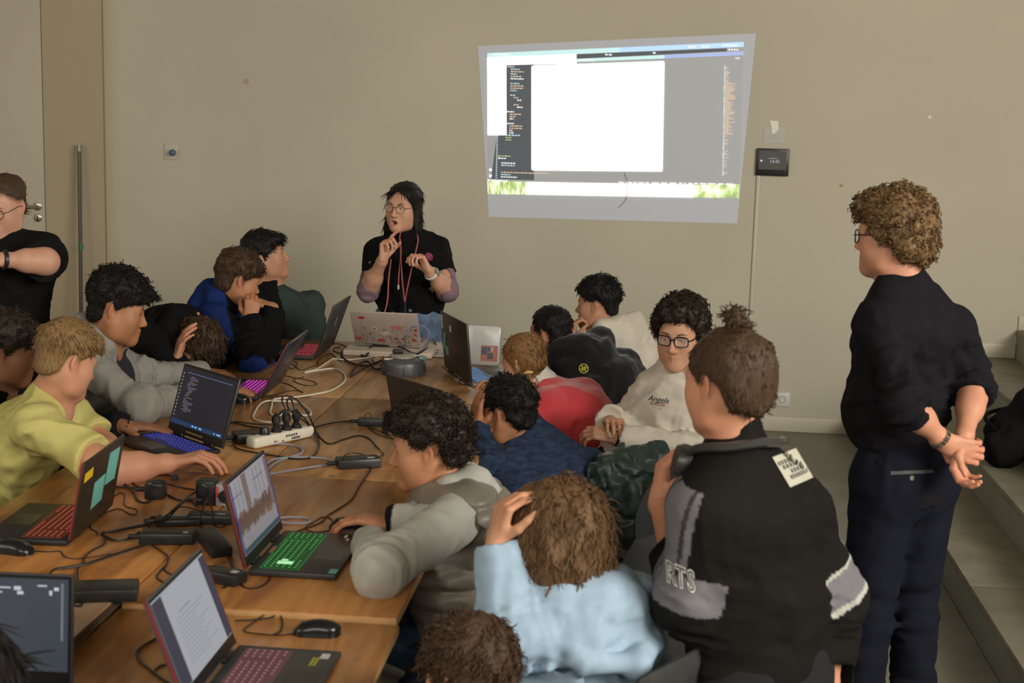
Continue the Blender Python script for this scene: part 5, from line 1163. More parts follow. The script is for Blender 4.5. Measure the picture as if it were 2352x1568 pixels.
def build_hair(H, hr, res, seed):
    """hr: line [(azimuth deg, z)], t thickness, style; returns surface in world space"""
    rng = np.random.default_rng(seed)
    c, R, s = V3(H['c']), H['R'], H.get('s', 1.0)
    L = lambda p: c+R@(np.array(p)*s)
    v = Vol(res); t = hr.get('t', 0.018); tt = hr.get('top', t)
    v.ell(L((0, -0.018, 0.040+(tt-t)*0.5)), np.array((0.074+t, 0.096+t, 0.080+(t+tt)/2))*s, R, 0.02)
    if hr.get('cap'): v.ell(L((0, 0.0, 0.075)), np.array((0.070+hr['cap']*0.5, 0.088+hr['cap']*0.6, 0.048+hr['cap']))*s, R, 0.05)
    if hr.get('low', 0): v.ell(L((0, -0.03, -0.01)), np.array((0.070+t, 0.080+t, 0.07))*s, R, 0.03)
    if hr.get('nape', t > 0): v.ell(L((0, -0.050, -0.028)), np.array((0.058+t*0.7, 0.052+t*0.7, 0.052))*s, R, 0.03)
    for (p, r, k) in hr.get('lumps', ()): v.ell(L(p), np.array(r)*s, R, k)
    for (a, b, ra, rb, k) in hr.get('cones', ()): v.cone(L(a), L(b), ra*s, rb*s, k)
    az = np.array([a for a, _ in hr['line']], float); zz = np.array([z for _, z in hr['line']], float)
    def cutf(X, Y, Z):
        x, y, z = X-c[0], Y-c[1], Z-c[2]
        lx = (x*R[0, 0]+y*R[1, 0]+z*R[2, 0])/s; ly = (x*R[0, 1]+y*R[1, 1]+z*R[2, 1])/s; lz = (x*R[0, 2]+y*R[1, 2]+z*R[2, 2])/s
        ph = np.degrees(np.abs(np.arctan2(lx, ly+0.01)))
        return (np.interp(ph, az, zz)-lz)*s*0.8
    v.cut(cutf, 0.01)
    am, sc = hr.get('noise', (0.004, 40)); st = hr.get('stretch', (1, 1, 1))
    Q = R
    zfade = hr.get('cap')
    fade = lambda P: (0.3+0.7*np.clip((((P-c)@R)[:, 2]/s-0.01)/0.05, 0, 1)) if zfade else 1.0
    v.post.append(lambda P: fade(P)*(am*vnoise(((P-c)@Q)*np.array(st), sc, seed)+am*0.5*vnoise(((P-c)@Q)*np.array(st), sc*2.3, seed+3)))
    P, F = v.mesh()
    parts = [(P, F)]
    n = int(hr.get('n', 900)*0.5)
    if n and len(F):
        fc = F[rng.integers(0, len(F), n)]; roots = P[fc].mean(1)
        nn = np.cross(P[fc[:, 1]]-P[fc[:, 0]], P[fc[:, 2]]-P[fc[:, 0]]); nn /= np.linalg.norm(nn, axis=1)[:, None]+1e-12
        q = (roots-c)@R/s
        keep = q[:, 2] > hr.get('zmin', -1.0); roots, nn, q = roots[keep], nn[keep], q[keep]
        sty = hr.get('style', 'short')
        if sty == 'curly': d = nn*1.0+rng.normal(0, 0.35, nn.shape); curl, turns = hr.get('curl', (0.008, 1.6)); drp = 0.2
        else:
            fl = hr.get('flow', (0, 0.6, -0.8))        # local direction the locks lie in
            crown = np.array(hr.get('crown', (0, -0.06, 0.11)))
            if sty == 'radial': g = q-crown
            else: g = np.tile(np.array(fl, float), (len(q), 1))
            g = g/(np.linalg.norm(g, axis=1)[:, None]+1e-9)
            g = g@R.T
            g = g-nn*(g*nn).sum(1)[:, None]; g /= np.linalg.norm(g, axis=1)[:, None]+1e-9
            d = g+nn*hr.get('lift', 0.25); curl, turns = hr.get('curl', (0.0, 1.0)); drp = hr.get('droop', 0.15)
        roots = roots-nn*0.004
        ln_ = hr.get('len', 0.035)*(hr['side']+(1-hr['side'])*np.clip((q[:, 2]-0.015)/0.06, 0, 1) if 'side' in hr else np.ones(len(q)))
        SP, SF = strands(roots, d, ln_, hr.get('r', 0.0028)*1.3, rng, curl, turns, min(hr.get('seg', 6), 6 if curl else 4), drp, hr.get('jit', 0.2))
        parts.append((SP, SF))
    return joined(parts)

m_skin = mat('skin', (0.5, 0.3, 0.2), 0.52, vcol=True, sss=0.12, bump=0.05, bscale=350, spec=0.4)
def hair_mat(name, col, rough=0.55, strand=True):
    m = mat(name, col, rough, var=0.45, vscale=1.0, bump=0.9 if strand else 0.4, bscale=1.0, spec=0.22, stretch=(170, 170, 22) if strand else (70, 70, 70))
    m['hair_rgb'] = list(col)
    return m
def cloth(name, col, var=0.08, vs=9, bump=0.25, bs=420, rough=0.9, sheen=0.0, **k): return mat(name, col, rough, var=var, vscale=vs, bump=bump, bscale=bs, sheen=sheen, spec=0.06, **k)

def perp_up(axis, ref):
    a = nrm(axis); r = V3(ref); r = r-a*(r@a); return r/np.linalg.norm(r)
def person(S):
    """S: specification with world-space joints. Returns the person's Empty."""
    px = S.get('res', 0.006)*1.2
    T = S['torso']; pel, che, nek = V3(T['pelvis']), V3(T['chest']), V3(T['neck']); lat = nrm(T['lat'])     # lat: towards the figure's right
    spine = nrm(nek-pel); fwd = nrm(np.cross(spine, lat))*1.0
    if S.get('flip'): fwd = -fwd
    fwd = np.cross(spine, lat); fwd = nrm(fwd); fwd = -fwd if (np.dot(fwd, V3(S['face'])) < 0) else fwd
    b = S.get('build', 1.0)
    shw = S.get('shw', 0.185)
    sh = {+1: V3(S['shR']) if 'shR' in S else che+lat*shw*b+spine*0.06, -1: V3(S['shL']) if 'shL' in S else che-lat*shw*b+spine*0.06}
    H = dict(S['head']); H['R'] = head_frame(H['look'], H.get('up', (0, 0, 1))); H['neck'] = nek+spine*0.0
    h0_ = S['hair'][0] if isinstance(S.get('hair'), list) else S.get('hair')
    if h0_: H['scalp'] = (h0_['line'], h0_['mat']['hair_rgb'])
    root = thing('person', S['label'], 'person', (float(pel[0]), float(pel[1]), 0.0), 0, S.get('group'))
    inv = np.array([pel[0], pel[1], 0.0])
    def attach(name, P, F, m, cols=None, parent=None, smooth=True):
        me = np_mesh(name, P-inv, F, cols, smooth); return link(name, me, m, parent or root)
    S['attach'] = attach; S['inv'] = inv; S['root'] = root
    seed = S.get('seed', 1)
    parts = []; cols = []
    hp, hf, hc = build_head(H, S.get('hres', 0.0036)*1.34); parts.append((hp, hf)); cols.append(hc)
    skin = V3(H['skin'])
    arms = {}
    for sgn, key in ((1, 'R'), (-1, 'L')):
        a = S.get('arm'+key)
        if not a: continue
        el, wr = V3(a['el']), V3(a['wr']); arms[sgn] = (sh[sgn], el, wr)
        v = Vol(a.get('res', S.get('hand_res', max(0.0042, px*0.6))))
        fr = S.get('fr', 1.0)
        x = nrm(a.get('dir', wr-el))
        v.cone(el, wr-nrm(wr-el)*0.02, 0.041*fr*b, 0.0255*fr, 0.02); v.cone(el, el+(wr-el)*0.4, 0.040*fr*b, 0.040*fr*b, 0.03)
        v.cone(wr-nrm(wr-el)*0.02, wr+x*0.012, 0.0245*fr, 0.022, 0.02)
        if a.get('bare'): v.cone(sh[sgn]+(el-sh[sgn])*0.45, el, 0.046*fr*b, 0.041*fr*b, 0.03)
        build_hand(v, wr, x, a['palm'], sgn, a.get('curl', (0.35, 0.5, 0.35)), a.get('spread', 0.09), a.get('thumb', (0.5, 0.25)), a.get('hs', S.get('hs', 1.0)), a.get('curls'), a.get('thumb_out', 0.75))
        P, F = v.mesh(); parts.append((P, F))
        cc = np.tile(skin, (len(P), 1))*(1+vnoise(P, 40)[:, None]*0.06)
        q = (P-wr)@x; w = np.clip((q-0.07)/0.05, 0, 1)[:, None]*0.35; cc = cc*(1-w)+skin*np.array([1.06, 0.80, 0.74])*w
        cols.append(cc)
    # hidden core of the body keeps the figure one piece under its clothes
    v = Vol(0.020)
    v.chain([pel, (pel+che)/2, che, nek-spine*0.05], [0.085*b, 0.08*b, 0.095*b, 0.055], 0.05, lat, 1.45)
    v.cone(nek-spine*0.08, nek, 0.05, 0.045, 0.03)
    for sgn in (1, -1):
        e = arms[sgn][1] if sgn in arms else sh[sgn]-spine*0.26
        v.cone(che+spine*0.04, sh[sgn], 0.05, 0.042, 0.04); v.cone(sh[sgn], e, 0.040*b, 0.034*b, 0.03)
    legs = S.get('legs')
    LG = []
    if legs:
        for sgn, (kn, an) in ((1, legs[0]), (-1, legs[1])):
            hip = pel+lat*sgn*0.085*b-spine*0.03; kn, an = V3(kn), V3(an); LG.append((hip, kn, an)); v.chain([hip, kn, an], [0.065, 0.048, 0.035], 0.03)
    P, F = v.mesh(); parts.append((P, F)); cols.append(np.tile(skin, (len(P), 1)))
    P, F = joined(parts); attach('body', P, F, m_skin, np.concatenate(cols))
    # ---- garments
    for g in S.get('wear', ()):
        k = g['kind']
        if k == 'top':
            o = g.get('o', 0.018); v = Vol(g.get('res', px)); rt = g.get('ratio', 1.42)
            hem = pel-spine*g.get('hem', 0.06)
            mid = pel*0.5+che*0.5+fwd*g.get('belly', 0.0)
            to = g.get('to', o)
            v.chain([hem, mid, che, nek-spine*0.055], [(0.105+to)*b, (0.098+to)*b, (0.104+to)*b, 0.062+to*0.7], 0.07, lat, rt)
            for sgn in (1, -1):
                v.cone(nek-spine*0.03, sh[sgn], 0.046+to*0.4, 0.042+to*0.6, 0.05)
                v.cone(che+spine*0.01, sh[sgn], g.get('yr', 0.07), 0.044+to*0.5, 0.05)
                sl = g.get('sleeve', 1.0)
                if isinstance(sl, dict): sl = sl[sgn]
                A = arms.get(sgn)
                if A is None:
                    e = V3(S.get('hang', {}).get(sgn, sh[sgn]-spine*0.28)); A = (sh[sgn], e, e+np.array([0, 0, -0.22]))
                s_, e_, w_ = A; up = e_-s_; fo = w_-e_
                rs = g.get('rs', 1.0)
                if sl <= 0.5:
                    en = s_+up*(sl*2); v.cone(s_, en, (0.045+o)*rs, (0.048+o*1.15)*rs, 0.04)
                    nd = nrm(up); v.ell(en+nd*0.05, (0.13, 0.13, 0.05), head_frame(np.cross(nd, [0.3, 0.5, 0.8]), nd), 0.004, 'd')
                else:
                    q = min(1.0, (sl-0.5)*2); en = e_+fo*q*0.93
                    v.cone(s_, e_, (0.047+o)*rs, (0.040+o)*rs, 0.04); v.cone(e_, en, (0.040+o)*rs, (0.029+o*0.9)*rs, 0.035)
                    if g.get('cuff', True):
                        nd = nrm(fo); v.cone(en-nd*0.035, en-nd*0.004, (0.033+o*0.7)*rs, (0.031+o*0.7)*rs, 0.006)
                        v.ell(en+nd*0.032, (0.085, 0.085, 0.032), head_frame(np.cross(nd, [0.3, 0.5, 0.8]), nd), 0.004, 'd')
                    v.post.append(creases(e_, up, 0.13, g.get('crease', 0.007), 110, seed+sgn)); v.post.append(creases(e_, fo, 0.12, g.get('crease', 0.007)*0.8, 120, seed+5+sgn))
                v.post.append(creases(s_-spine*0.08, np.cross(fwd, up)+0.5*up, 0.15, g.get('crease', 0.007)*0.7, 75, seed+9))
            if g.get('hood'):
                hd = g['hood'] if isinstance(g['hood'], (int, float)) else 1.0
                bk = nek-fwd*0.055; r = 0.034*hd
                ring = [nek+fwd*0.065-lat*0.03-spine*0.055, nek+fwd*0.04-lat*0.075-spine*0.005, nek-fwd*0.03-lat*0.085+spine*0.012, bk-fwd*0.02+spine*0.015, nek-fwd*0.03+lat*0.085+spine*0.012, nek+fwd*0.04+lat*0.075-spine*0.005, nek+fwd*0.065+lat*0.03-spine*0.055]
                v.chain(ring, [0.022*hd, r*0.85, r, r*1.15, r, r*0.85, 0.022*hd], 0.02)
                v.cone(bk-fwd*0.03-lat*0.05-spine*0.05, bk-fwd*0.03+lat*0.05-spine*0.05, 0.045*hd, 0.045*hd, 0.03)
                v.ell(bk-fwd*0.035-spine*0.09, (0.085*hd, 0.045, 0.075*hd), np.stack([lat, fwd, spine], 1), 0.03)
                v.post.append(creases(bk-spine*0.05, spine, 0.13, 0.006, 95, seed+3))
            if g.get('collar'):
                ch = g['collar']; v.chain([nek-spine*0.03, nek+spine*ch], [0.068, 0.060], 0.02)
                v.ell(nek+spine*(ch+0.035), (0.075, 0.075, 0.032), np.stack([lat, fwd, spine], 1), 0.004, 'd')
            elif not g.get('hood'):
                v.ell(nek+spine*0.035+fwd*0.02, (0.074, 0.080, 0.045), np.stack([lat, fwd, spine], 1), 0.006, 'd')
            v.ell(hem-spine*0.11, (0.26, 0.20, 0.09), np.stack([lat, fwd, spine], 1), 0.01, 'd')
            v.post.append(folds(g.get('fold', 0.011), g.get('fs', 8.5), seed)); v.post.append(creases((pel+che)/2-spine*0.06, spine+0.4*lat, 0.22, g.get('crease', 0.007)*0.9, 60, seed+2))
            for ex in g.get('extra', ()): ex(v, dict(pel=pel, che=che, nek=nek, lat=lat, fwd=fwd, spine=spine, sh=sh))
            if g.get('post'): v.post.append(g['post'](dict(pel=pel, che=che, nek=nek, lat=lat, fwd=fwd, spine=spine, sh=sh)))
            P, F = v.mesh(); cl = None
            if g.get('color'): cl = g['color'](P, dict(pel=pel, che=che, nek=nek, lat=lat, fwd=fwd, spine=spine, sh=sh, arms=arms))
            S['garment'] = attach(g['name'], P, F, g['mat'], cl)
        elif k == 'pants':
            v = Vol(g.get('res', 0.018)); o = 0.02
            v.cone(pel-lat*0.03+spine*0.07, pel+lat*0.03+spine*0.07, (0.10+o)*b, None, 0.05, fwd, 0.85)
            v.cone(pel-lat*0.05-spine*0.02, pel+lat*0.05-spine*0.02, (0.105+o)*b, None, 0.05)
            for (hip, kn, an) in LG:
                v.chain([hip, kn, an-np.array([0, 0, 0.02])], [(0.082+o)*b, 0.056+o, 0.045+o], 0.04)
                v.post.append(creases(kn, hip-kn, 0.17, 0.009, 70, seed)); v.post.append(creases(an, kn-an, 0.16, 0.009, 95, seed+4)); v.post.append(creases(hip, np.cross(kn-hip, fwd)+0.3*(kn-hip), 0.16, 0.006, 75, seed+8))
            v.ell(pel+spine*0.20, (0.3, 0.3, 0.10), np.stack([lat, fwd, spine], 1), 0.006, 'd')
            v.post.append(folds(0.005, 8, seed+1))
            P, F = v.mesh(); attach(g['name'], P, F, g['mat'])
            for (hip, kn, an) in LG:
                v = Vol(0.014); d = nrm(g.get('toe', fwd)*np.array([1, 1, 0])); an = np.array([an[0], an[1], max(an[2], 0.09)])
                z0 = np.array([an[0], an[1], 0.0])
                v.cone(z0-d*0.06+[0, 0, 0.045], z0+d*0.13+[0, 0, 0.038], 0.042, 0.036, 0.02, [0, 0, 1], 1.0).cone(z0-d*0.02+[0, 0, 0.05], an+[0, 0, -0.01], 0.045, 0.042, 0.03)
                v.cut(lambda X, Y, Z: 0.002-Z+0*X+0*Y, 0.004)
                P, F = v.mesh(); attach('shoe', P, F, g.get('shoe', M_('dark_shoes', (0.02, 0.02, 0.02), 0.6)))
    if S.get('hair'):
        for hr in (S['hair'] if isinstance(S['hair'], list) else [S['hair']]):
            P, F = build_hair(H, hr, hr.get('res', px*0.85), seed+20); attach(hr.get('name', 'hair'), P, F, hr['mat'])
    S['H'] = H; S['frame'] = dict(pel=pel, che=che, nek=nek, lat=lat, fwd=fwd, spine=spine, sh=sh, arms=arms)
    return root
def glasses(S, m, w=0.021, h=0.017, rim=0.0016, round_=True, lens=None, arm=True, parent_name='glasses'):
    H = S['H']; c, R, s = V3(H['c']), H['R'], H.get('s', 1.0); inv = S['inv']
    L = lambda p: Vector(c+R@(np.array(p)*s)-inv)
    g = empty(parent_name, (0, 0, 0), 0, S['root'])
    lm = lens or M_('spectacle_glass', (0.9, 0.92, 0.9), 0.03, alpha=0.10)
    for q in (-1, 1):
        pts = []
        for i in range(20):
            a = 2*PI*i/20; ca, sa = math.cos(a), math.sin(a)
            if not round_: e = 0.55; ca = math.copysign(abs(ca)**e, ca); sa = math.copysign(abs(sa)**e, sa)
            pts.append(L((q*(0.0335)+w*ca, 0.1035-0.006*((w*ca*q+0.03)/0.03)**2*0.4, 0.003+h*sa)))
        MB().tube(pts, rim*s, 6, closed=True).build('rim', m, g)
        b = MB(); b.bm.faces.new([b.bm.verts.new(p) for p in pts]); o = b.build('lens', lm, g, smooth=False)
        if arm: MB().tube([L((q*(0.0335+w), 0.100, 0.008)), L((q*0.072, 0.085, 0.010)), L((q*0.080, 0.01, 0.012)), L((q*0.080, -0.02, 0.0))], rim*0.9*s, 6).build('temple', m, g)
    MB().tube([L((-0.0335+w, 0.1035, 0.008)), L((0, 0.108, 0.011)), L((0.0335-w, 0.1035, 0.008))], rim*s, 6).build('bridge', m, g)
    return g

# ---------------------------------------------------------------- the people
SK_L, SK_P, SK_T, SK_B, SK_D = (0.56, 0.28, 0.165), (0.60, 0.33, 0.22), (0.45, 0.20, 0.10), (0.32, 0.15, 0.075), (0.22, 0.10, 0.055)
h_black = hair_mat('hair_black', (0.010, 0.008, 0.007)); h_dark = hair_mat('hair_dark_brown', (0.022, 0.015, 0.010)); h_brown = hair_mat('hair_brown', (0.060, 0.034, 0.018))
h_mid = hair_mat('hair_mid_brown', (0.135, 0.074, 0.034)); h_light = hair_mat('hair_light_brown', (0.21, 0.125, 0.05)); h_blond = hair_mat('hair_dark_blond', (0.23, 0.12, 0.045)); h_curl = hair_mat('hair_golden_curls', (0.17, 0.10, 0.045), 0.45, False); h_afro = hair_mat('hair_dark_curls', (0.024, 0.016, 0.010), 0.5, False)
LINE_M = [(0, 0.066), (35, 0.060), (55, 0.035), (72, 0.012), (84, -0.012), (92, 0.030), (112, 0.022), (125, -0.045), (150, -0.068), (180, -0.070)]
LINE_FR = [(0, 0.045), (35, 0.040), (55, 0.030), (72, 0.010), (84, -0.015), (92, 0.030), (112, 0.022), (125, -0.045), (150, -0.068), (180, -0.070)]
def sit(pel, d, sp=0.10, reach=0.42, foot=0.05):
    d = nrm((d[0], d[1], 0)); r = np.array([d[1], -d[0], 0]); p = V3(pel); out = []
    for q in (1, -1):
        k = p+d*reach+r*q*sp; k[2] = 0.50; a = k+d*foot; a[2] = 0.09; out.append((k, a))
    return out
def stand(pel, d, sp=0.10):
    d = nrm((d[0], d[1], 0)); r = np.array([d[1], -d[0], 0]); p = V3(pel); out = []
    for q in (1, -1):
        k = p+r*q*sp+d*0.03; k[2] = p[2]*0.52; a = p+r*q*(sp+0.015); a[2] = 0.09; out.append((k, a))
    return out
def lat_of(d): d = nrm((d[0], d[1], 0)); return np.array([d[1], -d[0], 0.0])
c_jeans = cloth('blue_denim', (0.12, 0.175, 0.25), 0.35, 22); c_djean = cloth('dark_denim', (0.018, 0.026, 0.05), 0.25, 25); c_black = cloth('black_cotton', (0.009, 0.009, 0.009)); c_trk = cloth('charcoal_trousers', (0.02, 0.02, 0.022))
def cloth_v(name, **k): return cloth(name, (0.5, 0.5, 0.5), vcol=True, **k)
FR3 = lambda f: np.stack([f['lat'], f['fwd'], f['spine']], 1)

# ---- curly-haired boy in a grey hoodie and puffer vest
PEL = (-0.5,4.28,0.39)
def vest_hoodie_color(P, g):
    c_ = np.tile(np.array([0.46, 0.45, 0.40]), (len(P), 1)); s_, e_, w_ = g['arms'][1]; u = nrm(w_-e_); L = np.linalg.norm(w_-e_); t = (P-e_)@u; r = np.linalg.norm(P-e_-np.outer(t, u), axis=1)
    c_[(r < 0.07) & (t > L*0.93-0.012)] = (0.012, 0.012, 0.012); return c_
c_vest = mat('puffer_taupe', (0.20, 0.175, 0.14), 0.40, var=0.1, vscale=12, spec=0.5, bump=0.2, bscale=60)
S14 = dict(label='curly-haired boy in a grey hoodie and taupe puffer vest using a mouse', face=(-1, 0.1, 0), res=0.006, hres=0.0032, seed=14,
  torso=dict(pelvis=PEL, chest=(-0.524,4.27,0.72), neck=(-0.579,4.26,0.871), lat=lat_of((-1, 0.12))), shw=0.165, shL=(-0.512,4.1,0.853),
  head=dict(c=(-0.645,4.24,0.999), look=(-1, -0.06, -0.10), skin=(0.48, 0.215, 0.11), s=0.97, brow=(0.015, 0.01, 0.008), nose=1.05),
  armL=dict(el=(-0.671,3.637,0.82), wr=(-0.758,3.951,0.8), palm=(0.2, 0.3, -0.9), dir=(0.85, 0.35, 0.0), curl=(0.9, 1.1, 0.7)),
  armR=dict(el=(-0.584,4.106,0.815), wr=(-0.737,4.128,0.8), palm=(0.1, 0, -1), dir=(-1, 0.03, 0.10), curl=(0.32, 0.5, 0.4), spread=0.14, thumb=(0.15, 0.1), hs=1.0),
  legs=sit(PEL, (-1, 0.05)),
  wear=[dict(kind='top', name='hoodie', mat=cloth_v('heather_grey_fleece'), color=vest_hoodie_color, o=0.015, to=-0.022, yr=0.04, hood=1.35, sleeve=1.0, hem=0.05, crease=0.004, fold=0.006, rs=1.16), dict(kind='pants', name='jeans', mat=cloth('mid_denim', (0.05, 0.085, 0.15), 0.3, 25), res=0.010)],
  hair=dict(style='curly', line=[(0, 0.078), (40, 0.070), (60, 0.050), (75, 0.030), (84, 0.018), (94, 0.050), (112, 0.042), (128, -0.025), (180, -0.055)], t=0.032, top=0.054, noise=(0.010, 38), n=2300, len=0.016, r=0.0015, curl=(0.0065, 1.4), seg=8, mat=h_afro, lumps=[((0, 0.075, 0.095), (0.070, 0.042, 0.036), 0.02)]))
person(S14)
f = S14['frame']; sp_, lt_, fw_, pe_, ch_, nk_ = f['spine'], f['lat'], f['fwd'], f['pel'], f['che'], f['nek']
v = Vol(0.0075)
v.chain([pe_-sp_*0.06, (pe_+ch_)/2, ch_, nk_-sp_*0.06], [0.152, 0.148, 0.152, 0.120], 0.06, lt_, 1.36)
for q in (1, -1):
    v.cone(nk_-sp_*0.055+lt_*q*0.05, f['sh'][q]-sp_*0.015, 0.098, 0.104, 0.03)
    v.ell(f['sh'][q]+lt_*q*0.10-sp_*0.06+fw_*0.02, (0.072, 0.115, 0.135), FR3(f), 0.006, 'd')
v.ell(nk_+sp_*0.075+fw_*0.03, (0.105, 0.135, 0.088), FR3(f), 0.01, 'd'); v.ell(pe_-sp_*0.16, (0.3, 0.22, 0.09), FR3(f), 0.01, 'd')
def quilt(P):
    t = (P-f['pel'])@sp_; return 0.014*np.abs(np.sin(t*PI/0.062+0.5*vnoise(P, 5)))**0.6+0.0035*vnoise(P*np.array([1, 1, 3.0]), 22)
v.post += [quilt, folds(0.004, 11, 3)]
P, F = v.mesh(); S14['attach']('puffer_vest', P, F, c_vest)

# ---- light blue hoodie, brown bob, hand raised
PEL = (-0.114,3.42,0.471)
def blue_color(P, g):
    n = np.tile(np.array([0.50, 0.58, 0.64]), (len(P), 1)); return n
S15 = dict(label='person with a brown bob in a light blue hoodie, left hand raised to the hair', face=(-0.75, 0.65, 0), res=0.006, hres=0.0042, seed=15,
  torso=dict(pelvis=PEL, chest=(-0.117,3.38,0.76), neck=(-0.146,3.36,0.882), lat=lat_of((-0.72, 0.7))), shw=0.16, build=0.95,
  head=dict(c=(-0.204,3.38,1.01), look=(-0.80, 0.55, -0.25), skin=SK_L, fem=1, s=0.98),
  armL=dict(el=(-0.292,3.22,0.831), wr=(-0.336,3.3,1.028), palm=(0.8, 0.55, -0.1), dir=(0.22, 0.05, 1), curl=(0.85, 0.5, 0.3), spread=0.05, thumb=(0.2, 0.2), hs=0.92),
  armR=dict(el=(0.012,3.6,0.586), wr=(-0.149,3.558,0.8), palm=(0, 0, -1), curl=(0.3, 0.4, 0.3), res=0.006),
  legs=sit(PEL, (-0.8, 0.5)),
  wear=[dict(kind='top', name='hoodie', mat=cloth('light_blue_fleece', (0.33, 0.44, 0.55), 0.07, 30), o=0.020, hood=1.5, sleeve={1: 1.0, -1: 1.0}, hem=0.05, crease=0.009, rs=1.02, extra=[lambda v, g: v.ell(g['nek']-g['fwd']*0.075-g['spine']*0.055, (0.115, 0.060, 0.075), FR3(g), 0.03), lambda v, g: v.chain([g['nek']-g['lat']*0.10+g['fwd']*0.06-g['spine']*0.02, g['nek']-g['lat']*0.135-g['fwd']*0.04-g['spine']*0.045, g['nek']-g['lat']*0.10-g['fwd']*0.13-g['spine']*0.10, g['nek']-g['fwd']*0.185-g['spine']*0.11, g['nek']+g['lat']*0.10-g['fwd']*0.13-g['spine']*0.10, g['nek']+g['lat']*0.135-g['fwd']*0.04-g['spine']*0.045, g['nek']+g['lat']*0.10+g['fwd']*0.06-g['spine']*0.02], [0.022, 0.028, 0.030, 0.032, 0.030, 0.028, 0.022], 0.006), lambda v, g: [v.cone(a, b_, 0.030, 0.030, 0.006, op='d') for a, b_ in ((g['nek']-g['lat']*0.125-g['fwd']*0.075-g['spine']*0.105, g['nek']-g['fwd']*0.175-g['spine']*0.175), (g['nek']-g['fwd']*0.175-g['spine']*0.175, g['nek']+g['lat']*0.125-g['fwd']*0.075-g['spine']*0.105))]]), dict(kind='pants', name='trousers', mat=c_djean)],
  hair=dict(style='flow', line=[(0, 0.070), (40, 0.055), (62, 0.0), (75, -0.07), (95, -0.105), (130, -0.115), (180, -0.12)], t=0.040, top=0.034, low=0, noise=(0.008, 26), stretch=(1, 1, 0.35), n=3200, len=0.050, r=0.0016, flow=(0, -0.15, -1), lift=0.06, jit=0.16, droop=0.1, curl=(0.006, 1.0), seg=7, zmin=-0.085, mat=h_mid,
     lumps=[((0, -0.060, -0.05), (0.112, 0.080, 0.100), 0.03), ((0.075, -0.015, -0.055), (0.050, 0.065, 0.090), 0.03), ((-0.075, -0.015, -0.065), (0.050, 0.065, 0.100), 0.03)]))
person(S15)
f = S15['frame']
v = Vol(0.005); n0 = f['nek']
for (dz, r0, r1) in ((0.030, 0.066, 0.071),): v.cone(n0+f['spine']*0.0, n0+f['spine']*0.045, r1, r0, 0.01)
v.ell(n0+f['spine']*0.09, (0.07, 0.07, 0.042), FR3(f), 0.004, 'd')
P, F = v.mesh(); t = (P-n0)@f['spine']; cc = np.where((np.abs(t-0.036) < 0.005)[:, None], (0.55, 0.50, 0.38), (0.012, 0.014, 0.025)); cc = np.where((np.abs(t-0.022) < 0.003)[:, None], (0.5, 0.46, 0.36), cc)
S15['attach']('striped_collar', P, F, cloth_v('striped_rib'), cc)

# ---- curly brown head at the bottom edge
PEL = (-0.322,3.02,0.394)
S16 = dict(label='curly brown-haired head at the bottom edge in front of the puffer vest', face=(-0.7, 0.7, 0), res=0.008, hres=0.005, seed=16,
  torso=dict(pelvis=PEL, chest=(-0.329,2.98,0.607), neck=(-0.34,2.95,0.724), lat=lat_of((-0.8, 0.6))), build=0.92, shw=0.155,
  head=dict(c=(-0.355,2.95,0.834), look=(-0.75, 0.6, -0.2), skin=SK_L, s=0.92), legs=sit(PEL, (-0.8, 0.5)),
  wear=[dict(kind='top', name='sweater', mat=cloth('slate_knit', (0.05, 0.055, 0.07)), o=0.016, sleeve=1.0), dict(kind='pants', name='trousers', mat=c_djean)],
  hair=dict(style='flow', line=LINE_FR, t=0.022, top=0.03, noise=(0.008, 30), n=2200, len=0.035, r=0.0020, flow=(0.2, 0.3, -0.9), lift=0.25, curl=(0.006, 1.3), seg=8, mat=h_brown))
person(S16)

# ---- standing person with a bun, black track jacket and headphones round the neck
PEL = (0.294,3.4,0.72)
def track_color(P, g):
    base = np.tile(np.array([0.0115, 0.0105, 0.009]), (len(P), 1))
    grey = np.array([0.16, 0.155, 0.165]); pale = np.array([0.42, 0.41, 0.36])
    for sgn in (1, -1):
        s_, e_, w_ = g['arms'][sgn]; up = e_-s_; L = np.linalg.norm(up); u = up/L
        d = P-s_; t = (d@u)/L; rad = d-np.outer(d@u, u); rl_ = np.linalg.norm(rad, axis=1)
        near = rl_ < 0.105; out = (rad@nrm(g['lat']*sgn+0.15*g['spine']))/np.maximum(rl_, 1e-6)
        bk = -(rad@g['fwd'])/np.maximum(rl_, 1e-6)
        top = near & (t > -0.25) & (t < 0.62) & (out > 0.70); base[top] = grey
        line = near & (t > -0.25) & (t < 0.62) & (np.abs(out-0.86) < 0.035); base[line] = (0.05, 0.047, 0.045)
        band = near & (t > 0.62) & (t < 1.0-0.20*np.clip(bk, -1, 1)*0) & (rl_ > 0.02) & ((P-e_)@u < -0.005); base[band] = grey
        edge = near & ((np.abs(t-0.62) < 0.022) | ((np.abs((P-e_)@u+0.005) < 0.008))); base[edge & (sgn == 1)] = pale
    return base
c_track = cloth_v('black_track_jacket', rough=0.75)
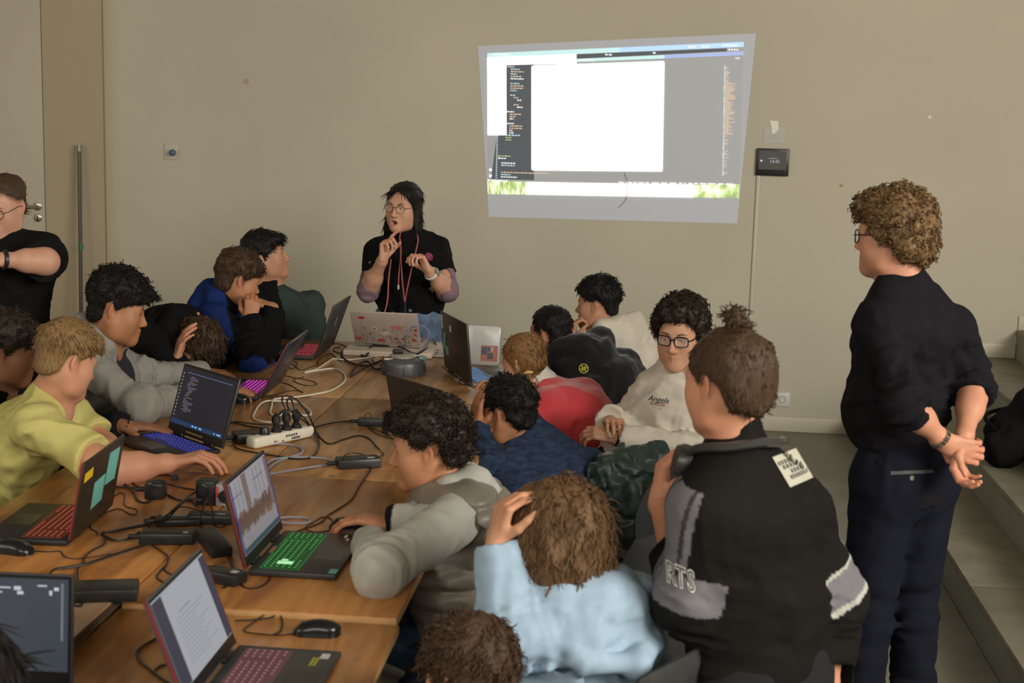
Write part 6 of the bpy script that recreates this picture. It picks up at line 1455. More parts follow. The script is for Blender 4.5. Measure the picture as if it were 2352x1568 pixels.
S17 = dict(label='standing person with a small top bun in a black track jacket and headphones', face=(-0.75, 0.6, 0), res=0.006, hres=0.0042, seed=17,
  torso=dict(pelvis=PEL, chest=(0.25,3.4,1.093), neck=(0.209,3.4,1.251), lat=lat_of((-0.50, 0.86))), shw=0.165, build=0.96,
  shR=(0.37,3.49,1.074), shL=(0.143,3.29,1.131),
  head=dict(c=(0.18,3.4,1.402), look=(-0.66, 0.74, -0.12), skin=(0.60, 0.27, 0.16), fem=1, s=1.0),
  armL=dict(el=(0.108,3.32,0.899), wr=(0.037,3.6,1.064), palm=(0.9, 0.2, 0.1), dir=(0.10, 0.1, 1), curl=(0.75, 1.0, 0.6), spread=0.05, thumb=(0.6, 0.3), bare=0),
  armR=dict(el=(0.475,3.52,0.863), wr=(0.469,3.5,0.624), palm=(-1, 0.3, 0), curl=(0.3, 0.5, 0.3)),
  legs=stand(PEL, (-0.5, 0.86)),
  wear=[dict(kind='top', name='track_jacket', mat=c_track, color=track_color, o=0.020, sleeve={1: 1.0, -1: 0.74}, hem=-0.03, crease=0.0045, collar=0.05, rs=1.06, fold=0.008, fs=6, res=0.0056, ratio=1.4), dict(kind='pants', name='trousers', mat=c_trk)],
  hair=[dict(style='radial', line=[(0, 0.066), (40, 0.055), (60, 0.02), (78, 0.0), (95, 0.02), (118, 0.0), (130, -0.05), (180, -0.07)], t=0.011, top=0.016, noise=(0.005, 30), stretch=(1, 1, 0.5), n=2600, len=0.024, r=0.0013, crown=(0, 0.06, 0.13), lift=-0.08, droop=0.0, jit=0.10, curl=(0.003, 0.8), seg=6, mat=h_brown, lumps=[((0.0, -0.075, 0.02), (0.072, 0.045, 0.085), 0.03), ((0.0, -0.055, -0.06), (0.045, 0.035, 0.035), 0.03)]),
        dict(name='hair_bun', style='curly', line=[(0, 0.115), (180, 0.115)], t=-0.03, noise=(0.006, 50), n=180, len=0.022, r=0.0014, curl=(0.004, 0.8), mat=h_brown, lumps=[((0.010, -0.030, 0.150), (0.026, 0.024, 0.030), 0.01)])])
person(S17)
f = S17['frame']; inv = S17['inv']
v = Vol(0.009); v.chain([f['pel']-f['spine']*0.05, f['pel']+f['spine']*0.1], [0.110, 0.085], 0.03, f['lat'], 1.40); v.ell(f['pel']-f['spine']*0.15, (0.3, 0.3, 0.09), FR3(f), 0.006, 'd'); v.post.append(folds(0.008, 8, 4))
P, F = v.mesh(); S17['attach']('lime_shirt', P, F, cloth('lime_cotton', (0.36, 0.50, 0.07)))
# headphones resting round the neck
hp_m = mat('headphone_grey', (0.05, 0.048, 0.045), 0.3, 0.2)
hp = thing('headphones', 'dark grey over-ear headphones hanging round the neck of the bun-haired person', 'headphones', tuple(f['nek']-np.array([0, 0, 0.02])))
o_ = V3(hp.location); Lq = lambda a, b_, c_: Vector(f['nek']+f['lat']*a+f['fwd']*b_+f['spine']*c_-o_)
MB().tube(smooth_path([Lq(-0.112, 0.045, -0.02), Lq(-0.115, -0.02, 0.01), Lq(-0.075, -0.085, 0.02), Lq(0, -0.108, 0.028), Lq(0.075, -0.085, 0.02), Lq(0.115, -0.02, 0.01), Lq(0.112, 0.045, -0.02)], 5), 0.011, 8).build('headband', hp_m, hp)
for q in (-1, 1):
    cpos = f['nek']+f['lat']*q*0.118+f['fwd']*0.050-f['spine']*0.030-o_
    Mq = Matrix.Translation(Vector(cpos)) @ Vector(f['lat']*q+f['fwd']*0.4+f['spine']*0.3).to_track_quat('Z', 'Y').to_matrix().to_4x4()
    MB().lathe([(0, -0.022), (0.030, -0.022), (0.040, -0.014), (0.041, 0.004), (0.034, 0.018), (0, 0.024)], 24, Mq).build('ear_cup', hp_m, hp)
# white patch on the back, lettering on the sleeve
def surf_hit(o, origin, direction):
    inv_ = V3(o.parent.location)
    ok, loc, nor, _ = o.ray_cast(Vector(origin)-Vector(inv_), Vector(direction))
    return (V3(loc)+inv_, V3(nor)) if ok else (None, None)
def drape(obj, name, base_mesh, origin, direction, right, up, m, lift=0.002, parent=None):
    """wrap a flat mesh (x right, y up) on the garment by casting along direction"""
    o3, d3, r3, u3 = V3(origin), nrm(direction), V3(right), V3(up); inv_ = V3(obj.parent.location)
    h0, _ = surf_hit(obj, o3, d3); ref = float((h0-o3)@d3) if h0 is not None else 0.3
    for vv in base_mesh.vertices:
        p = o3+r3*vv.co.x+u3*vv.co.y
        hit, nn = surf_hit(obj, p, d3)
        if hit is None: hit = p+d3*ref
        else: ref = float((hit-p)@d3)
        q = hit-d3*(lift+max(0, vv.co.z)) - inv_
        vv.co = Vector(q)
    return link(name, base_mesh, m, parent or obj.parent)
def grid_mesh(w, h, nx=10, ny=10):
    b = MB(); V = [[b.bm.verts.new((-w/2+w*i/nx, -h/2+h*j/ny, 0)) for i in range(nx+1)] for j in range(ny+1)]
    for j in range(ny):
        for i in range(nx): b.bm.faces.new((V[j][i], V[j][i+1], V[j+1][i+1], V[j+1][i]))
    return b.mesh('patch')
jk = S17['garment']; bpy.context.view_layer.update()
cam_p = V3((0, 0, 2.05))
pc = V3((0.354,3.5,1.186)); back_d = nrm(pc-cam_p); r_v = nrm(np.cross(back_d, (0, 0, 1))); u_v = np.cross(r_v, back_d)
rt = nrm(r_v*0.56-u_v*0.83); up_ = nrm(u_v*0.45+r_v*0.89)
pm = drape(jk, 'back_patch', grid_mesh(0.079, 0.058), pc-back_d*0.3, back_d, rt, up_, mat('patch_cream', (0.46, 0.44, 0.34), 0.8), 0.003)
b = MB()
for (r_, y0, w_, n_) in ((0, 0.020, 0.050, 7), (1, 0.008, 0.040, 5), (2, -0.006, 0.028, 4), (3, -0.019, 0.044, 7)):
    for i in range(n_): b.box((-w_/2+i*w_/n_+(0.006 if r_ > 1 else 0), y0-0.005, 0), (-w_/2+(i+0.7)*w_/n_+(0.006 if r_ > 1 else 0), y0+0.005, 0.0006))
pm2 = drape(jk, 'patch_print', b.mesh('print', False), pc-back_d*0.3, back_d, nrm(r_v*0.89+u_v*0.45), nrm(u_v*0.83-r_v*0.56), mat('patch_ink', (0.10, 0.095, 0.08), 0.8), 0.004)
pm2['kind'] = 'stuff'
for ch, (lx, ly), sz in (('R', (1541,1318), 0.066), ('T', (1563,1328), 0.066), ('S', (1586,1336), 0.066)):
    tp = {'R': V3((0.071,3.3,0.969)), 'T': V3((0.094,3.3,0.96)), 'S': V3((0.118,3.3,0.952))}[ch]; vd = nrm(tp-cam_p); r_v = nrm(np.cross(vd, (0, 0, 1))); u_v = np.cross(r_v, vd)
    for nm_, off, m_, lf in (('sleeve_letter_outline', 0.0032, M_('letter_white', (0.66, 0.63, 0.56), 0.8), 0.003), ('sleeve_letter', 0.0, M_('letter_grey', (0.12, 0.115, 0.12), 0.8), 0.0045)):
        cu = text_mesh(ch, sz, 0.0)
        if off:
            cu2 = bpy.data.curves.new('o', 'FONT'); cu2.body = ch; cu2.size = sz; cu2.align_x = 'CENTER'; cu2.align_y = 'CENTER'; cu2.offset = off; cu2.resolution_u = 2
            t_ = bpy.data.objects.new('o', cu2); COL.objects.link(t_); cu = bpy.data.meshes.new_from_object(t_.evaluated_get(bpy.context.evaluated_depsgraph_get())); bpy.data.objects.remove(t_); bpy.data.curves.remove(cu2)
        for vv in cu.vertices: vv.co.x *= 0.62
        drape(jk, nm_, cu, tp-vd*0.4, vd, nrm(r_v*0.93-u_v*0.36), nrm(u_v*0.99-r_v*0.1), m_, lf)


# ---- standing man with curls, hands clasped behind his back
PEL = (0.816,4.62,0.911)
c_navyk = cloth('charcoal_knit', (0.012, 0.0115, 0.014), 0.06, 20, rough=0.85); c_chino = cloth('navy_chinos', (0.011, 0.012, 0.019), 0.10, 14)
S18 = dict(label='standing man with golden brown curls in a charcoal rollneck, hands behind his back', face=(-0.55, 0.83, 0), res=0.0065, hres=0.0036, seed=18,
  torso=dict(pelvis=PEL, chest=(0.788,4.62,1.353), neck=(0.762,4.62,1.533), lat=lat_of((-0.55, 0.83))), build=0.97, shw=0.18,
  shR=(0.938,4.7,1.357), shL=(0.692,4.5,1.399),
  head=dict(c=(0.722,4.62,1.648), look=(-0.86, 0.50, -0.05), skin=(0.58, 0.27, 0.165), s=0.98, paint=[((0, 0.07, -0.095), (0.04, 0.05, 0.03), (0.16, 0.08, 0.035), 0.8), ((-0.05, 0.03, -0.075), (0.03, 0.05, 0.035), (0.20, 0.10, 0.05), 0.5), ((0.05, 0.03, -0.075), (0.03, 0.05, 0.035), (0.20, 0.10, 0.05), 0.5)]),
  armL=dict(el=(0.753,4.36,1.185), wr=(0.886,4.42,1.06), palm=(-0.5, 0.8, 0.2), dir=(0.75, 0.1, -0.25), curl=(0.5, 0.7, 0.5), spread=0.05, thumb=(0.2, 0.1), bare=1),
  armR=dict(el=(1.014,4.66,1.184), wr=(0.95,4.46,1.06), palm=(0.6, -0.5, 0.2), dir=(-0.12, -0.15, -1), curl=(0.7, 0.8, 0.5), spread=0.06, thumb=(0.5, 0.3), bare=1),
  legs=stand(PEL, (-0.55, 0.83), 0.095), fr=1.05,
  wear=[dict(kind='top', name='rollneck_sweater', mat=c_navyk, o=0.014, sleeve={1: 0.56, -1: 0.60}, hem=0.05, belly=0.045, crease=0.010, collar=0.055, cuff=True, fold=0.008), dict(kind='pants', name='chinos', mat=c_chino, res=0.008)],
  hair=dict(style='curly', line=[(0, 0.055), (40, 0.05), (60, 0.030), (75, 0.010), (88, -0.01), (100, -0.02), (120, -0.05), (180, -0.088)], t=0.032, top=0.046, noise=(0.011, 36), n=2000, len=0.016, r=0.0018, curl=(0.007, 1.5), seg=9, mat=h_curl, lumps=[((0, 0.06, 0.10), (0.085, 0.055, 0.035), 0.02), ((0, -0.07, -0.01), (0.085, 0.055, 0.085), 0.03)]))
person(S18); glasses(S18, M_('black_acetate', (0.008, 0.008, 0.009), 0.3), 0.024, 0.020, 0.0022, round_=False)
f = S18['frame']; inv = S18['inv']
# wristwatch with a steel bracelet
s_, e_, w_ = f['arms'][-1]; ax_ = nrm(w_-e_); wc_ = w_-ax_*0.022
wt = thing('wristwatch', 'steel bracelet watch on the left wrist of the standing man', 'watch', tuple(wc_))
a1 = nrm(np.cross(ax_, (0, 0, 1))); a2 = np.cross(ax_, a1)
for i in range(18):
    an = 2*PI*i/18; rd = a1*math.cos(an)+a2*math.sin(an)
    Mx = Matrix((Vector(rd), Vector(np.cross(ax_, rd)), Vector(ax_))).transposed().to_4x4(); Mx.translation = Vector(rd*0.0325)
    MB().box((-0.0015, -0.0046, -0.009), (0.0025, 0.0046, 0.009), 0.001, 1, M=Mx).build('bracelet_link', M_('watch_steel', (0.5, 0.46, 0.38), 0.25, 1.0), wt)
# back pocket welt and button
pk = pe_ = f['pel']
pm = (0.8,4.4,0.971)
bpy.context.view_layer.update()
pants18 = [o for o in S18['root'].children if o.name.startswith('chinos')][0]
bd = f['fwd']; c0 = V3((0.814,4.5,0.943)); bd = nrm(c0-cam_p)
drape(pants18, 'pocket_welt', grid_mesh(0.125, 0.011, 14, 2), c0-bd*0.4, bd, nrm(np.cross(bd, (0, 0, 1))+np.array((0, 0, 0.14))), np.array((0, 0, 1.0)), mat('welt_grey', (0.075, 0.075, 0.07), 0.8), 0.002)
cb = MB().lathe([(0, 0), (0.008, 0), (0.008, 0.002), (0.005, 0.002), (0.005, 0.001), (0, 0.001)], 14).mesh('button')
hit, nn = surf_hit(pants18, c0-bd*0.4-np.array((0, 0, 0.018)), bd)
if hit is not None:
    o = link('pocket_button', cb, mat('horn_button', (0.16, 0.14, 0.10), 0.4), S18['root']); o.matrix_local = Matrix.Translation(Vector(hit-inv)) @ Vector(nn).to_track_quat('Z', 'Y').to_matrix().to_4x4()

# ---- navy-shirted boy holding his face
PEL = (-0.209,5.4,0.357)
S13 = dict(label='dark-haired boy in a navy patterned shirt holding his face with one hand', face=(-0.85, 0.5, 0), res=0.007, hres=0.0042, seed=13,
  torso=dict(pelvis=PEL, chest=(-0.321,5.38,0.634), neck=(-0.444,5.38,0.809), lat=lat_of((-0.75, 0.66))), shw=0.165, shR=(-0.227,5.55,0.647), shL=(-0.493,5.26,0.678),
  head=dict(c=(-0.512,5.36,0.876), look=(-0.80, 0.58, -0.22), skin=SK_T, s=0.98),
  armL=dict(el=(-0.581,5.2,0.729), wr=(-0.632,5.34,0.817), palm=(0.7, 0.5, 0.1), dir=(0.05, 0.12, 1), curl=(0.25, 0.35, 0.3), spread=0.06, thumb=(0.3, 0.2)),
  armR=dict(el=(-0.37,5.85,0.524), wr=(-0.62,5.417,0.8), palm=(0, 0, -1), curl=(0.3, 0.4, 0.3), res=0.006),
  legs=sit(PEL, (-0.95, 0.2)),
  wear=[dict(kind='top', name='navy_shirt', mat=cloth('navy_leaf_print', (0.030, 0.045, 0.085), 0.45, 26, stretch=(1, 1, 2.5)), o=0.017, sleeve=1.0, collar=0.055, crease=0.006), dict(kind='pants', name='trousers', mat=c_djean)],
  hair=dict(style='flow', line=[(0, 0.066), (35, 0.060), (55, 0.045), (72, 0.03), (84, 0.01), (92, 0.045), (112, 0.035), (125, -0.03), (150, -0.055), (180, -0.060)], t=0.016, top=0.032, noise=(0.009, 34), n=2300, len=0.028, side=0.4, r=0.0016, flow=(0.1, 0.6, -0.5), lift=0.45, curl=(0.005, 1.2), seg=7, mat=h_black))
person(S13)
# ---- girl in a red sweater with a low ponytail
PEL = (-0.194,6.3,0.447)
S11 = dict(label='girl in a red sweater with a low light brown ponytail bent over the table', face=(-0.9, 0.35, 0), res=0.0075, hres=0.005, seed=110,
  torso=dict(pelvis=PEL, chest=(-0.316,6.28,0.693), neck=(-0.463,6.3,0.816), lat=lat_of((-0.85, 0.5))), shw=0.15, build=0.95,
  head=dict(c=(-0.545,6.34,0.894), look=(-0.82, 0.50, -0.35), skin=SK_L, fem=1, s=0.95),
  armL=dict(el=(-0.542,6.02,0.64), wr=(-0.596,5.422,0.8), palm=(0, 0, -1), curl=(0.3, 0.4, 0.3), res=0.006),
  armR=dict(el=(-0.375,6.75,0.564), wr=(-0.632,6.225,0.8), palm=(0, 0, -1), curl=(0.3, 0.4, 0.3), res=0.006),
  legs=sit(PEL, (-0.95, 0.2)),
  wear=[dict(kind='top', name='red_sweater', mat=cloth('red_fleece', (0.56, 0.055, 0.065), 0.05, 20, sheen=0.4), o=0.018, sleeve=1.0, crease=0.005, fold=0.007), dict(kind='pants', name='trousers', mat=c_djean)],
  hair=[dict(style='flow', line=[(0, 0.070), (40, 0.055), (60, 0.010), (80, -0.045), (100, -0.05), (130, -0.062), (180, -0.068)], t=0.012, top=0.016, noise=(0.0035, 40), stretch=(1, 0.4, 0.6), n=2200, len=0.04, r=0.0013, flow=(-0.35, -0.75, -0.55), lift=-0.05, droop=0.05, jit=0.10, seg=5, mat=h_blond),
        dict(name='ponytail', style='flow', line=[(0, -0.4), (180, -0.4)], t=-0.035, top=-0.035, noise=(0.003, 40), n=300, len=0.05, r=0.0017, flow=(-0.2, 0.1, -1), lift=0.05, jit=0.1, mat=h_blond, cones=[((-0.066, -0.062, -0.048), (-0.085, -0.060, -0.150), 0.016, 0.006, 0.01)])])
person(S11)
f = S11['frame']; H = S11['H']
tc_ = V3(H['c'])+H['R']@np.array((-0.067, -0.062, -0.052))-S11['inv']
MB().tube([Vector(tc_+H['R']@np.array((0.017*math.cos(a), 0.017*math.sin(a), -0.004*math.cos(a)))) for a in np.linspace(0, 2*PI, 13)[:-1]], 0.006, 8, closed=True).build('hair_tie', mat('yellow_tie', (0.62, 0.45, 0.18), 0.7), S11['root'])
v = Vol(0.005); n0 = f['nek']; v.cone(n0+f['spine']*0.0, n0+f['spine']*0.03, 0.074, 0.064, 0.01); v.ell(n0+f['spine']*0.07, (0.07, 0.07, 0.04), FR3(f), 0.004, 'd')
P, F = v.mesh(); S11['attach']('white_collar', P, F, cloth('white_collar', (0.62, 0.58, 0.52)))
# ---- black-hooded boy with a yellow emblem on the sleeve
PEL = (-0.065,7.05,0.525)
S9 = dict(label='dark-haired boy in a black hoodie with a round yellow emblem on the shoulder', face=(-0.85, 0.5, 0), res=0.0075, hres=0.0048, seed=9,
  torso=dict(pelvis=PEL, chest=(-0.212,7.02,0.707), neck=(-0.363,7.02,0.811), lat=lat_of((-0.72, 0.7))), shw=0.17, build=1.04,
  head=dict(c=(-0.48,7.02,0.919), look=(-0.80, 0.58, -0.12), skin=SK_T, s=0.98),
  armL=dict(el=(-0.338,6.78,0.622), wr=(-0.473,6.363,0.8), palm=(0, 0, -1), curl=(0.3, 0.4, 0.3), res=0.006),
  armR=dict(el=(-0.309,7.45,0.598), wr=(-0.532,6.836,0.8), palm=(0, 0, -1), curl=(0.3, 0.4, 0.3), res=0.006),
  legs=sit(PEL, (-0.95, 0.2)),
  wear=[dict(kind='top', name='black_hoodie', mat=cloth('black_fleece', (0.010, 0.010, 0.011), sheen=0.25), o=0.020, hood=1.75, sleeve=1.0, crease=0.008), dict(kind='pants', name='trousers', mat=c_trk)],
  hair=dict(style='flow', line=LINE_M, t=0.009, top=0.020, noise=(0.005, 40), n=1600, len=0.022, r=0.0018, flow=(0.0, 0.5, -0.7), lift=0.35, mat=h_black))
person(S9)
bpy.context.view_layer.update(); gm = S9['garment']
ec = V3((-0.305,6.85,0.785)); vd = nrm(ec-V3((0, 0, 2.05))); rr_v = nrm(np.cross(vd, (0, 0, 1))); uu_v = np.cross(rr_v, vd)
b = MB()
for (r0, r1) in ((0.019, 0.023), (0.009, 0.0115)):
    n_ = 24; A = [b.bm.verts.new((r0*math.cos(2*PI*i/n_), r0*math.sin(2*PI*i/n_), 0)) for i in range(n_)]; B = [b.bm.verts.new((r1*math.cos(2*PI*i/n_), r1*math.sin(2*PI*i/n_), 0)) for i in range(n_)]
    for i in range(n_): b.bm.faces.new((A[i], A[(i+1) % n_], B[(i+1) % n_], B[i]))
for a in (0.9, 2.3, 3.4):
    ca, sa = math.cos(a), math.sin(a); w_ = 0.0016
    b.bm.faces.new([b.bm.verts.new(p) for p in ((ca*0.02-sa*w_, sa*0.02+ca*w_, 0), (ca*0.02+sa*w_, sa*0.02-ca*w_, 0), (-ca*0.02+sa*w_, -sa*0.02-ca*w_, 0), (-ca*0.02-sa*w_, -sa*0.02+ca*w_, 0))])
em = drape(gm, 'sleeve_emblem', b.mesh('emblem', False), ec-vd*0.3, vd, rr_v, uu_v, mat('emblem_yellow', (0.45, 0.40, 0.03), 0.7), 0.003)
em['label'] = 'round yellow embroidered emblem'
# ---- boy in a white hoodie, hand at his mouth
PEL = (0.005,7.75,0.496)
S10 = dict(label='dark-haired boy in a cream hoodie at the back, hand at his mouth', face=(-0.95, 0.3, 0), res=0.008, hres=0.0045, seed=10,
  torso=dict(pelvis=PEL, chest=(-0.118,7.65,0.719), neck=(-0.207,7.6,0.85), lat=lat_of((-0.8, 0.6))), shw=0.17,
  head=dict(c=(-0.279,7.58,0.982), look=(-0.95, 0.28, -0.02), skin=(0.42, 0.21, 0.12), s=1.0),
  armL=dict(el=(-0.351,7.35,0.683), wr=(-0.405,7.52,0.804), palm=(0.9, 0.3, 0.1), dir=(0.10, 0.1, 1), curl=(0.9, 1.0, 0.6), spread=0.05),
  legs=sit(PEL, (-0.95, 0.2)),
  wear=[dict(kind='top', name='cream_hoodie', mat=cloth('cream_fleece', (0.58, 0.53, 0.44)), o=0.022, hood=1.5, sleeve=1.0, crease=0.006), dict(kind='pants', name='trousers', mat=c_trk)],
  hair=dict(style='flow', line=[(0, 0.072), (35, 0.066), (55, 0.045), (75, 0.03), (88, 0.028), (100, 0.045), (130, 0.0), (150, -0.035), (180, -0.05)], t=0.008, top=0.036, cap=0.030, noise=(0.008, 38), n=2200, len=0.026, side=0.3, r=0.0016, flow=(0, -0.4, -0.3), lift=0.5, curl=(0.004, 1.0), mat=h_black))
person(S10)
# ---- curly boy with glasses leaning back in a white hoodie
PEL = (-0.051,5.98,0.536)
c_whood = cloth('white_hoodie_cotton', (0.62, 0.565, 0.48), 0.05, 18)
S12 = dict(label='curly-haired boy with black glasses leaning back in a white hoodie', face=(-0.9, -0.45, 0), res=0.0065, hres=0.0032, seed=12,
  torso=dict(pelvis=PEL, chest=(0.117,6.02,0.793), neck=(0.159,6.02,0.951), lat=lat_of((-0.78, -0.62))), shw=0.165,
  shL=(0.249,6.1,0.792), shR=(0.021,6.06,0.845),
  head=dict(c=(0.122,6,1.097), look=(-0.30, -0.95, -0.12), up=(0.02, 0.0, 1), skin=(0.56, 0.30, 0.185), s=1.08, brow=(0.012, 0.008, 0.006), gaze=(0.002, 0), paint=[((0, 0.095, -0.052), (0.024, 0.02, 0.007), (0.06, 0.03, 0.02), 0.55)]),
  armL=dict(el=(0.225,5.8,0.649), wr=(-0.118,5.74,0.717), palm=(0, 0.5, -0.9), dir=(-1, 0.2, 0.15), curl=(0.5, 0.6, 0.4)),
  armR=dict(el=(-0.111,6.25,0.638), wr=(-0.149,5.86,0.754), palm=(0, 0, -1), dir=(0.2, -0.8, 0.2), curl=(0.6, 0.6, 0.4)),
  legs=sit(PEL, (-0.55, -0.8)),
  wear=[dict(kind='top', name='white_hoodie', mat=c_whood, o=0.024, hood=1.3, sleeve=1.0, hem=0.03, crease=0.012, fold=0.012, rs=1.08), dict(kind='pants', name='trousers', mat=c_trk)],
  hair=dict(style='curly', line=[(0, 0.084), (30, 0.078), (48, 0.045), (58, 0.010), (88, -0.030), (120, -0.055), (180, -0.070)], t=0.030, top=0.044, noise=(0.010, 40), n=2400, len=0.015, r=0.0014, curl=(0.006, 1.5), seg=8, mat=h_afro, lumps=[((0, 0.055, 0.110), (0.075, 0.045, 0.032), 0.02), ((0.075, 0.0, 0.03), (0.035, 0.05, 0.07), 0.02), ((-0.075, 0.0, 0.03), (0.035, 0.05, 0.07), 0.02)]))
person(S12); glasses(S12, M_('black_acetate', (0.008, 0.008, 0.009), 0.3), 0.0255, 0.0185, 0.0023, round_=False)
bpy.context.view_layer.update(); gm = S12['garment']
for (txt, size, (ax_, ay_), cl, dz) in (('Angels', 0.032, (0, 0), (0.02, 0.02, 0.025), 0), ('RACER', 0.020, (-0.002, -0.019), (0.32, 0.05, 0.045), 0), ('- - - c', 0.016, (-0.004, -0.034), (0.05, 0.04, 0.05), 0)):
    tp = V3((0.043,5.9,0.847)); vd = nrm(tp-V3((0, 0, 2.05))); rr_v = nrm(np.cross(vd, (0, 0, 1))); uu_v = np.cross(rr_v, vd)
    r2 = nrm(rr_v*0.99-uu_v*0.10); u2 = nrm(uu_v*0.99+rr_v*0.10)
    me = text_mesh(txt, size, 0.0, shear=0.3 if size > 0.03 else 0)
    drape(gm, 'chest_lettering', me, tp+rr_v*ax_+uu_v*ay_-vd*0.35, vd, r2, u2, M_('lettering_%s' % txt[:2], cl, 0.8), 0.002)
# ---- boy in a yellow t-shirt at the near left
PEL = (-2.333,4.95,0.53)
S3 = dict(label='light brown-haired boy in a yellow t-shirt with his hand on a laptop edge', face=(0.95, 0.3, 0), res=0.006, hres=0.0034, seed=3,
  torso=dict(pelvis=PEL, chest=(-2.148,4.88,0.821), neck=(-2.056,4.85,0.979), lat=lat_of((0.9, 0.35))), shw=0.17, build=1.05,
  shR=(-2.028,4.66,0.9), shL=(-2.103,5.08,0.85),
  head=dict(c=(-1.999,4.84,1.096), look=(0.58, 0.78, -0.32), skin=(0.52, 0.25, 0.15), s=1.0),
  armR=dict(el=(-1.725,4.555,0.8), wr=(-1.575,4.693,0.8), palm=(0, 0.05, -1), dir=(0.97, 0.10, 0.25), curl=(0.55, 0.5, 0.3), spread=0.07, hs=1.08, thumb=(0.3, 0.2), bare=1),
  armL=dict(el=(-1.942,5.02,0.751), wr=(-1.839,4.738,0.79), palm=(0, 0, -1), dir=(0.5, 0.85, 0), curl=(0.3, 0.4, 0.3), bare=1),
  legs=sit(PEL, (0.98, 0.1)), fr=1.22,
  wear=[dict(kind='top', name='yellow_tshirt', mat=cloth('yellow_cotton', (0.54, 0.48, 0.17), 0.05, 14), o=0.017, sleeve=0.33, hem=0.08, crease=0.010, fold=0.012, rs=1.12), dict(kind='pants', name='trousers', mat=c_djean)],
  hair=dict(style='radial', line=[(0, 0.060), (35, 0.055), (55, 0.040), (72, 0.022), (84, 0.005), (95, 0.035), (112, 0.022), (125, -0.035), (150, -0.055), (180, -0.060)], t=0.004, top=0.026, cap=0.018, noise=(0.004, 44), stretch=(1, 0.5, 0.7), n=3600, len=0.030, side=0.25, r=0.0013, crown=(0, -0.07, 0.12), lift=0.12, jit=0.14, seg=5, mat=h_light, lumps=[((0, 0.07, 0.085), (0.062, 0.035, 0.030), 0.02)]))
person(S3)
# ---- grey-hooded boy with black hair
PEL = (-2.367,5.78,0.585)
c_ghood = cloth('grey_hoodie_cotton', (0.27, 0.255, 0.225), 0.06, 25)
S4 = dict(label='black-haired boy in a grey hoodie looking down at his laptop', face=(1, -0.05, 0), res=0.0065, hres=0.0034, seed=4,
  torso=dict(pelvis=PEL, chest=(-2.253,5.74,0.855), neck=(-2.2,5.72,1.032), lat=lat_of((1, -0.05))), shw=0.185, build=1.18,
  shR=(-2.184,5.5,0.973), shL=(-2.267,5.95,0.908),
  head=dict(c=(-2.136,5.7,1.149), look=(0.92, 0.30, -0.22), skin=(0.38, 0.165, 0.075), s=1.06, fat=1.12, brow=(0.012, 0.009, 0.007)),
  armR=dict(el=(-1.946,5.407,0.83), wr=(-1.774,5.903,0.8), palm=(0, 0, -1), dir=(0.9, 0.15, -0.05), curl=(0.3, 0.4, 0.3)),
  armL=dict(el=(-2.119,5.983,0.83), wr=(-1.944,6.226,0.81), palm=(0, 0, -1), dir=(1, -0.05, -0.05), curl=(0.3, 0.4, 0.3)),
  legs=sit(PEL, (1, 0.0)),
  wear=[dict(kind='top', name='grey_hoodie', mat=cloth_v('grey_hoodie_cotton'), color=lambda P, g: np.where((((P-g['che'])@g['fwd'] > 0.075) & (np.abs((P-g['che'])@g['lat']) < 0.05) & ((P-g['nek'])@g['spine'] < 0.02))[:, None], (0.03, 0.03, 0.034), (0.27, 0.255, 0.225)), o=0.022, hood=1.55, sleeve=1.0, crease=0.007), dict(kind='pants', name='trousers', mat=c_trk)],
  hair=dict(style='flow', line=[(0, 0.062), (35, 0.056), (55, 0.040), (72, 0.025), (86, 0.005), (95, 0.048), (112, 0.035), (125, -0.035), (150, -0.058), (180, -0.062)], t=0.006, top=0.044, cap=0.034, noise=(0.008, 36), n=2600, len=0.028, side=0.25, r=0.0015, flow=(0.0, 0.9, 0.0), lift=0.35, curl=(0.006, 1.5), seg=8, mat=h_black, lumps=[((0, 0.085, 0.082), (0.060, 0.040, 0.032), 0.02)]))
person(S4)
# ---- dark-haired person at the left edge, sleeve cuff on the table
PEL = (-2.591,5.2,0.599)
S2 = dict(label='dark-haired person in black at the left edge behind the yellow t-shirt', face=(0.95, 0.3, 0), res=0.008, hres=0.0045, seed=2,
  torso=dict(pelvis=PEL, chest=(-2.452,5.12,0.824), neck=(-2.372,5.1,0.971), lat=lat_of((0.95, 0.3))), shw=0.17,
  head=dict(c=(-2.313,5.08,1.082), look=(0.93, 0.30, -0.22), skin=(0.26, 0.115, 0.06), s=1.0),
  armL=dict(el=(-2.238,5.28,0.741), wr=(-1.92,5.179,0.8), palm=(0, 0, -1), dir=(0.97, 0.25, -0.05), curl=(0.12, 0.15, 0.12), spread=0.06, thumb=(0.3, 0.1)),
  legs=sit(PEL, (0.95, 0.1)),
  wear=[dict(kind='top', name='black_sweatshirt', mat=c_black, o=0.02, sleeve=1.0), dict(kind='pants', name='trousers', mat=c_trk)],
  hair=dict(style='curly', line=LINE_FR, t=0.026, top=0.034, noise=(0.009, 34), n=900, len=0.016, r=0.0020, curl=(0.006, 1.4), mat=h_afro))
person(S2)
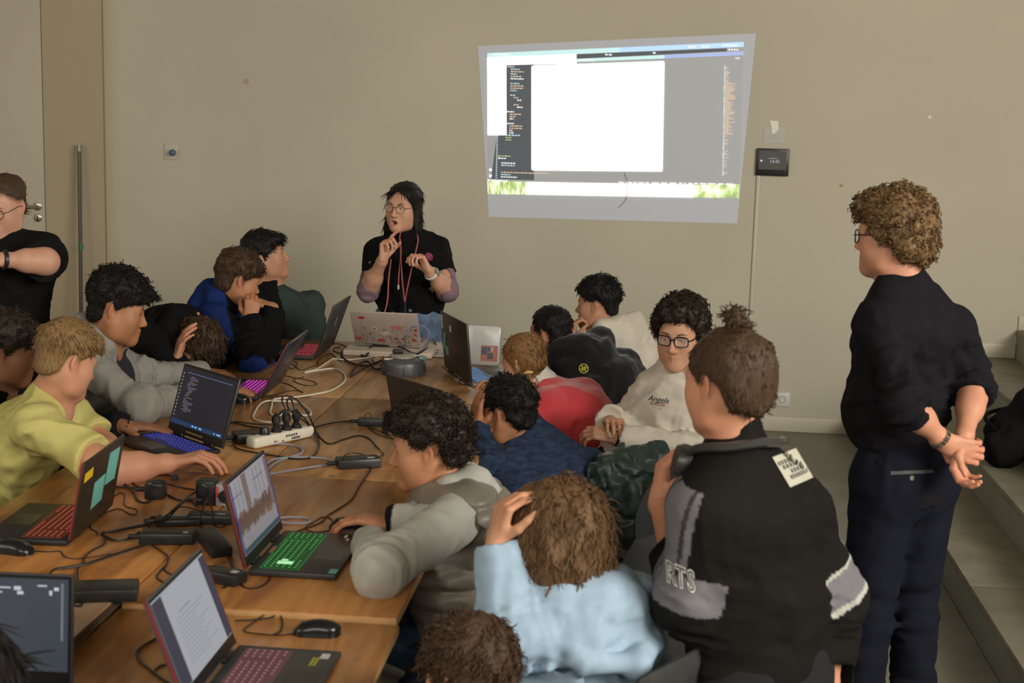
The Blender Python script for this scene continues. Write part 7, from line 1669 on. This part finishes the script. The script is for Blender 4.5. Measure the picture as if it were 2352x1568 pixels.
# ---- boy in black with his head in his hands
PEL = (-2.383,6.52,0.639)
S5 = dict(label='brown-haired boy in black slumped with his head in his hands', face=(0.95, -0.2, 0), res=0.0075, hres=0.005, seed=5,
  torso=dict(pelvis=PEL, chest=(-2.221,6.42,0.918), neck=(-2.09,6.36,0.963), lat=lat_of((0.95, -0.25))), shw=0.17,
  head=dict(c=(-2.016,6.32,0.898), look=(0.28, -0.10, -0.95), up=(0.95, -0.2, 0.3), skin=SK_L, s=0.98),
  armR=dict(el=(-2.04,6.162,0.8), wr=(-2.051,6.16,0.865), palm=(0.8, 0.4, 0.2), dir=(0.30, 0.06, 0.92), curl=(0.25, 0.3, 0.2), spread=0.16, thumb=(0.1, 0.1)),
  armL=dict(el=(-1.964,6.305,0.83), wr=(-2.008,6.5,0.864), palm=(0.2, -0.9, 0.2), dir=(-0.35, 0.0, 0.9), curl=(0.25, 0.3, 0.2), spread=0.16),
  legs=sit(PEL, (1, 0.0)),
  wear=[dict(kind='top', name='black_hoodie', mat=c_black, o=0.022, hood=1.3, sleeve={1: 0.50, -1: 0.55}), dict(kind='pants', name='trousers', mat=c_trk)],
  hair=dict(style='flow', line=LINE_FR, t=0.020, top=0.026, noise=(0.006, 36), n=2200, len=0.04, r=0.0018, flow=(0.2, 0.7, 0.4), lift=0.2, curl=(0.004, 0.8), mat=h_brown))
person(S5)
# ---- boy in a blue hoodie, chin on his hands
PEL = (-2.18,7,0.695)
def blue_sleeves(P, g):
    c_ = np.tile(np.array([0.014, 0.030, 0.13]), (len(P), 1))
    for sgn in (1, -1):
        if sgn not in g['arms']: continue
        s_, e_, w_ = g['arms'][sgn]; u = nrm(w_-e_); t = (P-e_)@u; r = np.linalg.norm(P-e_-np.outer(t, u), axis=1); c_[(r < 0.098) & (t > -0.045)] = (0.008, 0.008, 0.009)
    return c_
S6 = dict(label='brown-haired boy in a blue hoodie leaning his cheek on his hands', face=(0.95, 0.2, 0), res=0.0075, hres=0.0042, seed=6,
  torso=dict(pelvis=PEL, chest=(-2.089,6.92,0.907), neck=(-2.05,6.9,1.024), lat=lat_of((0.9, 0.1))), shw=0.18,
  head=dict(c=(-1.974,6.86,1.132), look=(0.80, 0.58, -0.25), skin=SK_T, s=1.0),
  armR=dict(el=(-1.801,6.539,0.83), wr=(-1.863,6.68,0.972), palm=(-0.2, 0.9, 0.2), dir=(0.12, 0.15, 0.95), curl=(0.9, 1.0, 0.6), spread=0.05),
  armL=dict(el=(-1.811,6.752,0.83), wr=(-1.778,6.8,1.02), palm=(-0.2, 0.2, -1), dir=(-0.85, -0.15, 0.25), curl=(0.5, 0.6, 0.4), spread=0.14),
  legs=sit(PEL, (1, 0.0)),
  wear=[dict(kind='top', name='blue_hoodie', mat=cloth_v('blue_black_fleece'), color=blue_sleeves, o=0.022, hood=1.6, sleeve=1.0), dict(kind='pants', name='trousers', mat=c_trk)],
  hair=dict(style='flow', line=LINE_FR, t=0.008, top=0.032, cap=0.020, noise=(0.006, 38), n=2400, len=0.030, side=0.3, r=0.0014, flow=(0.0, 0.9, -0.3), lift=0.2, curl=(0.005, 1.0), mat=h_brown, lumps=[((0, 0.07, 0.085), (0.062, 0.04, 0.03), 0.02)]))
person(S6)
# ---- boy in a dark green fleece looking up to the right
PEL = (-1.968,7.62,0.535)
S7 = dict(label='black-haired boy in a dark green fleece looking up at the speaker', face=(0.7, -0.5, 0), res=0.0075, hres=0.0042, seed=77,
  torso=dict(pelvis=PEL, chest=(-1.958,7.58,0.847), neck=(-2.005,7.56,1.006), lat=lat_of((0.62, -0.78))), shw=0.185, build=1.02,
  head=dict(c=(-2.021,7.55,1.172), look=(0.97, 0.20, 0.20), skin=(0.50, 0.25, 0.145), s=1.02, nose=1.05),
  armL=dict(el=(-1.758,7.55,0.674), wr=(-1.808,7.45,0.528), palm=(0, 0, -1), curl=(0.3, 0.4, 0.3), res=0.006),
  legs=sit(PEL, (0.8, -0.3)),
  wear=[dict(kind='top', name='green_fleece', mat=cloth_v('dark_green_fleece'), color=lambda P, g: np.where((((P-g['che'])@g['lat'] > 0.035) & ((P-g['che'])@g['fwd'] > 0.0))[:, None], (0.009, 0.009, 0.009), (0.042, 0.058, 0.052)), o=0.020, sleeve=1.0, collar=0.03), dict(kind='pants', name='trousers', mat=c_trk)],
  hair=dict(style='flow', line=LINE_FR, t=0.012, top=0.028, noise=(0.006, 36), n=2600, len=0.04, side=0.5, r=0.0013, flow=(0.0, 0.6, -0.5), lift=0.1, curl=(0.003, 0.6), mat=h_black, lumps=[((0, 0.07, 0.085), (0.065, 0.04, 0.03), 0.02)]))
person(S7)
# ---- speaking woman in a black t-shirt behind the far end of the table
PEL = (-1.322,8.02,0.821)
S8 = dict(label='long-haired woman in a black t-shirt and round glasses speaking with raised hands', face=(-0.25, -0.97, 0), res=0.006, hres=0.0034, seed=8, hand_res=0.0034,
  torso=dict(pelvis=PEL, chest=(-1.336,8,1.174), neck=(-1.35,8,1.286), lat=lat_of((-0.20, -0.98))), shw=0.16, build=1.05,
  shR=(-1.497,7.98,1.175), shL=(-1.18,8.02,1.197),
  head=dict(c=(-1.365,7.96,1.424), look=(-0.30, -0.95, -0.04), up=(0.06, 0, 1), skin=(0.60, 0.32, 0.21), fem=1, s=1.04, mouth=1.0, lips=(0.42, 0.11, 0.11), brow=(0.02, 0.013, 0.01)),
  armR=dict(el=(-1.536,7.86,0.972), wr=(-1.429,7.72,1.167), palm=(0.85, -0.35, -0.2), dir=(0.10, 0.0, 1), curls=[(0.55, 0.15, 0.1), (1.15, 1.2, 0.7), (1.25, 1.25, 0.7), (1.3, 1.3, 0.7)], thumb=(0.7, 0.4), spread=0.06, bare=1),
  armL=dict(el=(-1.103,7.88,0.987), wr=(-1.183,7.72,1.112), palm=(-0.85, -0.35, 0.1), dir=(-0.50, 0.0, 0.86), curls=[(0.9, 0.9, 0.4), (1.1, 1.1, 0.6), (1.15, 1.15, 0.6), (1.2, 1.2, 0.6)], thumb=(0.8, 0.4), spread=0.06, bare=1),
  legs=stand(PEL, (-0.1, -1)), fr=1.10,
  wear=[dict(kind='top', name='black_tshirt', mat=c_black, o=0.014, sleeve=0.31, hem=-0.05, crease=0.006, rs=1.22, ratio=1.45), dict(kind='pants', name='blue_jeans', mat=c_jeans, res=0.009)],
  hair=dict(style='radial', line=[(0, 0.088), (18, 0.080), (34, 0.062), (50, 0.030), (62, -0.04), (74, -0.20), (110, -0.24), (180, -0.24)], t=0.013, top=0.015, noise=(0.003, 30), stretch=(1, 1, 0.25), n=2600, len=0.05, r=0.0013, crown=(0.0, 0.075, 0.13), lift=0.0, droop=0.15, jit=0.07, seg=5, mat=h_black,
     lumps=[((0.074, -0.020, -0.085), (0.026, 0.040, 0.135), 0.02), ((-0.074, -0.020, -0.085), (0.026, 0.040, 0.135), 0.02), ((0.055, 0.02, -0.15), (0.024, 0.028, 0.085), 0.02), ((-0.06, 0.02, -0.15), (0.022, 0.026, 0.08), 0.02), ((0, -0.070, -0.08), (0.078, 0.040, 0.15), 0.03)], cones=[((0.078, 0.005, -0.06), (0.088, 0.045, -0.235), 0.022, 0.010, 0.02), ((-0.078, 0.005, -0.06), (-0.092, 0.040, -0.225), 0.020, 0.008, 0.02), ((0.03, 0.094, 0.085), (0.072, 0.055, 0.0), 0.010, 0.012, 0.015), ((-0.03, 0.094, 0.085), (-0.072, 0.055, 0.0), 0.010, 0.012, 0.015)]))
person(S8); glasses(S8, M_('gold_wire', (0.30, 0.19, 0.08), 0.3, 0.9), 0.0225, 0.0205, 0.0017)
f = S8['frame']; inv = S8['inv']
# mauve undershirt: rollneck and sleeve ends
c_mauve = cloth('mauve_jersey', (0.24, 0.155, 0.19), 0.08, 30)
v = Vol(0.005); v.cone(f['nek']-f['spine']*0.03, f['nek']+f['spine']*0.045, 0.062, 0.055, 0.01); v.ell(f['nek']+f['spine']*0.082, (0.06, 0.06, 0.03), FR3(f), 0.004, 'd')
P, F = v.mesh(); S8['attach']('mauve_rollneck', P, F, c_mauve)
for q in (1, -1):
    s_, e_, w_ = f['arms'][q]; u = nrm(e_-s_); fo = nrm(w_-e_); v = Vol(0.005)
    v.cone(s_+(e_-s_)*0.45, e_, 0.064, 0.058, 0.02); v.cone(e_, e_+fo*0.045, 0.058, 0.053, 0.02)
    inner = nrm(fo*1.0-u*0.5); v.ell(e_+inner*0.085, (0.075, 0.075, 0.05), head_frame(np.cross(inner, [0.3, 0.5, 0.8]), inner), 0.004, 'd')
    v.post.append(creases(e_, u, 0.1, 0.004, 110, 3)); P, F = v.mesh(); S8['attach']('mauve_sleeve', P, F, c_mauve)
# lanyards, phone, badge, smartwatch
def ray_front(px_pt, lift=0.012): return V3(px_pt)+np.array([0.0, -lift, 0.0])
pinkc = mat('pink_cord', (0.50, 0.12, 0.11), 0.6)
ph = thing('phone_lanyard', 'salmon phone case hanging from pink cords on the speaking woman', 'phone', (-1.327,7.84,0.783))
o_ = V3(ph.location); q_ = lambda p: Vector(V3(p)-o_)
MB().box((-0.036, -0.005, -0.07), (0.036, 0.005, 0.045), 0.005, 2).build('phone_case', mat('salmon_case', (0.50, 0.16, 0.13), 0.35), ph)
MB().box((-0.010, -0.0075, 0.005), (0.022, -0.005, 0.035), 0.003, 2).build('camera_bump', mat('case_silver', (0.55, 0.50, 0.42), 0.3, 0.4), ph)
MB().tube([q_((-1.325,7.83,0.809)), q_((-1.324,7.83,0.861)), q_((-1.325,7.82,0.929))], 0.004, 6).build('clip', chrome, ph)
MB().tube(smooth_path([q_((-1.325,7.82,0.929)), q_((-1.303,7.79,1.033)), q_((-1.274,7.8,1.174)), q_((-1.266,7.86,1.257)), q_((-1.288,7.93,1.292))], 4), 0.0034, 6).build('cord', pinkc, ph)
MB().tube(smooth_path([q_((-1.328,7.82,0.929)), q_((-1.337,7.79,1.055)), q_((-1.348,7.79,1.195)), q_((-1.366,7.86,1.27)), q_((-1.369,7.93,1.299))], 4), 0.0034, 6).build('cord', pinkc, ph)
MB().tube(smooth_path([q_((-1.357,7.79,1.019)), q_((-1.354,7.79,1.101)), q_((-1.345,7.785,1.196)), q_((-1.358,7.84,1.26))], 4), 0.003, 6).build('cord_end', pinkc, ph)
MB().tube([q_((-1.357,7.79,0.998)), q_((-1.357,7.79,1.021))], 0.005, 8).build('cord_tip', mat('pale_tip', (0.6, 0.56, 0.48), 0.4), ph)
MB().tube(smooth_path([q_((-1.437,7.8,0.849)), q_((-1.417,7.8,0.933)), q_((-1.412,7.8,1.051)), q_((-1.401,7.8,1.157))], 4), 0.004, 6).build('cord', pinkc, ph)
bg_ = thing('round_badge', 'round magenta pin badge on the chest of the speaking woman', 'badge', (-1.203,7.83,1.173))
MB().lathe([(0, 0.006), (0.022, 0.004), (0.025, 0), (0, -0.002)], 20, Matrix.Rotation(PI/2, 4, 'X')).build('disc', mat('magenta_badge', (0.22, 0.02, 0.07), 0.35), bg_)
put(link('mark', text_mesh('S', 0.022), mat('badge_white', (0.5, 0.3, 0.34), 0.5), bg_), (0, -0.0065, 0), (PI/2, 0, 0))
s_, e_, w_ = f['arms'][-1]; ax_ = nrm(w_-e_); wc_ = w_-ax_*0.03
sw = thing('smartwatch', 'white-strapped smartwatch on the left wrist of the speaking woman', 'watch', tuple(wc_))
a1 = nrm(np.cross(ax_, (0.3, -1, 0.2))); a2 = np.cross(ax_, a1)
MB().tube([Vector((a1*math.cos(t)+a2*math.sin(t))*0.0325) for t in np.linspace(0, 2*PI, 21)[:-1]], 0.008, 6, closed=True).build('strap', mat('strap_white', (0.62, 0.60, 0.55), 0.5), sw)
fd = nrm(V3((0.5, -0.6, 0.6))-ax_*(V3((0.5, -0.6, 0.6))@ax_))
Mq = Matrix((Vector(np.cross(ax_, fd)), Vector(ax_), Vector(fd))).transposed().to_4x4(); Mq.translation = Vector(fd*0.036)
MB().box((-0.017, -0.020, -0.004), (0.017, 0.020, 0.005), 0.004, 2, M=Mq).build('watch_face', mat('watch_glass', (0.25, 0.28, 0.28), 0.08, 0.4), sw)
# ---- woman at the left edge with folded arms
PEL = (-2.713,5.95,0.972)
S1 = dict(label='woman in a black shirt and round glasses standing at the left edge, arm folded', face=(-0.45, -0.9, 0), res=0.0075, hres=0.004, seed=21,
  torso=dict(pelvis=PEL, chest=(-2.696,5.92,1.282), neck=(-2.696,5.92,1.401), lat=lat_of((-0.30, -0.95))), shw=0.16, build=1.05,
  shL=(-2.561,5.96,1.347), shR=(-2.826,5.85,1.339),
  head=dict(c=(-2.687,5.9,1.528), look=(-0.12, -0.96, -0.25), skin=(0.55, 0.29, 0.19), fem=1, s=1.02, brow=(0.08, 0.05, 0.03)),
  armL=dict(el=(-2.437,5.72,1.332), wr=(-2.568,5.6,1.347), palm=(0, 0.7, -0.7), dir=(-1, -0.1, 0), curl=(0.5, 0.6, 0.4), bare=1),
  armR=dict(el=(-2.911,5.8,1.143), wr=(-2.888,5.55,1.333), palm=(0, 0.8, -0.4), curl=(0.5, 0.6, 0.4)),
  legs=stand(PEL, (-0.3, -0.95)), fr=1.12,
  wear=[dict(kind='top', name='black_shirt', mat=c_black, o=0.024, sleeve={1: 0.4, -1: 0.47}, hem=0.06, rs=1.08, crease=0.008), dict(kind='pants', name='trousers', mat=c_trk)],
  hair=dict(style='flow', line=[(0, 0.082), (35, 0.074), (55, 0.050), (72, 0.035), (86, 0.025), (95, 0.04), (112, 0.02), (125, -0.04), (180, -0.06)], t=0.005, top=0.014, noise=(0.003, 40), n=1500, len=0.03, r=0.0013, flow=(0, -0.9, 0.2), lift=-0.05, mat=h_brown, lumps=[((0.0, -0.10, 0.06), (0.05, 0.03, 0.045), 0.02)]))
person(S1); glasses(S1, M_('black_acetate', (0.008, 0.008, 0.009), 0.3), 0.023, 0.020, 0.0015)
f = S1['frame']; s_, e_, w_ = f['arms'][-1]; ax_ = nrm(w_-e_); a1 = nrm(np.cross(ax_, (0, 0, 1))); a2 = np.cross(ax_, a1); wc_ = w_-ax_*0.015
wb = thing('wristband', 'black wristband on the folded arm at the left edge', 'wristband', tuple(wc_))
MB().tube([Vector((a1*math.cos(t)+a2*math.sin(t))*0.031) for t in np.linspace(0, 2*PI, 21)[:-1]], 0.010, 6, closed=True).build('strap', blk, wb)
# ---- dark-haired head in the bottom left corner
PEL = (-1.238,2.42,0.591)
S19 = dict(label='black-haired head at the bottom left corner before the slate screen', face=(0.1, 1, 0), res=0.009, hres=0.006, seed=19,
  torso=dict(pelvis=PEL, chest=(-1.204,2.38,0.76), neck=(-1.189,2.38,0.866), lat=lat_of((0.1, 1))), shw=0.15, build=0.92,
  head=dict(c=(-1.194,2.42,0.961), look=(0.15, 0.95, -0.25), skin=SK_L, fem=1, s=0.95), legs=sit(PEL, (0, 1)),
  wear=[dict(kind='top', name='dark_sweater', mat=c_black, o=0.02, sleeve=1.0), dict(kind='pants', name='trousers', mat=c_trk)],
  hair=dict(style='radial', line=[(0, 0.066), (40, 0.055), (62, 0.0), (78, -0.06), (100, -0.09), (180, -0.09)], t=0.016, top=0.018, noise=(0.003, 30), stretch=(1, 0.4, 0.4), n=1500, len=0.06, r=0.0015, crown=(0, 0, 0.13), lift=0.02, jit=0.06, seg=5, mat=h_black))
person(S19)

# ---------------------------------------------------------------- chairs under the sitters, jacket, bag
def chair_for(S, label, white=False, d=None, back=0.02, **k):
    p = S['frame']['pel']; f = d if d is not None else S['face']; a = math.atan2(f[1], f[0])-PI/2
    u = nrm((f[0], f[1], 0)); return chair(float(p[0]-u[0]*back), float(p[1]-u[1]*back), a, label, white, **k)
chair_for(S14, 'charcoal chair under the puffer-vest boy', d=(-1, 0.05))
chair_for(S15, 'charcoal chair under the light blue hoodie', d=(-0.8, 0.5))
chair_for(S16, 'charcoal chair under the curly head at the bottom edge', d=(-0.8, 0.5))
chair((-0.03,5.3,0.251)[0], (-0.03,5.3,0.251)[1], math.atan2(0.62, -0.78)-PI/2, 'charcoal chair of the navy-shirted boy under the green jacket', False, back_h=0.32)
chair_for(S11, 'charcoal chair under the girl in red', d=(-0.95, 0.2))
chair_for(S9, 'white chair under the black-hooded boy', True, d=(-0.95, 0.2))
chair_for(S10, 'white chair behind the cream-hooded boy', True, d=(-0.95, 0.2), back_h=0.42)
chair_for(S12, 'charcoal chair under the curly boy with glasses', d=(-0.9, -0.2))
for S_, lb in ((S3, 'charcoal chair under the yellow t-shirt boy'), (S2, 'charcoal chair at the left edge of the frame'), (S4, 'charcoal chair under the grey-hooded boy')): chair_for(S_, lb, d=(1, 0.05))
for S_, lb in ((S5, 'white chair under the slumped boy in black'), (S6, 'white chair under the boy in blue'), (S7, 'white chair under the boy in dark green')): chair_for(S_, lb, True, d=(1, 0.0))
chair_for(S19, 'charcoal chair under the black-haired head in the corner', d=(0, 1))
chair((0.007,4.35,0.603)[0], (0.007,4.35,0.603)[1], 0.50, 'empty charcoal chair between the light blue hoodie and the green jacket', False, back_h=0.46)
# dark green jacket heaped on the chair back
jc = V3((-0.076,5.3,0.681)); jm = mat('green_nylon', (0.034, 0.056, 0.047), 0.42, var=0.15, vscale=14, spec=0.5)
v = Vol(0.007)
v.ell(jc, (0.115, 0.075, 0.075), None, 0.04).ell(jc+np.array([0.06, 0.0, -0.06]), (0.09, 0.08, 0.10), None, 0.05).cone(jc+np.array([0.03, 0.03, 0.06]), jc+np.array([0.115, 0.05, 0.075]), 0.045, 0.038, 0.03).cone(jc+np.array([0.10, 0.04, 0.0]), jc+np.array([0.13, 0.03, -0.22]), 0.06, 0.045, 0.04).cone(jc+np.array([0.0, 0.0, -0.05]), jc+np.array([0.05, 0.02, -0.26]), 0.09, 0.06, 0.05)
v.post += [creases(jc, (1, 0.2, 0.5), 0.2, 0.016, 70, 2), creases(jc+np.array([0.08, 0, -0.08]), (0.6, 0.1, -1), 0.2, 0.014, 80, 5), folds(0.010, 14, 3)]
P, F = v.mesh(); o = link('green_jacket', np_mesh('green_jacket', P, F), jm); tag(o, 'crumpled dark green nylon jacket hung over a chair back', 'jacket')
# black bracelet of the curly boy with glasses
s_, e_, w_ = S12['frame']['arms'][-1]; ax_ = nrm(w_-e_); a1 = nrm(np.cross(ax_, (0, 0, 1))); a2 = np.cross(ax_, a1); wc_ = w_-ax_*0.005
br_ = tag(MB().tube([Vector((a1*math.cos(t)+a2*math.sin(t))*0.029) for t in np.linspace(0, 2*PI, 21)[:-1]], 0.006, 6, closed=True).build('bracelet', blk), 'thin black bracelet on the wrist of the curly boy with glasses', 'bracelet'); br_.location = tuple(wc_)
# thin red scribble on the wall below the projected window
tag(MB().tube(smooth_path([(-0.204,9.232,1.588), (-0.183,9.232,1.524), (-0.182,9.232,1.443), (-0.207,9.232,1.394), (-0.233,9.232,1.372)], 5), 0.0018, 5).build('wall_scribble', mat('red_pen', (0.45, 0.20, 0.20), 0.8)), 'faint red curved scribble on the wall inside the projected picture', 'scribble')
# black bag on the steps
bc = np.array([1.80, 7.25, 0.353]); v = Vol(0.01)
v.cone(bc+np.array([-0.10, -0.15, 0.09]), bc+np.array([0.02, 0.25, 0.10]), 0.085, 0.09, 0.05).cone(bc+np.array([0.10, -0.10, 0.24]), bc+np.array([0.25, 0.2, 0.30]), 0.10, 0.11, 0.08).cone(bc+np.array([0.0, 0.0, 0.14]), bc+np.array([0.16, 0.1, 0.24]), 0.12, 0.13, 0.08)
v.cut(lambda X, Y, Z: np.maximum(0.354-Z+0*X+0*Y, np.minimum(X-1.905+0*Y+0*Z, 0.530-Z+0*X+0*Y)), 0.004)
v.post += [folds(0.010, 10, 4), creases(bc, (1, 0.5, 0.3), 0.35, 0.012, 45, 3)]
P, F = v.mesh(); bgo = thing('black_bag', 'slouching black fabric bag lying on the steps at the right edge', 'bag', tuple(bc))
link('bag_body', np_mesh('bag_body', P-bc, F), c_black, bgo)
MB().tube(smooth_path([(-0.12, -0.12, 0.16), (-0.16, -0.02, 0.20), (-0.12, 0.1, 0.21), (-0.02, 0.18, 0.22)], 6), 0.010, 8).build('strap', c_black, bgo)
# cream chair standing at the back left by the wall
chair((-2.569,7.6,0.748)[0], (-2.569,7.6,0.748)[1], PI+0.2, 'empty white chair against the wall behind the slumped boy', True, back_h=0.42)
